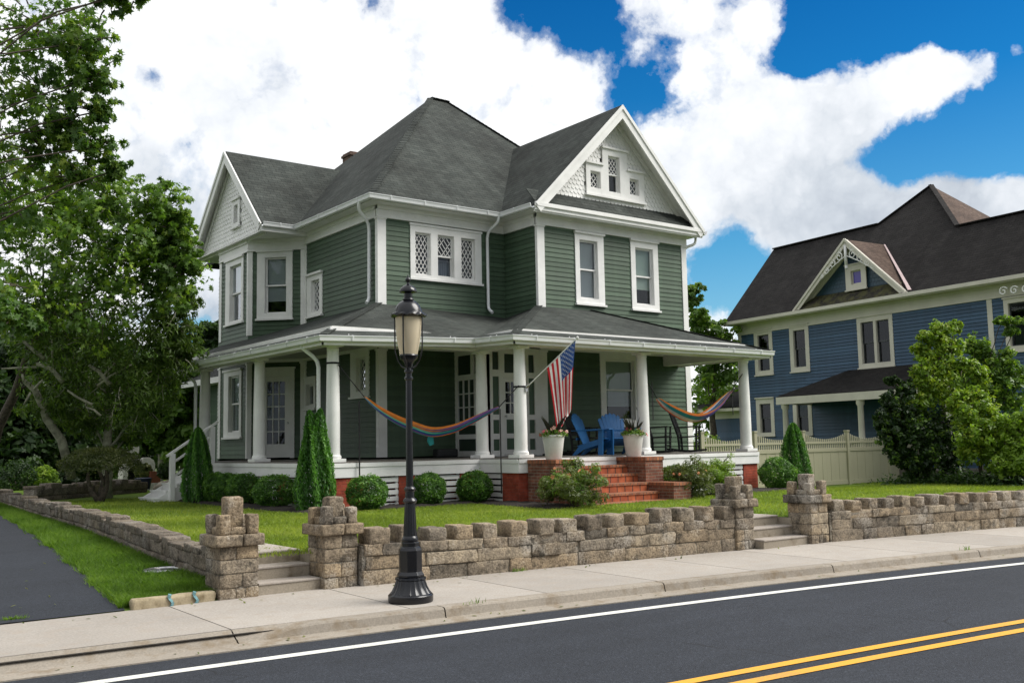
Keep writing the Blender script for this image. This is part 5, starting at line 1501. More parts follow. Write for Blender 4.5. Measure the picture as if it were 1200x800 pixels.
# ================================================================== PORCH THINGS
def pot(label, x, y, seed):
    rg = np.random.default_rng(seed); z = 1.372
    t = empty('flower_pot', (x, y, z), label, 'planter', 'white planters beside the brick steps'); mb = MB()
    mb.lathe((x, y, z), [(.165, 0), (.172, .01), (.235, .47), (.245, .475), (.245, .51), (.225, .515), (.215, .47), (.21, .44), (.001, .44)], 32); mb.build('tub', 'pot_glaze', t, smooth=True)
    mb = MB(); mb.lathe((x, y, z), [(.212, .435), (.001, .45)], 20); mb.build('soil', 'soil', t)
    n = 420; a = rg.uniform(0, 6.283, n); r = .30 * np.sqrt(rg.uniform(0, 1, n)); h = .50 + rg.uniform(0, .16, n) * (1 - (r / .36) ** 2)
    P = np.stack([x + r * np.cos(a), y + r * np.sin(a), z + h - .22 * np.maximum(0, r - .22)], 1)
    leaves('foliage', 'mid_leaf', t, P, np.stack([np.cos(a) * .5, np.sin(a) * .5, np.ones(n)], 1), .065, 'oval', seed)
    k = 16; Pk = np.repeat(np.array([[x, y, z + .46]]), k, 0); mb = MB()
    for i in range(k):
        a_ = rg.uniform(0, 6.283); tl = rg.uniform(.05, .25); hh = rg.uniform(.3, .52); d = V((math.cos(a_), math.sin(a_), 0)); b = V((x, y, z + .44)) + d * .05
        sdv = d.cross(V((0, 0, 1))) * .012
        m1 = b + d * tl * .5 + V((0, 0, hh * .7)); m2 = b + d * tl * 1.2 + V((0, 0, hh)); mb.add([b - sdv, b + sdv, m1 + sdv, m2, m1 - sdv], [(0, 1, 2, 3, 4)])
    mb.build('spike_plant', 'spike_leaf', t, fixn=False, attr=True)
    mb = MB()
    for i in range(12):
        a_ = rg.uniform(0, 6.283); rr = rg.uniform(.12, .33); blossom(mb, V((x + rr * math.cos(a_), y + rr * math.sin(a_), z + .56 + rg.uniform(-.08, .12))), rg.uniform(.04, .06), rg)
    mb.build('blossom', 'pink_petal', t, fixn=False)
    mb = MB()
    for i in range(5):
        a_ = rg.uniform(0, 6.283); rr = rg.uniform(.12, .3); blossom(mb, V((x + rr * math.cos(a_), y + rr * math.sin(a_), z + .58 + rg.uniform(-.05, .1))), rg.uniform(.04, .05), rg)
    mb.build('blossom', 'pale_petal', t, fixn=False)


pot('tall white planter of pink flowers under the hanging flag', 13.56, 16.45, 5); pot('tall white planter of pink flowers beside the blue chairs', 16.19, 16.75, 8)


def place(t, x, y, z, face):
    t.location = (x, y, z); d = V(face).normalized(); t.rotation_euler = (0, 0, math.atan2(d.x, -d.y))


def copy_tree(o, parent=None):
    c = o.copy(); COL.objects.link(c)
    if parent: c.parent = parent
    for ch in o.children: copy_tree(ch, c)
    return c


def adirondack(label):
    t = empty('adirondack_chair', (0, 0, 0), label, 'chair', 'blue adirondack chairs on the porch')
    for i in range(7):
        k = (i - 3) / 3; mb = MB(); x0 = k * .20; x1 = k * .30; top = 1.02 - .13 * k * k
        # a fan of boards leaning back
        p = lambda x, z: V((x, .16 + (z - .3) * .42, z))
        w0, w1 = .036, .0495
        mb.prism([p(x0 - w0, .26), p(x0 + w0, .26), p(x1 + w1, top - .04), p(x1, top), p(x1 - w1, top - .04)], (0, .018, -.008)); mb.build('back_slat', 'blue_plastic', t, bevel=.004)
    for i in range(6):
        mb = MB(); y = -.32 + i * .105; z = .40 - (y + .32) * .28; mb.hexa([V((-.27, y, z - .02)), V((.27, y, z - .02)), V((.27, y + .095, z - .045)), V((-.27, y + .095, z - .045)), V((-.27, y, z)), V((.27, y, z)), V((.27, y + .095, z - .025)), V((-.27, y + .095, z - .025))]); mb.build('seat_slat', 'blue_plastic', t, bevel=.004)
    for s in (-1, 1):
        mb = MB(); mb.prism([(s * .30, -.36, .60), (s * .42, -.40, .60), (s * .41, .1, .58), (s * .34, .42, .575), (s * .30, .42, .575)], (0, 0, .022)); mb.build('armrest', 'blue_plastic', t, bevel=.005)
        mb = MB(); mb.hexa([V((s * .285, -.36, 0)), V((s * .315, -.36, 0)), V((s * .315, -.24, 0)), V((s * .285, -.24, 0)), V((s * .285, -.38, .6)), V((s * .315, -.38, .6)), V((s * .315, -.26, .6)), V((s * .285, -.26, .6))]); mb.build('leg', 'blue_plastic', t, bevel=.004)
        mb = MB(); mb.prism([(s * .268, -.34, .38), (s * .268, -.34, .27), (s * .268, .12, .14), (s * .268, .34, 0), (s * .268, .43, 0), (s * .268, .22, .25)], (s * .022, 0, 0)); mb.build('leg', 'blue_plastic', t, bevel=.004)
    mb = MB(); mb.box((-.31, .27, .555), (.31, .30, .60)); mb.box((-.27, .30, .36), (.27, .33, .42)); mb.build('brace', 'blue_plastic', t)
    return t


PZ = FZ + .021
a1 = adirondack('blue adirondack chair half hidden, turned sideways, left of its pair'); q = at(695, 530, 23.9); place(a1, q.x, q.y, PZ, (.45, -.85, 0))
a2 = copy_tree(a1); a2['label'] = 'blue adirondack chair facing the street, beside the right planter'; q = at(725, 530, 24.0); place(a2, q.x, q.y, PZ, (-.30, -.9, 0))


def rocker(label):
    t = empty('rocking_chair', (0, 0, 0), label, 'chair', 'black rocking chairs on the porch'); m = 'black_wood'
    for s in (-1, 1):
        mb = MB(); mb.tube([V((s * .27, -.42 + .9 * k, .035 + .16 * (k - .42) ** 2)) for k in lin(-.02, 1.08, 9)], .026, 6); mb.build('rocker', m, t, smooth=True)
        mb = MB(); mb.tube([(s * .27, -.24, .05), (s * .275, -.25, .42), (s * .28, -.26, .66)], [.026, .03, .024], 8); mb.build('leg', m, t, smooth=True)
        mb = MB(); mb.tube([(s * .24, .2, .05), (s * .24, .22, .42), (s * .25, .36, .85), (s * .25, .46, 1.14)], [.028, .033, .032, .026], 8); mb.lathe((s * .25, .463, 1.13), [(.014, 0), (.024, .02), (.018, .045), (.004, .055)], 10); mb.build('back_post', m, t, smooth=True)
        mb = MB(); mb.prism([(s * .25, -.32, .66), (s * .33, -.30, .66), (s * .30, .1, .645), (s * .26, .27, .64), (s * .23, .27, .64)], (0, 0, .024)); mb.build('armrest', m, t, bevel=.004)
    mb = MB(); mb.prism([(-.28, -.29, .40), (.28, -.29, .40), (.25, .23, .375), (-.25, .23, .375)], (0, 0, .035)); mb.build('seat', m, t, bevel=.006)
    for z, y in ((.70 - .2, .25), (1.08, .435)):
        mb = MB(); mb.bar((-.25, y, z), (.25, y, z), .05 if z < .6 else .03, .05 if z < .6 else .11); mb.build('back_rail', m, t, bevel=.004)
    for i in range(6):
        x = -.19 + i * .076; mb = MB(); mb.bar((x, .245, .5), (x * 1.02, .43, 1.05), .045, .016, (0, 1, 0)); mb.build('back_slat', m, t)
    mb = MB()
    for z, y in ((.2, -.245), (.29, -.247), (.2, .21)): mb.tube([(-.27, y, z), (.27, y, z)], .016, 6)
    for s in (-1, 1): mb.tube([(s * .27, -.245, .16), (s * .24, .21, .16)], .011, 6); mb.tube([(s * .27, -.245, .25), (s * .24, .21, .25)], .011, 6)
    mb.build('stretcher', m, t, smooth=True)
    return t


rk = rocker('black slatted rocking chair behind the flag and left planter'); q = at(684, 528, 24.7); place(rk, q.x, q.y, PZ, (.45, -.85, 0))
for lab, px, D, fc in (('black slatted rocking chair just right of the middle porch column', 772, 25.4, (.5, -.8, 0)), ('black slatted rocking chair under the right hammock, rightmost of the rockers', 807, 26.0, (.55, -.8, 0))):
    c = copy_tree(rk); c['label'] = lab; q = at(px, 528, D); place(c, q.x, q.y, PZ, fc)


def onplane(px, py, P, Q):
    n = (V(Q) - V(P)).cross(V((0, 0, 1))); d = at(px, py, 1) - CAM
    return CAM + d * ((V(P) - CAM).dot(n) / d.dot(n))


def hammock(label, P, Q, px, a_, b_, tails, cols, drop=None, loops=((0, 0), (0, 0))):
    P, Q = V(P), V(Q); pts = [onplane(x, y, P, Q) for x, y in px]; A, B = onplane(*a_, P, Q), onplane(*b_, P, Q)
    t = empty('hammock', pts[0], label, 'hammock', 'striped hammocks on the porch')
    side = (Q - P).cross(V((0, 0, 1))).normalized()
    # dense smooth path
    path = []
    n = len(pts)
    for i in range(n - 1):
        p0, p1, p2, p3 = pts[max(0, i - 1)], pts[i], pts[i + 1], pts[min(n - 1, i + 2)]
        for k in range(6):
            u = k / 6; path.append(.5 * ((2 * p1) + (p2 - p0) * u + (2 * p0 - 5 * p1 + 4 * p2 - p3) * u * u + (3 * p1 - p0 - 3 * p2 + p3) * u ** 3))
    path.append(pts[-1]); M = len(path); K = 30
    mb = MB(); rg = random.Random(len(cols))
    def pos(i, j):
        u = i / (M - 1); v = -1 + 2 * j / K; pf_ = math.sin(math.pi * min(1, max(0, u))) ** .55 * .95 + .05
        fold = .028 * math.sin(j * 2.1 + u * 3) * pf_
        return path[i] + side * (v * .22 * pf_) + V((0, 0, (.13 * (abs(v) ** 1.5) + .03 * v - .07) * pf_ + fold))
    for j in range(K):
        mb.cm = (j * 2 * len(cols) // K + (j * 5) % 2) % len(cols)
        vs = [pos(i, jj) for i in range(M) for jj in (j, j + 1)]
        mb.add(vs, [(2 * i, 2 * i + 2, 2 * i + 3, 2 * i + 1) for i in range(M - 1)])
    mb.build('fabric', cols, t, smooth='all', fixn=False)
    mb = MB(); mb.tube([A, A.lerp(pts[0], .5), pts[0] + (pts[1] - pts[0]) * .03], .011, 6); mb.mark(); mb.tube([B, pts[-1] - (pts[-1] - pts[-2]) * .03], .011, 6)
    for c, r in loops:
        mb.mark()
        if r: mb.lathe(c, [(r, -.02), (r + .006, -.02), (r + .006, .02), (r, .02)], 24)
    for (x, y0, y1) in tails:
        mb.mark(); p, q = onplane(x, y0, P, Q), onplane(x, y1, P, Q); mb.bar(p, V((p.x, p.y, q.z)), .03, .006, (0, 1, 0))
    mb.build_each('strap', 'black_strap', t)
    if drop:
        p = onplane(*drop, P, Q); pm = MB(); pm.prism([p + V((-.05, 0, 0)), p + V((.05, 0, .02)), p + V((.08, 0, -.2)), p + V((-.02, 0, -.24)), p + V((-.08, 0, -.14))], (.01, .05, 0)); pm.build('pouch', 'hm_teal', t, bevel=.012)
    return t


hammock('rainbow striped hammock slung low behind the street lamp', (9.53, 18.58, 0), (13.31, 17.14, 0), [(427, 465), (443, 479), (462, 491), (482, 500), (505, 507), (530, 503), (552, 493), (570, 484), (585, 477)], (396, 427), (610, 449),
        [(421, 470, 571), (586, 479, 578)], ['hm_orange', 'hm_pink', 'hm_purple', 'hm_blue', 'hm_teal', 'hm_mint', 'hm_orange', 'hm_purple', 'hm_teal'], (505, 509), (((9.53, 18.70, 3.45), .128), ((13.31, 17.26, 2.95), .135)))
hammock('orange and blue striped hammock over the right end rocking chair', (17.04, 17.2, 0), (20.78, 17.2, 0), [(770, 467), (778, 475), (790, 483), (803, 489), (815, 490.5), (828, 486), (840, 477), (850, 466), (857, 458)], (756, 442), (870, 438),
        [(764, 447, 492), (858, 460, 486)], ['hm_orange', 'hm_yellow', 'hm_white', 'hm_blue', 'hm_orange', 'hm_teal', 'hm_purple', 'hm_orange'], None, (((17.04, 17.26, 3.18), .122), ((20.78, 17.26, 3.42), .118)))

# flag on a pole bracketed to the entrance column
Fb = V((13.37, 17.10, 2.93)); Ft = V((13.90, 15.98, 3.93)); Fd = Ft - Fb
t = empty('flag', Fb, 'striped flag with starred blue canton hanging from a white pole on the porch', 'flag')
mb = MB(); mb.tube([Fb - Fd * .03, Ft], .0135, 10); mb.lathe(Ft - V((0, 0, .02)), [(.005, 0), (.026, .015), (.03, .03), (.024, .05), (.004, .06)], 14); mb.build('pole', 'white_paint', t, smooth=True)
mb = MB(); mb.tube([Fb - Fd * .06, Fb + Fd * .05], .024, 10); mb.box((Fb.x - .03, Fb.y - .01, Fb.z - .09), (Fb.x + .03, Fb.y + .03, Fb.z + .04)); mb.build('bracket', 'steel', t, smooth=True)
NH, NG = 52, 60


def flag_pt(h, g):
    p = Fb + Fd * (.97 - .57 * h)
    cen = Fb + Fd * (.97 - .57 * .42)
    k = .50 * g ** .8
    xy = V((p.x, p.y, 0)).lerp(V((cen.x - .02, cen.y - .05, 0)), k)
    w = .05 * math.sin(h * 15 + 1.2 + g * 1.5) * min(1, g * 2.2) + .02 * math.sin(h * 31 + g * 4) * g
    nd = V((-.75, -.62, 0))
    return V((xy.x, xy.y, p.z - 1.46 * g - .02 * math.sin(h * 9) * g)) + nd * w


mb = MB()
for i in range(NH):
    for j in range(NG):
        h, g = (i + .5) / NH, (j + .5) / NG
        mb.cm = 2 if (h < 7 / 13 and g < .40) else (0 if int(h * 13) % 2 == 0 else 1)
        mb.add([flag_pt(i / NH, j / NG), flag_pt((i + 1) / NH, j / NG), flag_pt((i + 1) / NH, (j + 1) / NG), flag_pt(i / NH, (j + 1) / NG)], [(0, 1, 2, 3)])
fl = mb.build('flag_cloth', ['flag_red', 'flag_white', 'flag_blue'], t, smooth='all', fixn=False)
mb = MB()
for r in range(9):
    for c_ in range(6 if r % 2 == 0 else 5):
        h = (r + 1) / 10 * 7 / 13; g = ((c_ * 2 + (1 if r % 2 == 0 else 2)) / 12) * .40
        mb.mark(); p = flag_pt(h, g); u = (flag_pt(h + .01, g) - flag_pt(h - .01, g)).normalized(); w = (flag_pt(h, g + .01) - flag_pt(h, g - .01)).normalized(); n_ = u.cross(w).normalized()
        for s in (-1, 1):
            pts = []
            for k in range(10):
                a = k * math.pi / 5; rr = .024 if k % 2 == 0 else .0095; pts.append(p + n_ * .004 * s + (u * -math.cos(a) + w * math.sin(a)) * rr)
            mb.poly(pts)
mb.build_each('star', 'flag_white', fl, fixn=False)
# dark tray standing by the entrance
q = V((13.75, 20.9, PZ)); mb = MB(); mb.box((q.x - .3, q.y - .12, q.z), (q.x + .3, q.y + .15, q.z + .22)); cs = mb.build('storage_case', 'black_wood', bevel=.05, loc=q); tag(cs, 'low black case on the porch floor left of the entrance', 'case')
# ceiling lights: small round fixture by the side door
mb = MB(); mb.lathe((10.6, 24.6, 4.205), [(.09, 0), (.1, -.03), (.06, -.09), (.001, -.1)], 20); mb.build('ceiling_light', 'white_paint', H, smooth=True)

# ================================================================== PLANTS
def mulch(name, pts, seed):
    mb = MB(); n = len(pts); c = V((sum(p[0] for p in pts) / n, sum(p[1] for p in pts) / n, 0))
    xs_ = [p[0] for p in pts]; ys_ = [p[1] for p in pts]
    gx = lin(min(xs_), max(xs_), int((max(xs_) - min(xs_)) / .07) + 2); gy = lin(min(ys_), max(ys_), int((max(ys_) - min(ys_)) / .07) + 2); k = len(gy)
    def z(x, y): e = min(x - gx[0], gx[-1] - x, y - gy[0], gy[-1] - y); return yardz(x, y) - .03 + .075 * sm(0, .25, e) + .03 * mn.noise(V((x * 5, y * 5, seed))) + .02 * mn.noise(V((x * 14, y * 14, seed)))
    mb.add([(x, y, z(x, y)) for x in gx for y in gy], [(i * k + j, (i + 1) * k + j, (i + 1) * k + j + 1, i * k + j + 1) for i in range(len(gx) - 1) for j in range(k - 1)])
    return tag(mb.build(name, 'mulch', smooth='all'), 'dark bark mulch bed along the porch', 'mulch', kind='stuff')


mulch('mulch_bed', [(8.35, 17.5), (13.2, 18.6)], 1); mulch('mulch_bed', [(8.3, 18.6), (9.35, 26.4)], 2); mulch('mulch_bed', [(12.2, 15.0), (13.35, 17.6)], 3); mulch('mulch_bed', [(16.4, 15.7), (21.3, 17.1)], 4)


def gz_(x, y): return V((x, y, yardz(x, y) - .0))


GB = 'clipped boxwood bushes along the porch'
for lab, px, r, X, Y, sd in (('round clipped boxwood beside the left arborvitae, smallest of the row', 249, .34, 8.86, 23.35, 11), ('round clipped boxwood second from the side stair', 269, .36, 8.90, 22.7, 12),
                             ('round clipped boxwood in the middle of the left row', 292, .42, 8.92, 21.8, 13), ('wide clipped boxwood next to the tall corner arborvitae', 327, .47, 8.93, 20.2, 14)):
    ball_bush('boxwood', lab, gz_(X, Y), (r, r, .37), 6500, .045, seed=sd, group=GB)
for lab, X, Y, r, sd in (('round boxwood left of the street lamp by the corner brick pier', 9.80, 17.75, .42, 15), ('round boxwood right of the street lamp before the white slats', 11.38, 17.98, .38, 16), ('round boxwood left of the entrance columns', 12.53, 17.93, .395, 17)):
    ball_bush('boxwood', lab, gz_(X, Y), (r, r, .36), 7500, .043, seed=sd, group=GB)
ball_bush('boxwood', 'round boxwood beyond the right end of the porch', gz_(20.95, 16.45), (.46, .46, .43), 7500, .05, seed=18, group=GB)
ball_bush('shrub', 'bright green low shrub against the vents right of the steps', gz_(17.35, 16.55), (.45, .4, .36), 4000, .06, 'mid_leaf', 19)
spire('arborvitae', 'tall forked arborvitae at the front corner of the porch', gz_(8.97, 18.38), .42, 1.98, 15000, 21, 'arborvitae shrubs', fork=.11)
spire('arborvitae', 'pointed arborvitae in front of the white side stair', gz_(8.56, 23.85), .40, 1.74, 11000, 22, 'arborvitae shrubs'); spire('arborvitae', 'slim arborvitae standing before the cream fence', gz_(22.95, 17.4), .46, 1.78, 11000, 23, 'arborvitae shrubs')
rg_ = np.random.default_rng(4)
def loose(name, label, c, r, leafm, nl, size, seed, flowers, mix=None):
    c = V(c); cl = [((c.x + math.cos(a) * r * .5, c.y + math.sin(a) * r * .5, c.z + h), (r * .55, r * .55, r * .5)) for a, h in ((0, .35), (1.3, .5), (2.5, .4), (3.8, .45), (5, .35), (.5, .6))]
    t = tree(name, label, 'bush', c, c + V((0, 0, .4)), .03, cl, 16, nl, size, leafm, 'slim', seed, twigs=True, sub=.42, flat=.8, droop=.25, mat_mix=mix, parts=('stem', 'foliage'))
    mb = MB(); g = np.random.default_rng(seed)
    for i in range(flowers):
        a = g.uniform(0, 6.28); rr = r * g.uniform(.5, 1.05); blossom(mb, c + V((math.cos(a) * rr, math.sin(a) * rr, .35 + .45 * g.uniform(0, 1))), g.uniform(.035, .06), g)
    mb.build('blossom', 'peach_petal', t, fixn=False); return t
loose('flowering_bush', 'loose flowering bush with peach blooms left of the brick steps', gz_(12.95, 15.2), .60, 'olive_leaf', 90, .085, 31, 7, ('mid_leaf', .5))
loose('flowering_bush', 'sparse reddish flowering bush right of the brick steps', gz_(16.75, 15.5), .50, 'olive_leaf', 60, .08, 32, 6, ('yew_leaf', .5))
loose('flowering_bush', 'fuller leafy bush before the right porch vents', gz_(17.75, 15.75), .56, 'bright_leaf', 70, .075, 33, 2, ('olive_leaf', .4))


def C_(px, py, D, rp, sq=1.0, w=1.0): q = at(px, py, D); r = rp / FPX * D; return ((q.x, q.y, q.z), (r, r, r * sq), w)


# big maple overhanging at the left edge
tb = V((-1.5, 17.2, .1))
tree('maple_tree', 'near maple with pointed leaves hanging in at the top left corner', 'tree', (tb.x, tb.y, .1), (-.9, 16.9, 8.6), .30,
     [C_(-10, 70, 16.5, 75), C_(50, 30, 16, 52), C_(95, 50, 15.6, 32), C_(105, 92, 15.5, 26), C_(55, 110, 16, 46), C_(0, 175, 16.5, 55), C_(60, 185, 15.8, 34), C_(118, 172, 15.4, 22, .8, .7), C_(130, -4, 15, 26, .5, .7), C_(160, -8, 15, 16, .4, .5),
      C_(100, 205, 15.6, 26, .7, .6), C_(20, 245, 16, 40, .8, .7), C_(75, 150, 15.6, 34, .7), C_(118, 130, 15.5, 14, .8, .6), C_(-20, 330, 14.5, 40), C_(16, 372, 13.6, 26, .7), C_(135, 200, 15.3, 12, .6, .5), C_(-95, 80, 16.5, 85), C_(-190, 150, 17, 85), C_(-130, 260, 16.2, 60), C_(-220, 20, 17, 80), C_(-120, -60, 17, 80)], 72, 10, .12, 'dark_maple_leaf', 'maple', 41, None, sub=.22, flat=.8, mat_mix=('maple_leaf', .55), droop=.5, limbk=.42)
tb = at(-30, 575, 27)
tree('leafy_tree', 'full bright green tree rising left of the side gable', 'tree', (tb.x, tb.y, .5), at(95, 240, 25), .16,
     [C_(30, 300, 25, 62), C_(95, 262, 24.5, 48), C_(128, 235, 24.5, 30), C_(150, 300, 24, 52), C_(188, 245, 24, 26, 1.2), C_(182, 290, 24, 32), C_(208, 268, 24, 17), C_(215, 300, 24, 18), C_(120, 345, 24, 55), C_(60, 350, 25, 58), C_(188, 335, 24.3, 34), C_(10, 240, 25.5, 40), C_(228, 312, 24, 9, 1, .5), C_(70, 240, 25, 34)], 95, 15, .145, 'mid_leaf', 'maple', 42, 'trees left of the house', sub=.22, flat=.8, mat_mix=('bright_leaf', .45), droop=.3)
tb = at(124, 560, 26.5)
tree('cherry_tree', 'drooping slim leaved tree with pale forked trunk beside the garden', 'tree', (tb.x, tb.y, .5), at(129, 425, 26.3), .17,
     [C_(60, 400, 25, 42), C_(112, 392, 25, 48), C_(165, 388, 25, 46), C_(205, 378, 25.4, 26), C_(140, 432, 25.2, 48), C_(190, 425, 25.4, 36), C_(90, 440, 25.6, 38), C_(60, 470, 26, 26), C_(165, 470, 26, 34), C_(105, 490, 26.4, 22), C_(208, 410, 25.5, 22), C_(215, 350, 25.2, 12), C_(150, 505, 27, 20)], 80, 24, .16, 'cherry_leaf', 'slim', 43, 'trees left of the house', sub=.26, flat=.8, mat_mix=('mid_leaf', .4), droop=1.2, bark='pale_bark')
# dead leaning trunk with bare limbs
tb = at(84, 552, 26.0); t = empty('dead_tree', (tb.x, tb.y, .5), 'bare pale leaning trunk with broken twigs before the dark trees', 'tree'); mb = MB()
mb.tube([at(84, 560, 26), at(72, 515, 25.8), at(54, 490, 25.6), at(50, 476, 25.5), at(41, 457, 25.4), at(28, 446, 25.3)], [.13, .115, .10, .10, .085, .055], 10); mb.build('trunk', 'pale_bark', t, smooth='all')
mb = MB()
for pth, r in (([(28, 446), (26, 438)], .04), ([(40, 456), (50, 445)], .04), ([(36, 460), (28, 474)], .03), ([(74, 448), (60, 432), (43, 426)], .07), ([(45, 430), (20, 431), (2, 432)], .035), ([(52, 420), (40, 411), (28, 400)], .06), ([(28, 400), (18, 405)], .03), ([(62, 438), (61, 400), (60, 392)], .03), ([(108, 474), (90, 465), (79, 457)], .04), ([(118, 487), (110, 480), (101, 477)], .035),
               ([(128, 450), (116, 435), (104, 428)], .06), ([(114, 452), (130, 440), (154, 427)], .035), ([(117, 446), (128, 432), (135, 425)], .03)):
    q = [at(x, y, 24.6) for x, y in pth]; mb.tube(q, [r * (1 - .6 * i / len(q)) for i in range(len(q))], 7)
mb.build('limb', 'pale_bark', t, smooth='all')
# clipped small tree with dark forked stem
q = V((6.95, 26.2, yardz(6.95, 26.2))); t = empty('small_yew', q, 'dome shaped small yew on twisted dark stems behind the stone wall', 'tree'); mb = MB()
for a in ((-.28, .05, .75), (.1, -.1, .8), (.22, .1, .72), (-.05, .15, .85)): mb.tube(limb_path(q - V((0, 0, .05)), q + V(a), 5, .16, np.random.default_rng(int(a[2] * 100))), [.085, .07, .06, .05, .045, .03], 8)
mb.build('trunk', 'trunk_bark', t, smooth='all'); g = np.random.default_rng(77); n = 9000; d = g.normal(0, 1, (n, 3)); d[:, 2] = np.where(d[:, 2] < -.25, -d[:, 2], d[:, 2]); d /= np.linalg.norm(d, axis=1)[:, None]
lum = np.array([mn.noise(V(k) * 3) for k in d]); P = np.array([q.x, q.y, q.z + .85]) + d * np.array([.98, .9, .52]) * ((1 + .12 * lum) * (1 - np.abs(g.normal(0, .13, n))))[:, None]
leaves('crown', 'yew_leaf', t, P, d + [0, 0, .5], .075, 'slim', 78, np.clip(.45 + .5 * lum, 0, 1))
# dark trees and shrubs further back on the left
GT = 'trees at the back of the side garden'
for i, (lab, base, cl, lm) in enumerate([
    ('dark shadowy tree at the far left edge', (5, 575, 38), [(5, 455, 38, 60), (45, 500, 38, 50), (5, 530, 37, 40), (-30, 500, 37, 50), (30, 420, 39, 45), (25, 545, 36, 30), (60, 440, 38, 40)], 'dark_leaf'),
    ('dark shadowy tree behind the leaning dead trunk', (85, 575, 41), [(85, 470, 41, 55), (110, 515, 41, 40), (70, 525, 40, 34), (130, 450, 41, 40), (100, 535, 38, 26), (50, 500, 40, 40)], 'dark_leaf'),
    ('dark tree behind the stone oven', (165, 560, 44), [(160, 480, 44, 40), (180, 515, 44, 28), (140, 515, 44, 26), (200, 455, 44, 34)], 'dark_leaf'),
    ('lighter green tree left of the corner porch column', (215, 560, 36), [(212, 470, 36, 28), (225, 500, 36, 24), (203, 510, 36, 22), (228, 450, 36, 24), (205, 440, 37, 22)], 'mid_leaf'),
    ('tall dark evergreen glimpsed behind the bay window', (252, 560, 46), [(248, 392, 46, 12), (240, 420, 46, 13), (255, 440, 46, 18), (250, 475, 46, 16)], 'dark_leaf')]):
    b_ = at(*base); tp = at(base[0], min(c[1] for c in cl), base[2])
    tree('garden_tree', lab, 'tree', (b_.x, b_.y, .4), tp, .2, [C_(c[0], c[1], c[2], c[3] * 1.2) for c in cl], 90, 34, .32, lm, 'oval', 50 + i, GT, sub=.3, twigs=False)
for i, (lab, px, py, D, r, lm) in enumerate([('bright green bush behind the low stone wall', 52, 562, 34, 16, 'bright_leaf'), ('dark leafy bush left of the bright one', 22, 560, 33, 20, 'dark_leaf'), ('pale flowering perennial before the stone oven', 168, 552, 31.5, 9, 'olive_leaf'), ('grey green rosemary bush left of the white stair', 194, 552, 31, 9, 'dark_leaf'), ('bright green sapling above the garden wall', 142, 545, 33, 14, 'mid_leaf')]):
    q = at(px, py, D); rr = r / FPX * D; ball_bush('garden_bush', lab, (q.x, q.y, q.z - rr * .9), (rr, rr, rr), 1600, .10, lm, 60 + i, None, 'bush', 'oval', .3)
# trees behind the house on the right
for i, (lab, base, cl) in enumerate([('green tree behind the house, its twigs beside the upper right corner', (835, 560, 47), [(812, 345, 45, 11), (818, 372, 45, 12), (842, 395, 46, 16), (815, 395, 46, 20), (850, 415, 47, 26), (830, 440, 47, 28)]),
                                     ('dense green trees seen through the right end of the porch', (855, 560, 52), [(840, 460, 50, 34), (865, 440, 52, 30), (822, 480, 50, 26), (850, 490, 51, 24)])]):
    b_ = at(*base); tree('back_tree', lab, 'tree', (b_.x, b_.y, 0), at(base[0], 420, base[2]), .22, [C_(*c) for c in cl], 40, 30, .24, 'mid_leaf', 'oval', 70 + i, 'trees behind the house', sub=.3, twigs=(i == 0), mat_mix=('bright_leaf', .3))
q = at(828, 505, 40); ball_bush('back_bush', 'bright green bush behind the fence at the porch end', (q.x, q.y, .1), (1.0, .8, .95), 2500, .12, 'bright_leaf', 75, None, 'bush', 'oval', .3)

# overgrown clump on the right in front of the fence
GS = 'overgrown shrubs by the blue house'
def clumpt(name, lab, base, top, cl, nsub, nl, size, lm, shape, seed, **k):
    b_ = at(*base); return tree(name, lab, 'shrub', (b_.x, b_.y, yardz(b_.x, b_.y)), at(*top), .07, [C_(*c) for c in cl], nsub, nl, size, lm, shape, seed, GS, **k)
clumpt('vine_covered_tree', 'tall yellow green vine covered tree before the blue wall', (1108, 555, 28), (1106, 400, 28), [(1100, 386, 28, 10, .8), (1118, 382, 28, 7, .7), (1088, 394, 28, 8, .7), (1080, 410, 28, 8, 1), (1104, 404, 28, 13), (1118, 408, 28, 9), (1098, 428, 27.8, 17), (1114, 432, 27.6, 14), (1080, 436, 27.6, 9, 1.6), (1085, 456, 27.5, 13), (1105, 455, 27.4, 17), (1076, 475, 27.3, 9, 1.5), (1128, 428, 27.4, 9, .7), (1142, 434, 27.3, 9, .8), (1152, 448, 27.2, 6, 1.8), (1120, 470, 27.3, 14)], 60, 15, .115, 'bright_leaf', 'oval', 81, sub=.34, flat=.9, mat_mix=('yellow_leaf', .55), droop=.8)
clumpt('holly_shrub', 'dark glossy shrub leaning over the end of the fence', (1085, 558, 27.5), (1075, 470, 27.5), [(1050, 474, 27.3, 12), (1034, 492, 27.2, 9), (1045, 505, 27.2, 14), (1062, 490, 27.1, 14), (1065, 515, 27, 16), (1052, 530, 27, 11), (1085, 505, 27.3, 18), (1085, 532, 27, 18), (1070, 545, 27, 12), (1062, 456, 27.5, 9), (1046, 446, 27.5, 6, .6), (1104, 505, 27.4, 18), (1110, 535, 27.2, 16)], 60, 28, .115, 'dark_leaf', 'oval', 82, sub=.3, flat=.9, mat_mix=('mid_leaf', .35))
clumpt('leafy_shrub', 'bright light green shrub low in the overgrown clump', (1150, 556, 26.5), (1150, 480, 26.5), [(1128, 468, 26.6, 11), (1142, 466, 26.5, 10), (1150, 480, 26.4, 15), (1134, 488, 26.2, 14), (1160, 496, 26.2, 15), (1142, 510, 26.0, 18), (1165, 515, 26.2, 14), (1132, 528, 26.2, 10), (1155, 534, 26.1, 13), (1174, 500, 26.4, 9)], 60, 20, .105, 'bright_leaf', 'oval', 83, sub=.34, flat=.9, mat_mix=('yellow_leaf', .5))
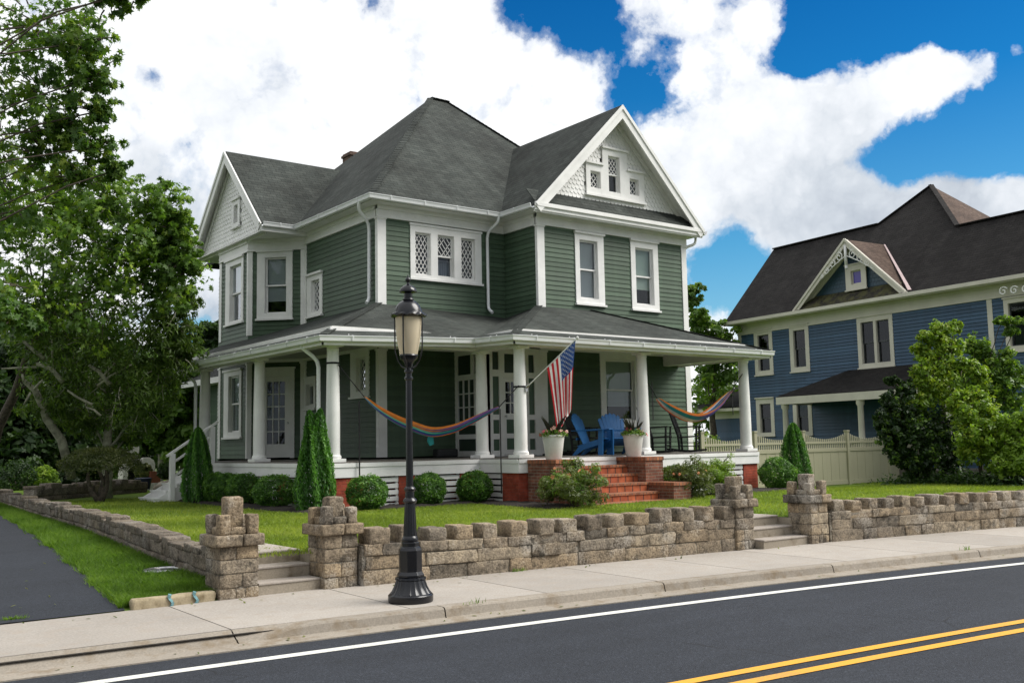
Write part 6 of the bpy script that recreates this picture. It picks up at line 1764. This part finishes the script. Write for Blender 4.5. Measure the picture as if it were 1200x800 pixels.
clumpt('tall_shrub', 'dark twiggy tall shrub behind the bright one', (1165, 556, 29), (1158, 400, 29), [(1140, 404, 29, 9, 1.3), (1150, 412, 29, 11), (1160, 425, 29, 12), (1148, 440, 29, 15), (1170, 438, 28.6, 14), (1182, 452, 28.4, 14), (1168, 462, 28.6, 16), (1186, 474, 28.6, 13), (1194, 440, 28.6, 11), (1180, 418, 28.6, 8, 1.3), (1184, 388, 28.6, 6, .8), (1176, 376, 28.6, 7, .6), (1192, 376, 28.6, 6, .6), (1130, 446, 29, 12)], 50, 16, .115, 'mid_leaf', 'oval', 84, sub=.34, flat=.9, mat_mix=('bright_leaf', .55), droop=.5)
clumpt('edge_shrub', 'mid green shrub at the right edge of the clump', (1195, 560, 25.5), (1195, 490, 25.5), [(1186, 505, 25.8, 13), (1200, 498, 25.5, 13), (1186, 524, 25.5, 14), (1205, 520, 25.5, 16), (1195, 542, 25.2, 15), (1215, 535, 25.2, 18), (1174, 545, 25.4, 11), (1210, 490, 25.6, 14)], 60, 20, .11, 'bright_leaf', 'oval', 85, sub=.3, flat=.9, mat_mix=('bright_leaf', .5))
g = np.random.default_rng(9); n = 7000; u = g.uniform(0, 1, n); px = 1062 + 160 * u; P = np.array([list(at(x, 553, 27.8 - 2.6 * (x - 1062) / 160)) for x in px]); P[:, 0] += g.normal(0, .5, n); P[:, 1] += g.normal(0, .45, n); P[:, 2] = [yardz(p[0], p[1]) for p in P]; P[:, 2] += np.abs(g.normal(0, .14, n))
o = leaves('ground_ivy', 'dark_leaf', None, P, np.tile([0, 0, 1.], (n, 1)), .11, 'oval', 91); tag(o, 'dark ivy ground cover under the overgrown shrubs', 'ground cover', kind='stuff')

# ================================================================== GARDEN BITS ON THE LEFT
q = at(157, 556, 32.5); t = empty('stone_oven', q, 'pale stone garden oven with dark arched mouth', 'oven'); mb = MB(); x, y, z = q.x, q.y, .45
mb.box((x - .5, y - .3, z), (x + .5, y + .4, z + .22)); mb.box((x - .42, y - .25, z + .22), (x - .26, y + .3, z + .62)); mb.box((x + .26, y - .25, z + .22), (x + .42, y + .3, z + .62)); mb.box((x - .26, y + .1, z + .22), (x + .26, y + .3, z + .62))
for k in range(9):
    a, b = math.pi * k / 9, math.pi * (k + 1) / 9; mb.prism([(x - math.cos(a) * .26, y - .25, z + .6 + math.sin(a) * .2), (x - math.cos(b) * .26, y - .25, z + .6 + math.sin(b) * .2), (x - math.cos(b) * .42, y - .25, z + .62 + math.sin(b) * .34), (x - math.cos(a) * .42, y - .25, z + .62 + math.sin(a) * .34)], (0, .5, 0))
mb.box((x - .3, y, z + .9), (x + .3, y + .3, z + 1.02)); mb.box((x - .18, y + .02, z + 1.02), (x + .16, y + .28, z + 1.42)); mb.build('oven_body', 'white_plaster', t, bevel=.015); mb = MB(); mb.box((x - .26, y - .05, z + .2), (x + .26, y + .09, z + .72)); mb.build('mouth', 'dark_room', t)
q = at(171, 552, 34.5); mb = MB(); w = .32; mb.prism([(q.x - w, q.y, .5), (q.x + w, q.y, .5), (q.x + w, q.y, 1.25), (q.x + w * .8, q.y, 1.42), (q.x + w * .3, q.y, 1.5), (q.x - w * .3, q.y, 1.5), (q.x - w * .8, q.y, 1.42), (q.x - w, q.y, 1.25)], (0, .14, 0)); tag(mb.build('stone_slab', 'white_plaster', bevel=.02, loc=(q.x, q.y, .5)), 'upright pale stone slab with rounded top behind the garden wall', 'stone')
q = at(180.5, 556, 31.5); t = empty('clay_chest', q, 'terracotta brick block on a pale base near the side stair', 'chest'); mb = MB(); mb.box((q.x - .16, q.y - .15, .72), (q.x + .16, q.y + .15, 1.08)); mb.build('block', 'terracotta', t, bevel=.01); mb = MB(); mb.box((q.x - .2, q.y - .18, .45), (q.x + .2, q.y + .18, .72)); mb.build('pedestal', 'white_plaster', t, bevel=.01)
q = at(188, 548, 36); mb = MB(); mb.tube([(q.x, q.y, .4), (q.x, q.y, 1.9)], [.11, .09], 8); tag(mb.build('wood_post', 'pale_bark', loc=(q.x, q.y, .4)), 'weathered upright wooden post behind the garden', 'post')
q = at(168, 561, 30.6); mb = MB(); mb.lathe((q.x, q.y, .55), [(.2, 0), (.24, .3), (.26, .34), (.2, .36)], 16); tag(mb.build('navy_tub', 'navy_plastic', loc=(q.x, q.y, .5), smooth=True), 'dark navy tub behind the garden wall', 'tub')
for i, (px, py, D, s, lab) in enumerate([(196, 562, 29.4, .32, 'large pale boulder left of the white side stair'), (204, 558, 30.5, .36, 'brown boulder behind the white side stair')]):
    q = at(px, py, D); mb = MB(); rough_block(mb, [(q.x + a * s, q.y + b * s, .4 + c * s * 1.2) for c in (0, 1) for a, b in ((-1, -1), (1, -1), (1, 1), (-1, 1))], .06, .16, 4, 90 + i); tag(mb.build('boulder', 'moss_stone', smooth='all', attr=True, loc=(q.x, q.y, .4)), lab, 'boulder', 'boulders by the side stair')
# white parked van glimpsed through the trees
q = at(40, 549, 44); t = empty('parked_car', (q.x, q.y, .15), 'white car glimpsed under the dark trees at far left', 'car'); mb = MB(); x, y, z = q.x, q.y, .15
sec = [(-2.1, .35), (-2.15, .75), (-1.7, .9), (-1.1, 1.38), (.5, 1.42), (1.2, .95), (2.0, .85), (2.15, .6), (2.1, .35)]
mb.prism([(x + a, y - .8, z + b) for a, b in sec], (0, 1.6, 0)); mb.build('body', 'white_vehicle', t, bevel=.06); mb = MB()
mb.prism([(x + a, y - .815, z + b) for a, b in ((-1.5, .92), (-1.05, 1.3), (.45, 1.34), (1.0, .95))], (0, 1.63, 0)); mb.build('window', 'screen_glass', t)
for dx in (-1.35, 1.35):
    mb = MB(); mb.tube([(x + dx, y - .83, z + .32), (x + dx, y + .83, z + .32)], .32, 18); mb.build('wheel', 'black_metal', t)
mb = MB(); p, q = at(262, 372, 70), at(120, 452, 60); mb.tube([p.lerp(q, k) - V((0, 0, 1.2 * 4 * k * (1 - k))) for k in lin(0, 1, 14)], .018, 5); tag(mb.build('overhead_wire', 'black_metal', loc=(p.x, p.y, p.z)), 'thin overhead wire between the trees and the house', 'wire')

# ================================================================== FENCE
FY, P0 = 20.5, 29.95; fz = .1
t = empty('vinyl_fence', (29, FY, fz), 'tan privacy fence with scalloped picket top behind the lawn', 'fence')
posts = [P0 + 2.44 * k for k in range(-3, 4)]
for x in posts:
    mb = MB(); mb.box((x - .065, FY - .065, fz - .2), (x + .065, FY + .065, 1.93)); p_ = mb.build('post', 'fence_vinyl', t); mb = MB(); mb.box((x - .08, FY - .08, 1.93), (x + .08, FY + .08, 1.96)); mb.prism([(x - .07, FY - .07, 1.96), (x + .07, FY - .07, 1.96), (x + .07, FY + .07, 1.96), (x - .07, FY + .07, 1.96)], (0, 0, .015)); mb.build('post_cap', 'fence_vinyl', p_, bevel=.004)
for a, b in zip(posts, posts[1:]):
    mb = MB(); a += .066; b -= .066
    mb.box((a, FY - .03, fz + .05), (b, FY + .03, fz + .19)); mb.box((a, FY - .031, 1.26), (b, FY + .031, 1.38)); mb.box((a, FY - .025, 1.53), (b, FY + .025, 1.60)); mb.build('rail', 'fence_vinyl', t, bevel=.004)
    mb = MB(); n = 10; w = (b - a) / n
    for k in range(n): mb.box((a + k * w + .004, FY - .014 + .004 * (k % 2), fz + .19), (a + (k + 1) * w - .004, FY + .012, 1.26))
    mb.build('panel', 'fence_vinyl', t)
    mb = MB(); n = 22; w = (b - a) / n
    for k in range(n):
        x = a + (k + .5) * w; u = 2 * (k + .5) / n - 1; top = 1.66 + .20 * u * u; mb.prism([(x - .024, FY - .012, 1.38), (x + .024, FY - .012, 1.38), (x + .024, FY - .012, top), (x, FY - .012, top + .03), (x - .024, FY - .012, top)], (0, .024, 0))
    mb.build('picket_top', 'fence_vinyl', t)

# ================================================================== BLUE HOUSE
b0 = V((36.0, 30.06, 0)); bd = V((.108, .994, 0)).normalized(); bn = V((.994, -.108, 0)).normalized()
BH = empty('blue_house', b0 + V((3, -5, 0)), 'blue clapboard Victorian house with cream trim and dark steep roof', 'house')
fB = Fr(b0, (-bd.x, -bd.y), (-bn.x, -bn.y))
def Bp(t, s, z): return b0 - bd * t + bn * s + V((0, 0, z))
w1 = (.97, 2.08, 4.58, 6.57); w2 = (3.1, 4.18, 4.58, 6.56); w3 = (6.72, 8.43, 4.47, 6.5); l1 = (.92, 2.0, 1.88, 3.52); l2 = (3.1, 4.15, 1.88, 3.5); w4 = (13.05, 14.6, 4.56, 6.4)
mb = MB(); clap(mb, fB, .0, 6.5, lambda z: (0, 18), [ins(h) for h in (w1, w2, w3, l1, l2, w4)], .13, .032); mb.build('wall', 'blue_siding', BH, attr=True, fixn=False)
fBe = Fr(b0, (bn.x, bn.y), (bd.x, bd.y)); mb = MB(); clap(mb, fBe, .0, 6.5, lambda z: (0, 7.6), [], .115); mb.build('wall', 'blue_siding', BH, attr=True, fixn=False)
mb = MB(); mb.prism([Bp(.6, .85, 0), Bp(18, .85, 0), Bp(18, 7.6, 0), Bp(.6, 7.6, 0)], (0, 0, 6.9)); mb.build('inner_core', 'dark_room', BH)
mb = MB()
fB.box(mb, -.06, 18, -.01, .05, 6.48, 6.95); fB.box(mb, -.06, 18, -.01, .09, 6.86, 6.95); fB.box(mb, -.06, 18, -.01, .065, 6.48, 6.53); mb.build('frieze', 'cream_paint', BH, bevel=.004)
mb = MB()
for a in (-.04, 12.42): fB.box(mb, a, a + .2, -.01, .035, 0, 6.48)
mb.build('corner_board', 'cream_paint', BH)
mb = MB(); mb.prism([Bp(-.45, -.5, 6.95), Bp(18, -.5, 6.95), Bp(18, .02, 6.95), Bp(-.45, .02, 6.95)], (0, 0, .03)); fB.box(mb, -.45, 18, .47, .52, 6.93, 7.08); fB.box(mb, -.46, 18, .52, .60, 6.97, 7.11); mb.build('cornice', 'cream_paint', BH)
for q in (w1, w2): window(BH, fB, q, [(q[0] + .2, q[1] - .2, q[2] + .17, q[3] - .2, 'screen')], 'cream_paint', .04)
window(BH, fB, w3, [(w3[0] + .17, w3[0] + .80, w3[2] + .15, w3[3] - .2, 'screen'), (w3[1] - .80, w3[1] - .17, w3[2] + .15, w3[3] - .2, 'screen')], 'cream_paint', .04)
for q in (l1, l2): window(BH, fB, q, [(q[0] + .2, q[1] - .2, q[2] + .12, q[3] - .22, 'screen')], 'cream_paint', .06)
window(BH, fB, w4, [(w4[0] + .15, w4[1] - .15, w4[2] + .17, w4[3] - .15, 'double')], 'cream_paint', .04)
mz = 1.1; pz = lambda s: 7.06 + mz * (s + .5)
mb = MB(); SR, SA = 2.95, 4.28
zR, zA = pz(SR), pz(SA); sB = 1.98; zB = pz(sB)
roofslab(mb, [Bp(-.45, -.5, 7.06), Bp(19, -.5, 7.06), Bp(19, sB, zB), Bp(10.1, sB, zB), Bp(7.41, SA, zA), Bp(5.7, SR, zR), Bp(-.45, SR, zR)], .1)
roofslab(mb, [Bp(-.45, SR, zR), Bp(6.2, SR, zR), Bp(6.2, 8.1, 7.06), Bp(-.45, 8.1, 7.06)], .1)
roofslab(mb, [Bp(5.7, SR, zR), Bp(7.41, SA, zA), Bp(5.4, 7.5, zR - .6)], .1)
roofslab(mb, [Bp(10.1, sB, zB), Bp(19, sB, zB), Bp(19, 5.4, 7.06), Bp(10.1, 5.4, 7.06)], .1)
mb.build('roof', 'dark_shingle', BH, uv=True)
mb = MB(); roofslab(mb, [Bp(7.41, SA, zA), Bp(10.1, sB, zB), Bp(11.3, 3.6, 8.4), Bp(10.1, 6.58, zB)], .08); mb.build('roof', 'lit_shingle', BH, uv=True)  # street-facing slope: brightness of the light is put into the shingle colour
mb = MB(); mb.bar(Bp(-.45, SR, zR + .02), Bp(5.7, SR, zR + .02), .22, .05); mb.bar(Bp(10.1, sB, zB + .02), Bp(19, sB, zB + .02), .22, .05); mb.bar(Bp(5.7, SR, zR + .02), Bp(7.41, SA, zA + .02), .2, .05); mb.bar(Bp(7.41, SA, zA + .02), Bp(10.1, sB, zB + .02), .2, .05); mb.build('ridge_cap', 'dark_shingle', BH, uv=True)
mb = MB(); mb.prism([Bp(-.1, .1, 6.95), Bp(-.1, 5.9 + .1, 6.95), Bp(-.1, SR, zR - .2)], -bd * -.03); mb.build('gable_wall', 'blue_scales', BH, uv=True)
mb = MB()
for s_ in (6.4,): mb.bar(Bp(-.47, s_, 6.98), Bp(-.47, SR, zR - .1), .05, .22)
mb.build('rake_board', 'cream_paint', BH)
# dormer
DA, DL, DRt = (6.72, 9.68), (3.82, 7.12), (9.45, 7.12); sF = -.42; sW = .0; sRdg = 1.9
mb = MB(); roofslab(mb, [Bp(DA[0], sF, DA[1]), Bp(DA[0], sRdg, DA[1]), Bp(DRt[0], -.35, DRt[1] + .05), Bp(DRt[0], sF, DRt[1])], .06); dm = mb.build('dormer_roof', 'lit_shingle', BH, uv=True)  # right slope painted lighter than the left, as if lit from the street
mb = MB(); roofslab(mb, [Bp(DA[0], sF, DA[1]), Bp(DL[0], sF, DL[1]), Bp(DL[0], -.35, DL[1] + .05), Bp(DA[0], sRdg, DA[1])], .06); mb.build('dormer_roof', 'dark_shingle', BH, uv=True)
mb = MB(); mb.bar(Bp(DA[0] + .1, sRdg - .0, DA[1] - .02), Bp(DRt[0] + .12, -.38, DRt[1] + .1), .16, .03); mb.build('valley_flashing', 'copper_flash', BH)
mb = MB(); mb.prism([Bp(4.35, sW, 7.55), Bp(9.0, sW, 7.55), Bp(DA[0], sW, 9.42)], bn * .05); mb.build('gable_wall', 'blue_scales', BH, uv=True)
mb = MB(); mb.prism([Bp(3.95, -.5, 7.12), Bp(9.3, -.5, 7.12), Bp(8.95, .0, 7.66), Bp(4.4, .0, 7.66)], (0, 0, -.05)); mb.build('pent_roof', 'mossy_shingle', BH, uv=True)
mb = MB()
for e_ in (DL, DRt):
    p, q = Bp(e_[0], sF - .03, e_[1] - .08), Bp(DA[0], sF - .03, DA[1] - .1); mb.bar(p, q, .05, .24, bn * 0 + V((0, 0, 1)))
    p, q = Bp(e_[0], sF - .07, e_[1] - .0), Bp(DA[0], sF - .07, DA[1] - .0); mb.bar(p, q, .05, .09)
    p, q = Bp(e_[0] + (.5 if e_ is DL else -.5), sW - .04, e_[1] + .38), Bp(DA[0], sW - .04, DA[1] - .28); mb.bar(p, q, .05, .14)
    k = 1 if e_ is DL else -1
    mb.prism([Bp(e_[0], sF, e_[1] - .1), Bp(DA[0], sF, DA[1] - .12), Bp(DA[0], sW, DA[1] - .12), Bp(e_[0], sW, e_[1] - .1)], (0, 0, .03))
mb.build('rake_board', 'cream_paint', BH)
fD = Fr(b0 + bn * (sW - .085), (-bd.x, -bd.y), (-bn.x, -bn.y))
window(BH, fD, (6.36, 7.38, 7.66, 8.66), [(6.62, 7.14, 7.86, 8.44, 'stained')], 'cream_paint', .03)
mb = MB(); fG = Fr(b0 + bn * (sF - .03), (-bd.x, -bd.y), (-bn.x, -bn.y)); fG.box(mb, DA[0] - .05, DA[0] + .05, -.03, .05, 8.62, 9.45); mb.lathe(fG.p(DA[0], .01, 8.45), [(.02, 0), (.06, .03), (.07, .09), (.045, .13), (.06, .17)], 14)
def scroll(c, r0, a0, turns, sg):
    pts = [fG.p(c[0] + sg * (r0 * (1 - k * .82)) * math.cos(a0 + k * turns * 6.283), .01, c[1] + (r0 * (1 - k * .82)) * math.sin(a0 + k * turns * 6.283)) for k in lin(0, 1, 22)]
    mb.tube(pts, .026, 6)
for sg in (-1, 1):
    for (dx, dz, r_) in ((.34, 9.02, .2), (.70, 8.80, .19), (1.04, 8.55, .16), (.30, 9.28, .12), (1.28, 8.36, .10)): scroll((DA[0] + sg * dx, dz), r_, .6, 1.4, sg)
    mb.tube([fG.p(DA[0] + sg * .05, .01, 9.0), fG.p(DA[0] + sg * .6, .01, 8.72), fG.p(DA[0] + sg * 1.42, .01, 8.2)], .022, 6)
mb.build('gingerbread', 'white_paint', BH, smooth='all')
mb = MB()
for (dx, dz, r_) in ((13.35, 6.62, .17), (13.75, 6.6, .16), (14.15, 6.58, .14)): scroll((dx, dz), r_, .4, 1.3, 1)
mb.build('gingerbread', 'white_paint', BH, smooth='all')
# side porch of the blue house
mb = MB(); roofslab(mb, [Bp(4.1, -2.0, 3.45), Bp(12.3, -2.0, 3.45), Bp(11.2, .0, 4.45), Bp(6.2, .0, 4.45)], .06); roofslab(mb, [Bp(4.1, -2.0, 3.45), Bp(6.2, 0, 4.45), Bp(4.1, 0, 3.45)], .06); mb.build('porch_roof', 'dark_shingle', BH, uv=True)
mb = MB(); mb.prism([Bp(4.08, -2.03, 3.12), Bp(12.3, -2.03, 3.12), Bp(12.3, -1.9, 3.12), Bp(4.2, -1.9, 3.12), Bp(4.2, 0, 3.12), Bp(4.08, 0, 3.12)], (0, 0, .3)); mb.build('porch_beam', 'cream_paint', BH)
for s_, t_ in ((-1.85, 4.4), (-1.85, 8.2), (-1.85, 11.9)):
    mb = MB(); q = Bp(t_, s_, 0); mb.lathe(q, [(.17, 0), (.17, .5), (.13, .55), (.11, 2.9), (.16, 2.98), (.16, 3.12)], 16); mb.build('porch_column', 'cream_paint', BH, smooth=True)
mb = MB(); mb.prism([Bp(4.2, -1.95, .3), Bp(12.3, -1.95, .3), Bp(12.3, 0, .3), Bp(4.2, 0, .3)], (0, 0, .25)); mb.build('porch_floor', 'porch_floor_paint', BH)
# low rear wing of the blue house
mb = MB(); clap(mb, Fr(b0 + bn * .4, (-bd.x, -bd.y), (-bn.x, -bn.y)), 0, 3.0, lambda z: (-2.55, -.05), [], .115); mb.build('wall', 'blue_siding', BH, attr=True, fixn=False)
mb = MB(); fq = Fr(b0 + bn * .4, (-bd.x, -bd.y), (-bn.x, -bn.y)); fq.box(mb, -2.62, -2.42, -.01, .04, 0, 3.0); fq.box(mb, -2.6, -.05, -.01, .05, 2.72, 3.1); fq.box(mb, -3.3, -.05, .05, .45, 3.1, 3.18); fq.box(mb, -3.3, -.05, .45, .5, 3.05, 3.25); mb.build('cornice', 'cream_paint', BH)
mb = MB(); roofslab(mb, [Bp(-3.3, -.1, 3.25), Bp(-.03, -.1, 3.25), Bp(-.03, 3.5, 4.6), Bp(-3.3, 3.5, 4.6)], .06); mb.build('roof', 'dark_shingle', BH, uv=True)

# ================================================================== GRASS BLADES
def yard_pts(n, x0, x1, y1, seed, avoid):
    g = np.random.default_rng(seed); X = g.uniform(x0, x1, n); Y = g.uniform(9, y1, n); out = []
    for x, y in zip(X, Y):
        if y < wallY(x) + .34 or x < wallX(y) + .3: continue
        if any(a <= x <= b and c <= y <= d for a, b, c, d in avoid): continue
        out.append((x, y, yardz(x, y) - .01))
    return np.array(out)
av = [(8.4, 13.15, 17.6, 30), (8.38, 30, 18.5, 60), (12.25, 13.3, 15.1, 30), (13.2, 16.5, 15.2, 30), (16.4, 21.25, 15.8, 30), (4.7, 5.6, 10, 13.3), (12.5, 13.75, 9, 12.4), (13.1, 30, 20.0, 60)]
grass('lawn_grass', 'grass_blade', yard_pts(120000, 4.9, 13.3, 18.7, 1, av), .05, .0045, 2, 'mown lawn grass between the stone wall and the porch')
grass('lawn_grass', 'grass_blade', yard_pts(60000, 13.0, 26, 17, 3, av), .055, .006, 4, 'mown lawn grass in front of the porch steps and fence')
grass('lawn_grass', 'grass_blade', yard_pts(50000, 21.0, 36, 20.4, 5, av), .06, .007, 6, 'mown lawn grass before the tan fence')
grass('lawn_grass', 'grass_blade', yard_pts(40000, 4.9, 9.0, 27, 7, [(8.3, 9.3, 18, 30)]), .055, .006, 8, 'mown lawn grass left of the porch')
g = np.random.default_rng(11); n = 120000; Y = 11.36 + (23) * g.uniform(0, 1, n) ** 1.7; u = g.uniform(0, 1, n)
x0 = np.array([driveX(y) for y in Y]) + .0; x1 = np.array([wallX(y) for y in Y]); X = x0 + (x1 - x0) * u - .06 * (g.uniform(0, 1, n) < .12)
keep = ((X - 4.40) ** 2 + (Y - 13.45) ** 2 > .3 ** 2) & (x1 > x0 + .02)
P = np.stack([X, Y, np.array([vergez(x, y) for x, y in zip(X, Y)]) - .01], 1)[keep]
grass('verge_grass', 'verge_blade', P, .115, .0045, 12, 'longer green grass between the driveway and the low stone wall')
# weeds in the pavement cracks
def weed(px_list, seed):
    g = np.random.default_rng(seed); pts = []
    for (x, y, k) in px_list:
        for i in range(k): pts.append((x + g.normal(0, .06), y + g.normal(0, .02), 0))
    return np.array(pts)
grass('weed_tuft', 'verge_blade', weed([(8.25, wallY(8.25) - .03, 60), (14.6, asph(14.6) + .35, 25), (6.3, asph(6.3) + .25, 14), (19.5, wallY(19.5) - .03, 40), (2.2, 11.4, 160), (1.6, 11.42, 160)], 13), .06, .004, 14, 'small green weeds along the pavement edge')

g = np.random.default_rng(21); pts = []
for i in range(150):
    k = g.uniform()
    if k < .35: x = g.uniform(-.3, 3.6); y = g.uniform(11.5, 18); pts.append((x, y, vergez(x, y) + .045))
    elif k < .7: x = g.uniform(0, 20); y = wallY(x) - abs(g.normal(0, .25)) - .03; pts.append((x, y, .018))
    else: x = g.uniform(0, 20); pts.append((x, asph(x) + g.uniform(.02, .2), -.105))
P = np.array(pts); o = leaves('leaf_litter', 'olive_leaf', None, P, np.tile([0, 0, 2.], (len(P), 1)), .05, 'oval', 22); tag(o, 'a scatter of fallen leaves on the drive, pavement and gutter', 'leaf litter', kind='stuff')

# ================================================================== SKY AND LIGHT
SUN_EL, SUN_AZ = R(47), R(56)          # azimuth measured from -Y (toward the camera side) to +X
sd = V((math.sin(SUN_AZ) * math.cos(SUN_EL), -math.cos(SUN_AZ) * math.cos(SUN_EL), math.sin(SUN_EL)))
sun_d = bpy.data.lights.new('sun', 'SUN'); sun_d.energy = 3.5; sun_d.angle = R(38); sun_d.color = (1, .965, .91)
sun = bpy.data.objects.new('sun', sun_d); COL.objects.link(sun); sun.rotation_euler = (-sd).to_track_quat('-Z', 'Y').to_euler(); sun.location = sd * 60
world = bpy.data.worlds.new('World'); scene.world = world; world.use_nodes = True
wt = NT(world); wt.n.clear()
sky = wt.new('ShaderNodeTexSky'); sky.sky_type = 'NISHITA'; sky.sun_disc = False; sky.sun_elevation = SUN_EL; sky.sun_rotation = math.atan2(sd.x, sd.y); sky.air_density = 1.0; sky.dust_density = .6; sky.ozone_density = 2.5
dirv = wt.new('ShaderNodeTexCoord').outputs['Generated']
sepd = wt.new('ShaderNodeSeparateXYZ'); wt.link(dirv, sepd.inputs[0])
blue = wt.mix(1.0, sky.outputs[0], wt.ramp(sepd.outputs[2], [(.10, (.55, .86, .94)), (.19, (.28, .74, .90)), (.33, (.05, .50, .82)), (.46, (.015, .38, .74))]), 'MULTIPLY')
def vm(op, a, b=None):
    n = wt.n.new('ShaderNodeVectorMath'); n.operation = op
    for k, v in ((0, a), (1, b)):
        if v is None: continue
        if isinstance(v, bpy.types.NodeSocket): wt.l.new(v, n.inputs[k])
        else: n.inputs[k].default_value = v
    return n
warp = wt.new('ShaderNodeTexNoise', ins={'Scale': 5.5, 'Detail': 7, 'Roughness': .62}); wt.link(dirv, warp.inputs['Vector'])
wv = vm('ADD', dirv, vm('MULTIPLY', vm('SUBTRACT', warp.outputs['Color'], (.5, .5, .5)).outputs[0], (.085, .085, .085)).outputs[0])
wn = vm('NORMALIZE', wv.outputs[0]).outputs[0]
# real positions of clear sky (negative) and cloud (positive) on the dome: (px, py, angular radius in px, weight)
blobs = [(1090, 30, 140, -1.2), (1260, 90, 110, -1.0), (985, 35, 60, -.8), (930, 70, 30, -.6), (670, 8, 50, -.85), (600, -14, 45, -.7), (775, 98, 42, -.95), (735, 112, 28, -.6), (700, 50, 32, -.4), (1000, -170, 220, -1.0),
         (1050, 194, 40, -1.0), (1120, 190, 52, -1.0), (1195, 165, 58, -.9), (985, 192, 28, -.6), (858, 322, 38, -1.3), (832, 350, 32, -.7), (884, 290, 32, -.6), (190, 82, 17, -.62), (215, 385, 20, -.5),
         (860, 40, 50, .5), (900, 20, 30, .55), (800, 22, 50, .3), (905, 125, 55, .7), (955, 135, 55, .8), (1005, 118, 50, .95), (1050, 102, 44, .9), (1095, 98, 42, .9), (1135, 98, 34, .85), (1160, 92, 22, .5), (1202, 60, 16, .9),
         (930, 235, 60, .5), (1010, 240, 55, .7), (1100, 232, 50, .7), (1185, 228, 50, .8), (800, 215, 80, .4)]
acc = None
for (px, py, r_, w_) in blobs:
    d = (at(px, py, 1) - CAM).normalized(); ca = math.cos(math.atan(r_ / FPX))
    dt = vm('DOT_PRODUCT', wn, tuple(d)).outputs['Value']
    g = wt.math('POWER', 2.718281828, wt.math('MULTIPLY', wt.math('SUBTRACT', 1.0, dt), -1.0 / max(1e-6, (1 - ca))))
    t = wt.math('MULTIPLY', g, w_)
    acc = t if acc is None else wt.math('ADD', acc, t)
cn = wt.new('ShaderNodeTexNoise', ins={'Scale': 11.0, 'Detail': 10, 'Roughness': .62, 'Distortion': .2}); wt.link(dirv, cn.inputs['Vector'])
vor = wt.new('ShaderNodeTexVoronoi', ins={'Scale': 15.0, 'Detail': 3.0, 'Roughness': .55, 'Lacunarity': 2.3}); vor.feature = 'F1'; wt.link(wn, vor.inputs['Vector'])
vor.normalize = True
puff = wt.math('SUBTRACT', .30, vor.outputs['Distance'])
dens = wt.math('ADD', wt.math('ADD', wt.math('ADD', .73, wt.math('MAXIMUM', acc, -1.25)), wt.math('MULTIPLY', puff, 1.3)), wt.math('MULTIPLY', wt.math('SUBTRACT', cn.outputs['Fac'], .5), 2.4))
mask = wt.ramp(dens, [(.08, (0, 0, 0)), (.24, (.22,) * 3), (.40, (.75,) * 3), (.62, (1, 1, 1))])
shn = wt.new('ShaderNodeTexNoise', ins={'Scale': 4.2, 'Detail': 7, 'Roughness': .58, 'Distortion': .3}); wt.link(vm('ADD', dirv, (.3, .1, .05)).outputs[0], shn.inputs['Vector'])
sep = wt.new('ShaderNodeSeparateXYZ'); wt.link(dirv, sep.inputs[0])
lowgrey = None
for (px, py, r_, w_) in ((260, 110, 45, .16), (340, 150, 50, .14), (210, 250, 60, .2), (150, 200, 50, .12), (470, 20, 45, .1), (980, 250, 110, .38), (880, 150, 40, .10), (1000, 140, 40, .10), (230, 360, 50, .3), (1130, 240, 80, .36), (780, 250, 60, .12)):
    d = (at(px, py, 1) - CAM).normalized(); ca = math.cos(math.atan(r_ / FPX))
    g = wt.math('MULTIPLY', wt.math('POWER', 2.718281828, wt.math('MULTIPLY', wt.math('SUBTRACT', 1.0, vm('DOT_PRODUCT', wn, tuple(d)).outputs['Value']), -1.0 / (1 - ca))), w_)
    lowgrey = g if lowgrey is None else wt.math('ADD', lowgrey, g)
shn2 = wt.new('ShaderNodeTexNoise', ins={'Scale': 13.0, 'Detail': 8, 'Roughness': .6}); wt.link(dirv, shn2.inputs['Vector'])
shade = wt.math('SUBTRACT', wt.math('ADD', wt.math('ADD', .03, wt.math('MULTIPLY', puff, .8)), wt.math('ADD', wt.math('MULTIPLY', shn.outputs['Fac'], .6), wt.math('MULTIPLY', shn2.outputs['Fac'], .4))), lowgrey)
ccol = wt.ramp(shade, [(.0, (3.4, 3.8, 4.4)), (.20, (4.9, 5.3, 5.8)), (.38, (6.6, 6.85, 7.2)), (.56, (8.0, 8.1, 8.2)), (.75, (9.0, 9.0, 9.0))])
# unseen grey bank added low behind the camera to darken the porch
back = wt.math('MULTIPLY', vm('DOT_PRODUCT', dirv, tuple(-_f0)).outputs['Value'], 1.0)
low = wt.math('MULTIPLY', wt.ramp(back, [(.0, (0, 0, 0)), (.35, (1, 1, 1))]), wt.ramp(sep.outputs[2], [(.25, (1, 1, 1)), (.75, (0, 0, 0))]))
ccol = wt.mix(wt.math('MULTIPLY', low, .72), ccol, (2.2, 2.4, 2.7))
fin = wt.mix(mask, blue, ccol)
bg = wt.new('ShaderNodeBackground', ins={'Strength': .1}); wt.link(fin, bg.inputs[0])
wt.link(bg.outputs[0], wt.new('ShaderNodeOutputWorld').inputs[0])
world.cycles.sampling_method = 'MANUAL'; world.cycles.sample_map_resolution = 512
scene.view_settings.view_transform = 'Standard'; scene.view_settings.look = 'None'; scene.view_settings.exposure = .48; scene.view_settings.gamma = 1
scene.cycles.max_bounces = 7; scene.cycles.diffuse_bounces = 3; scene.cycles.glossy_bounces = 3; scene.cycles.transmission_bounces = 4; scene.cycles.transparent_max_bounces = 8
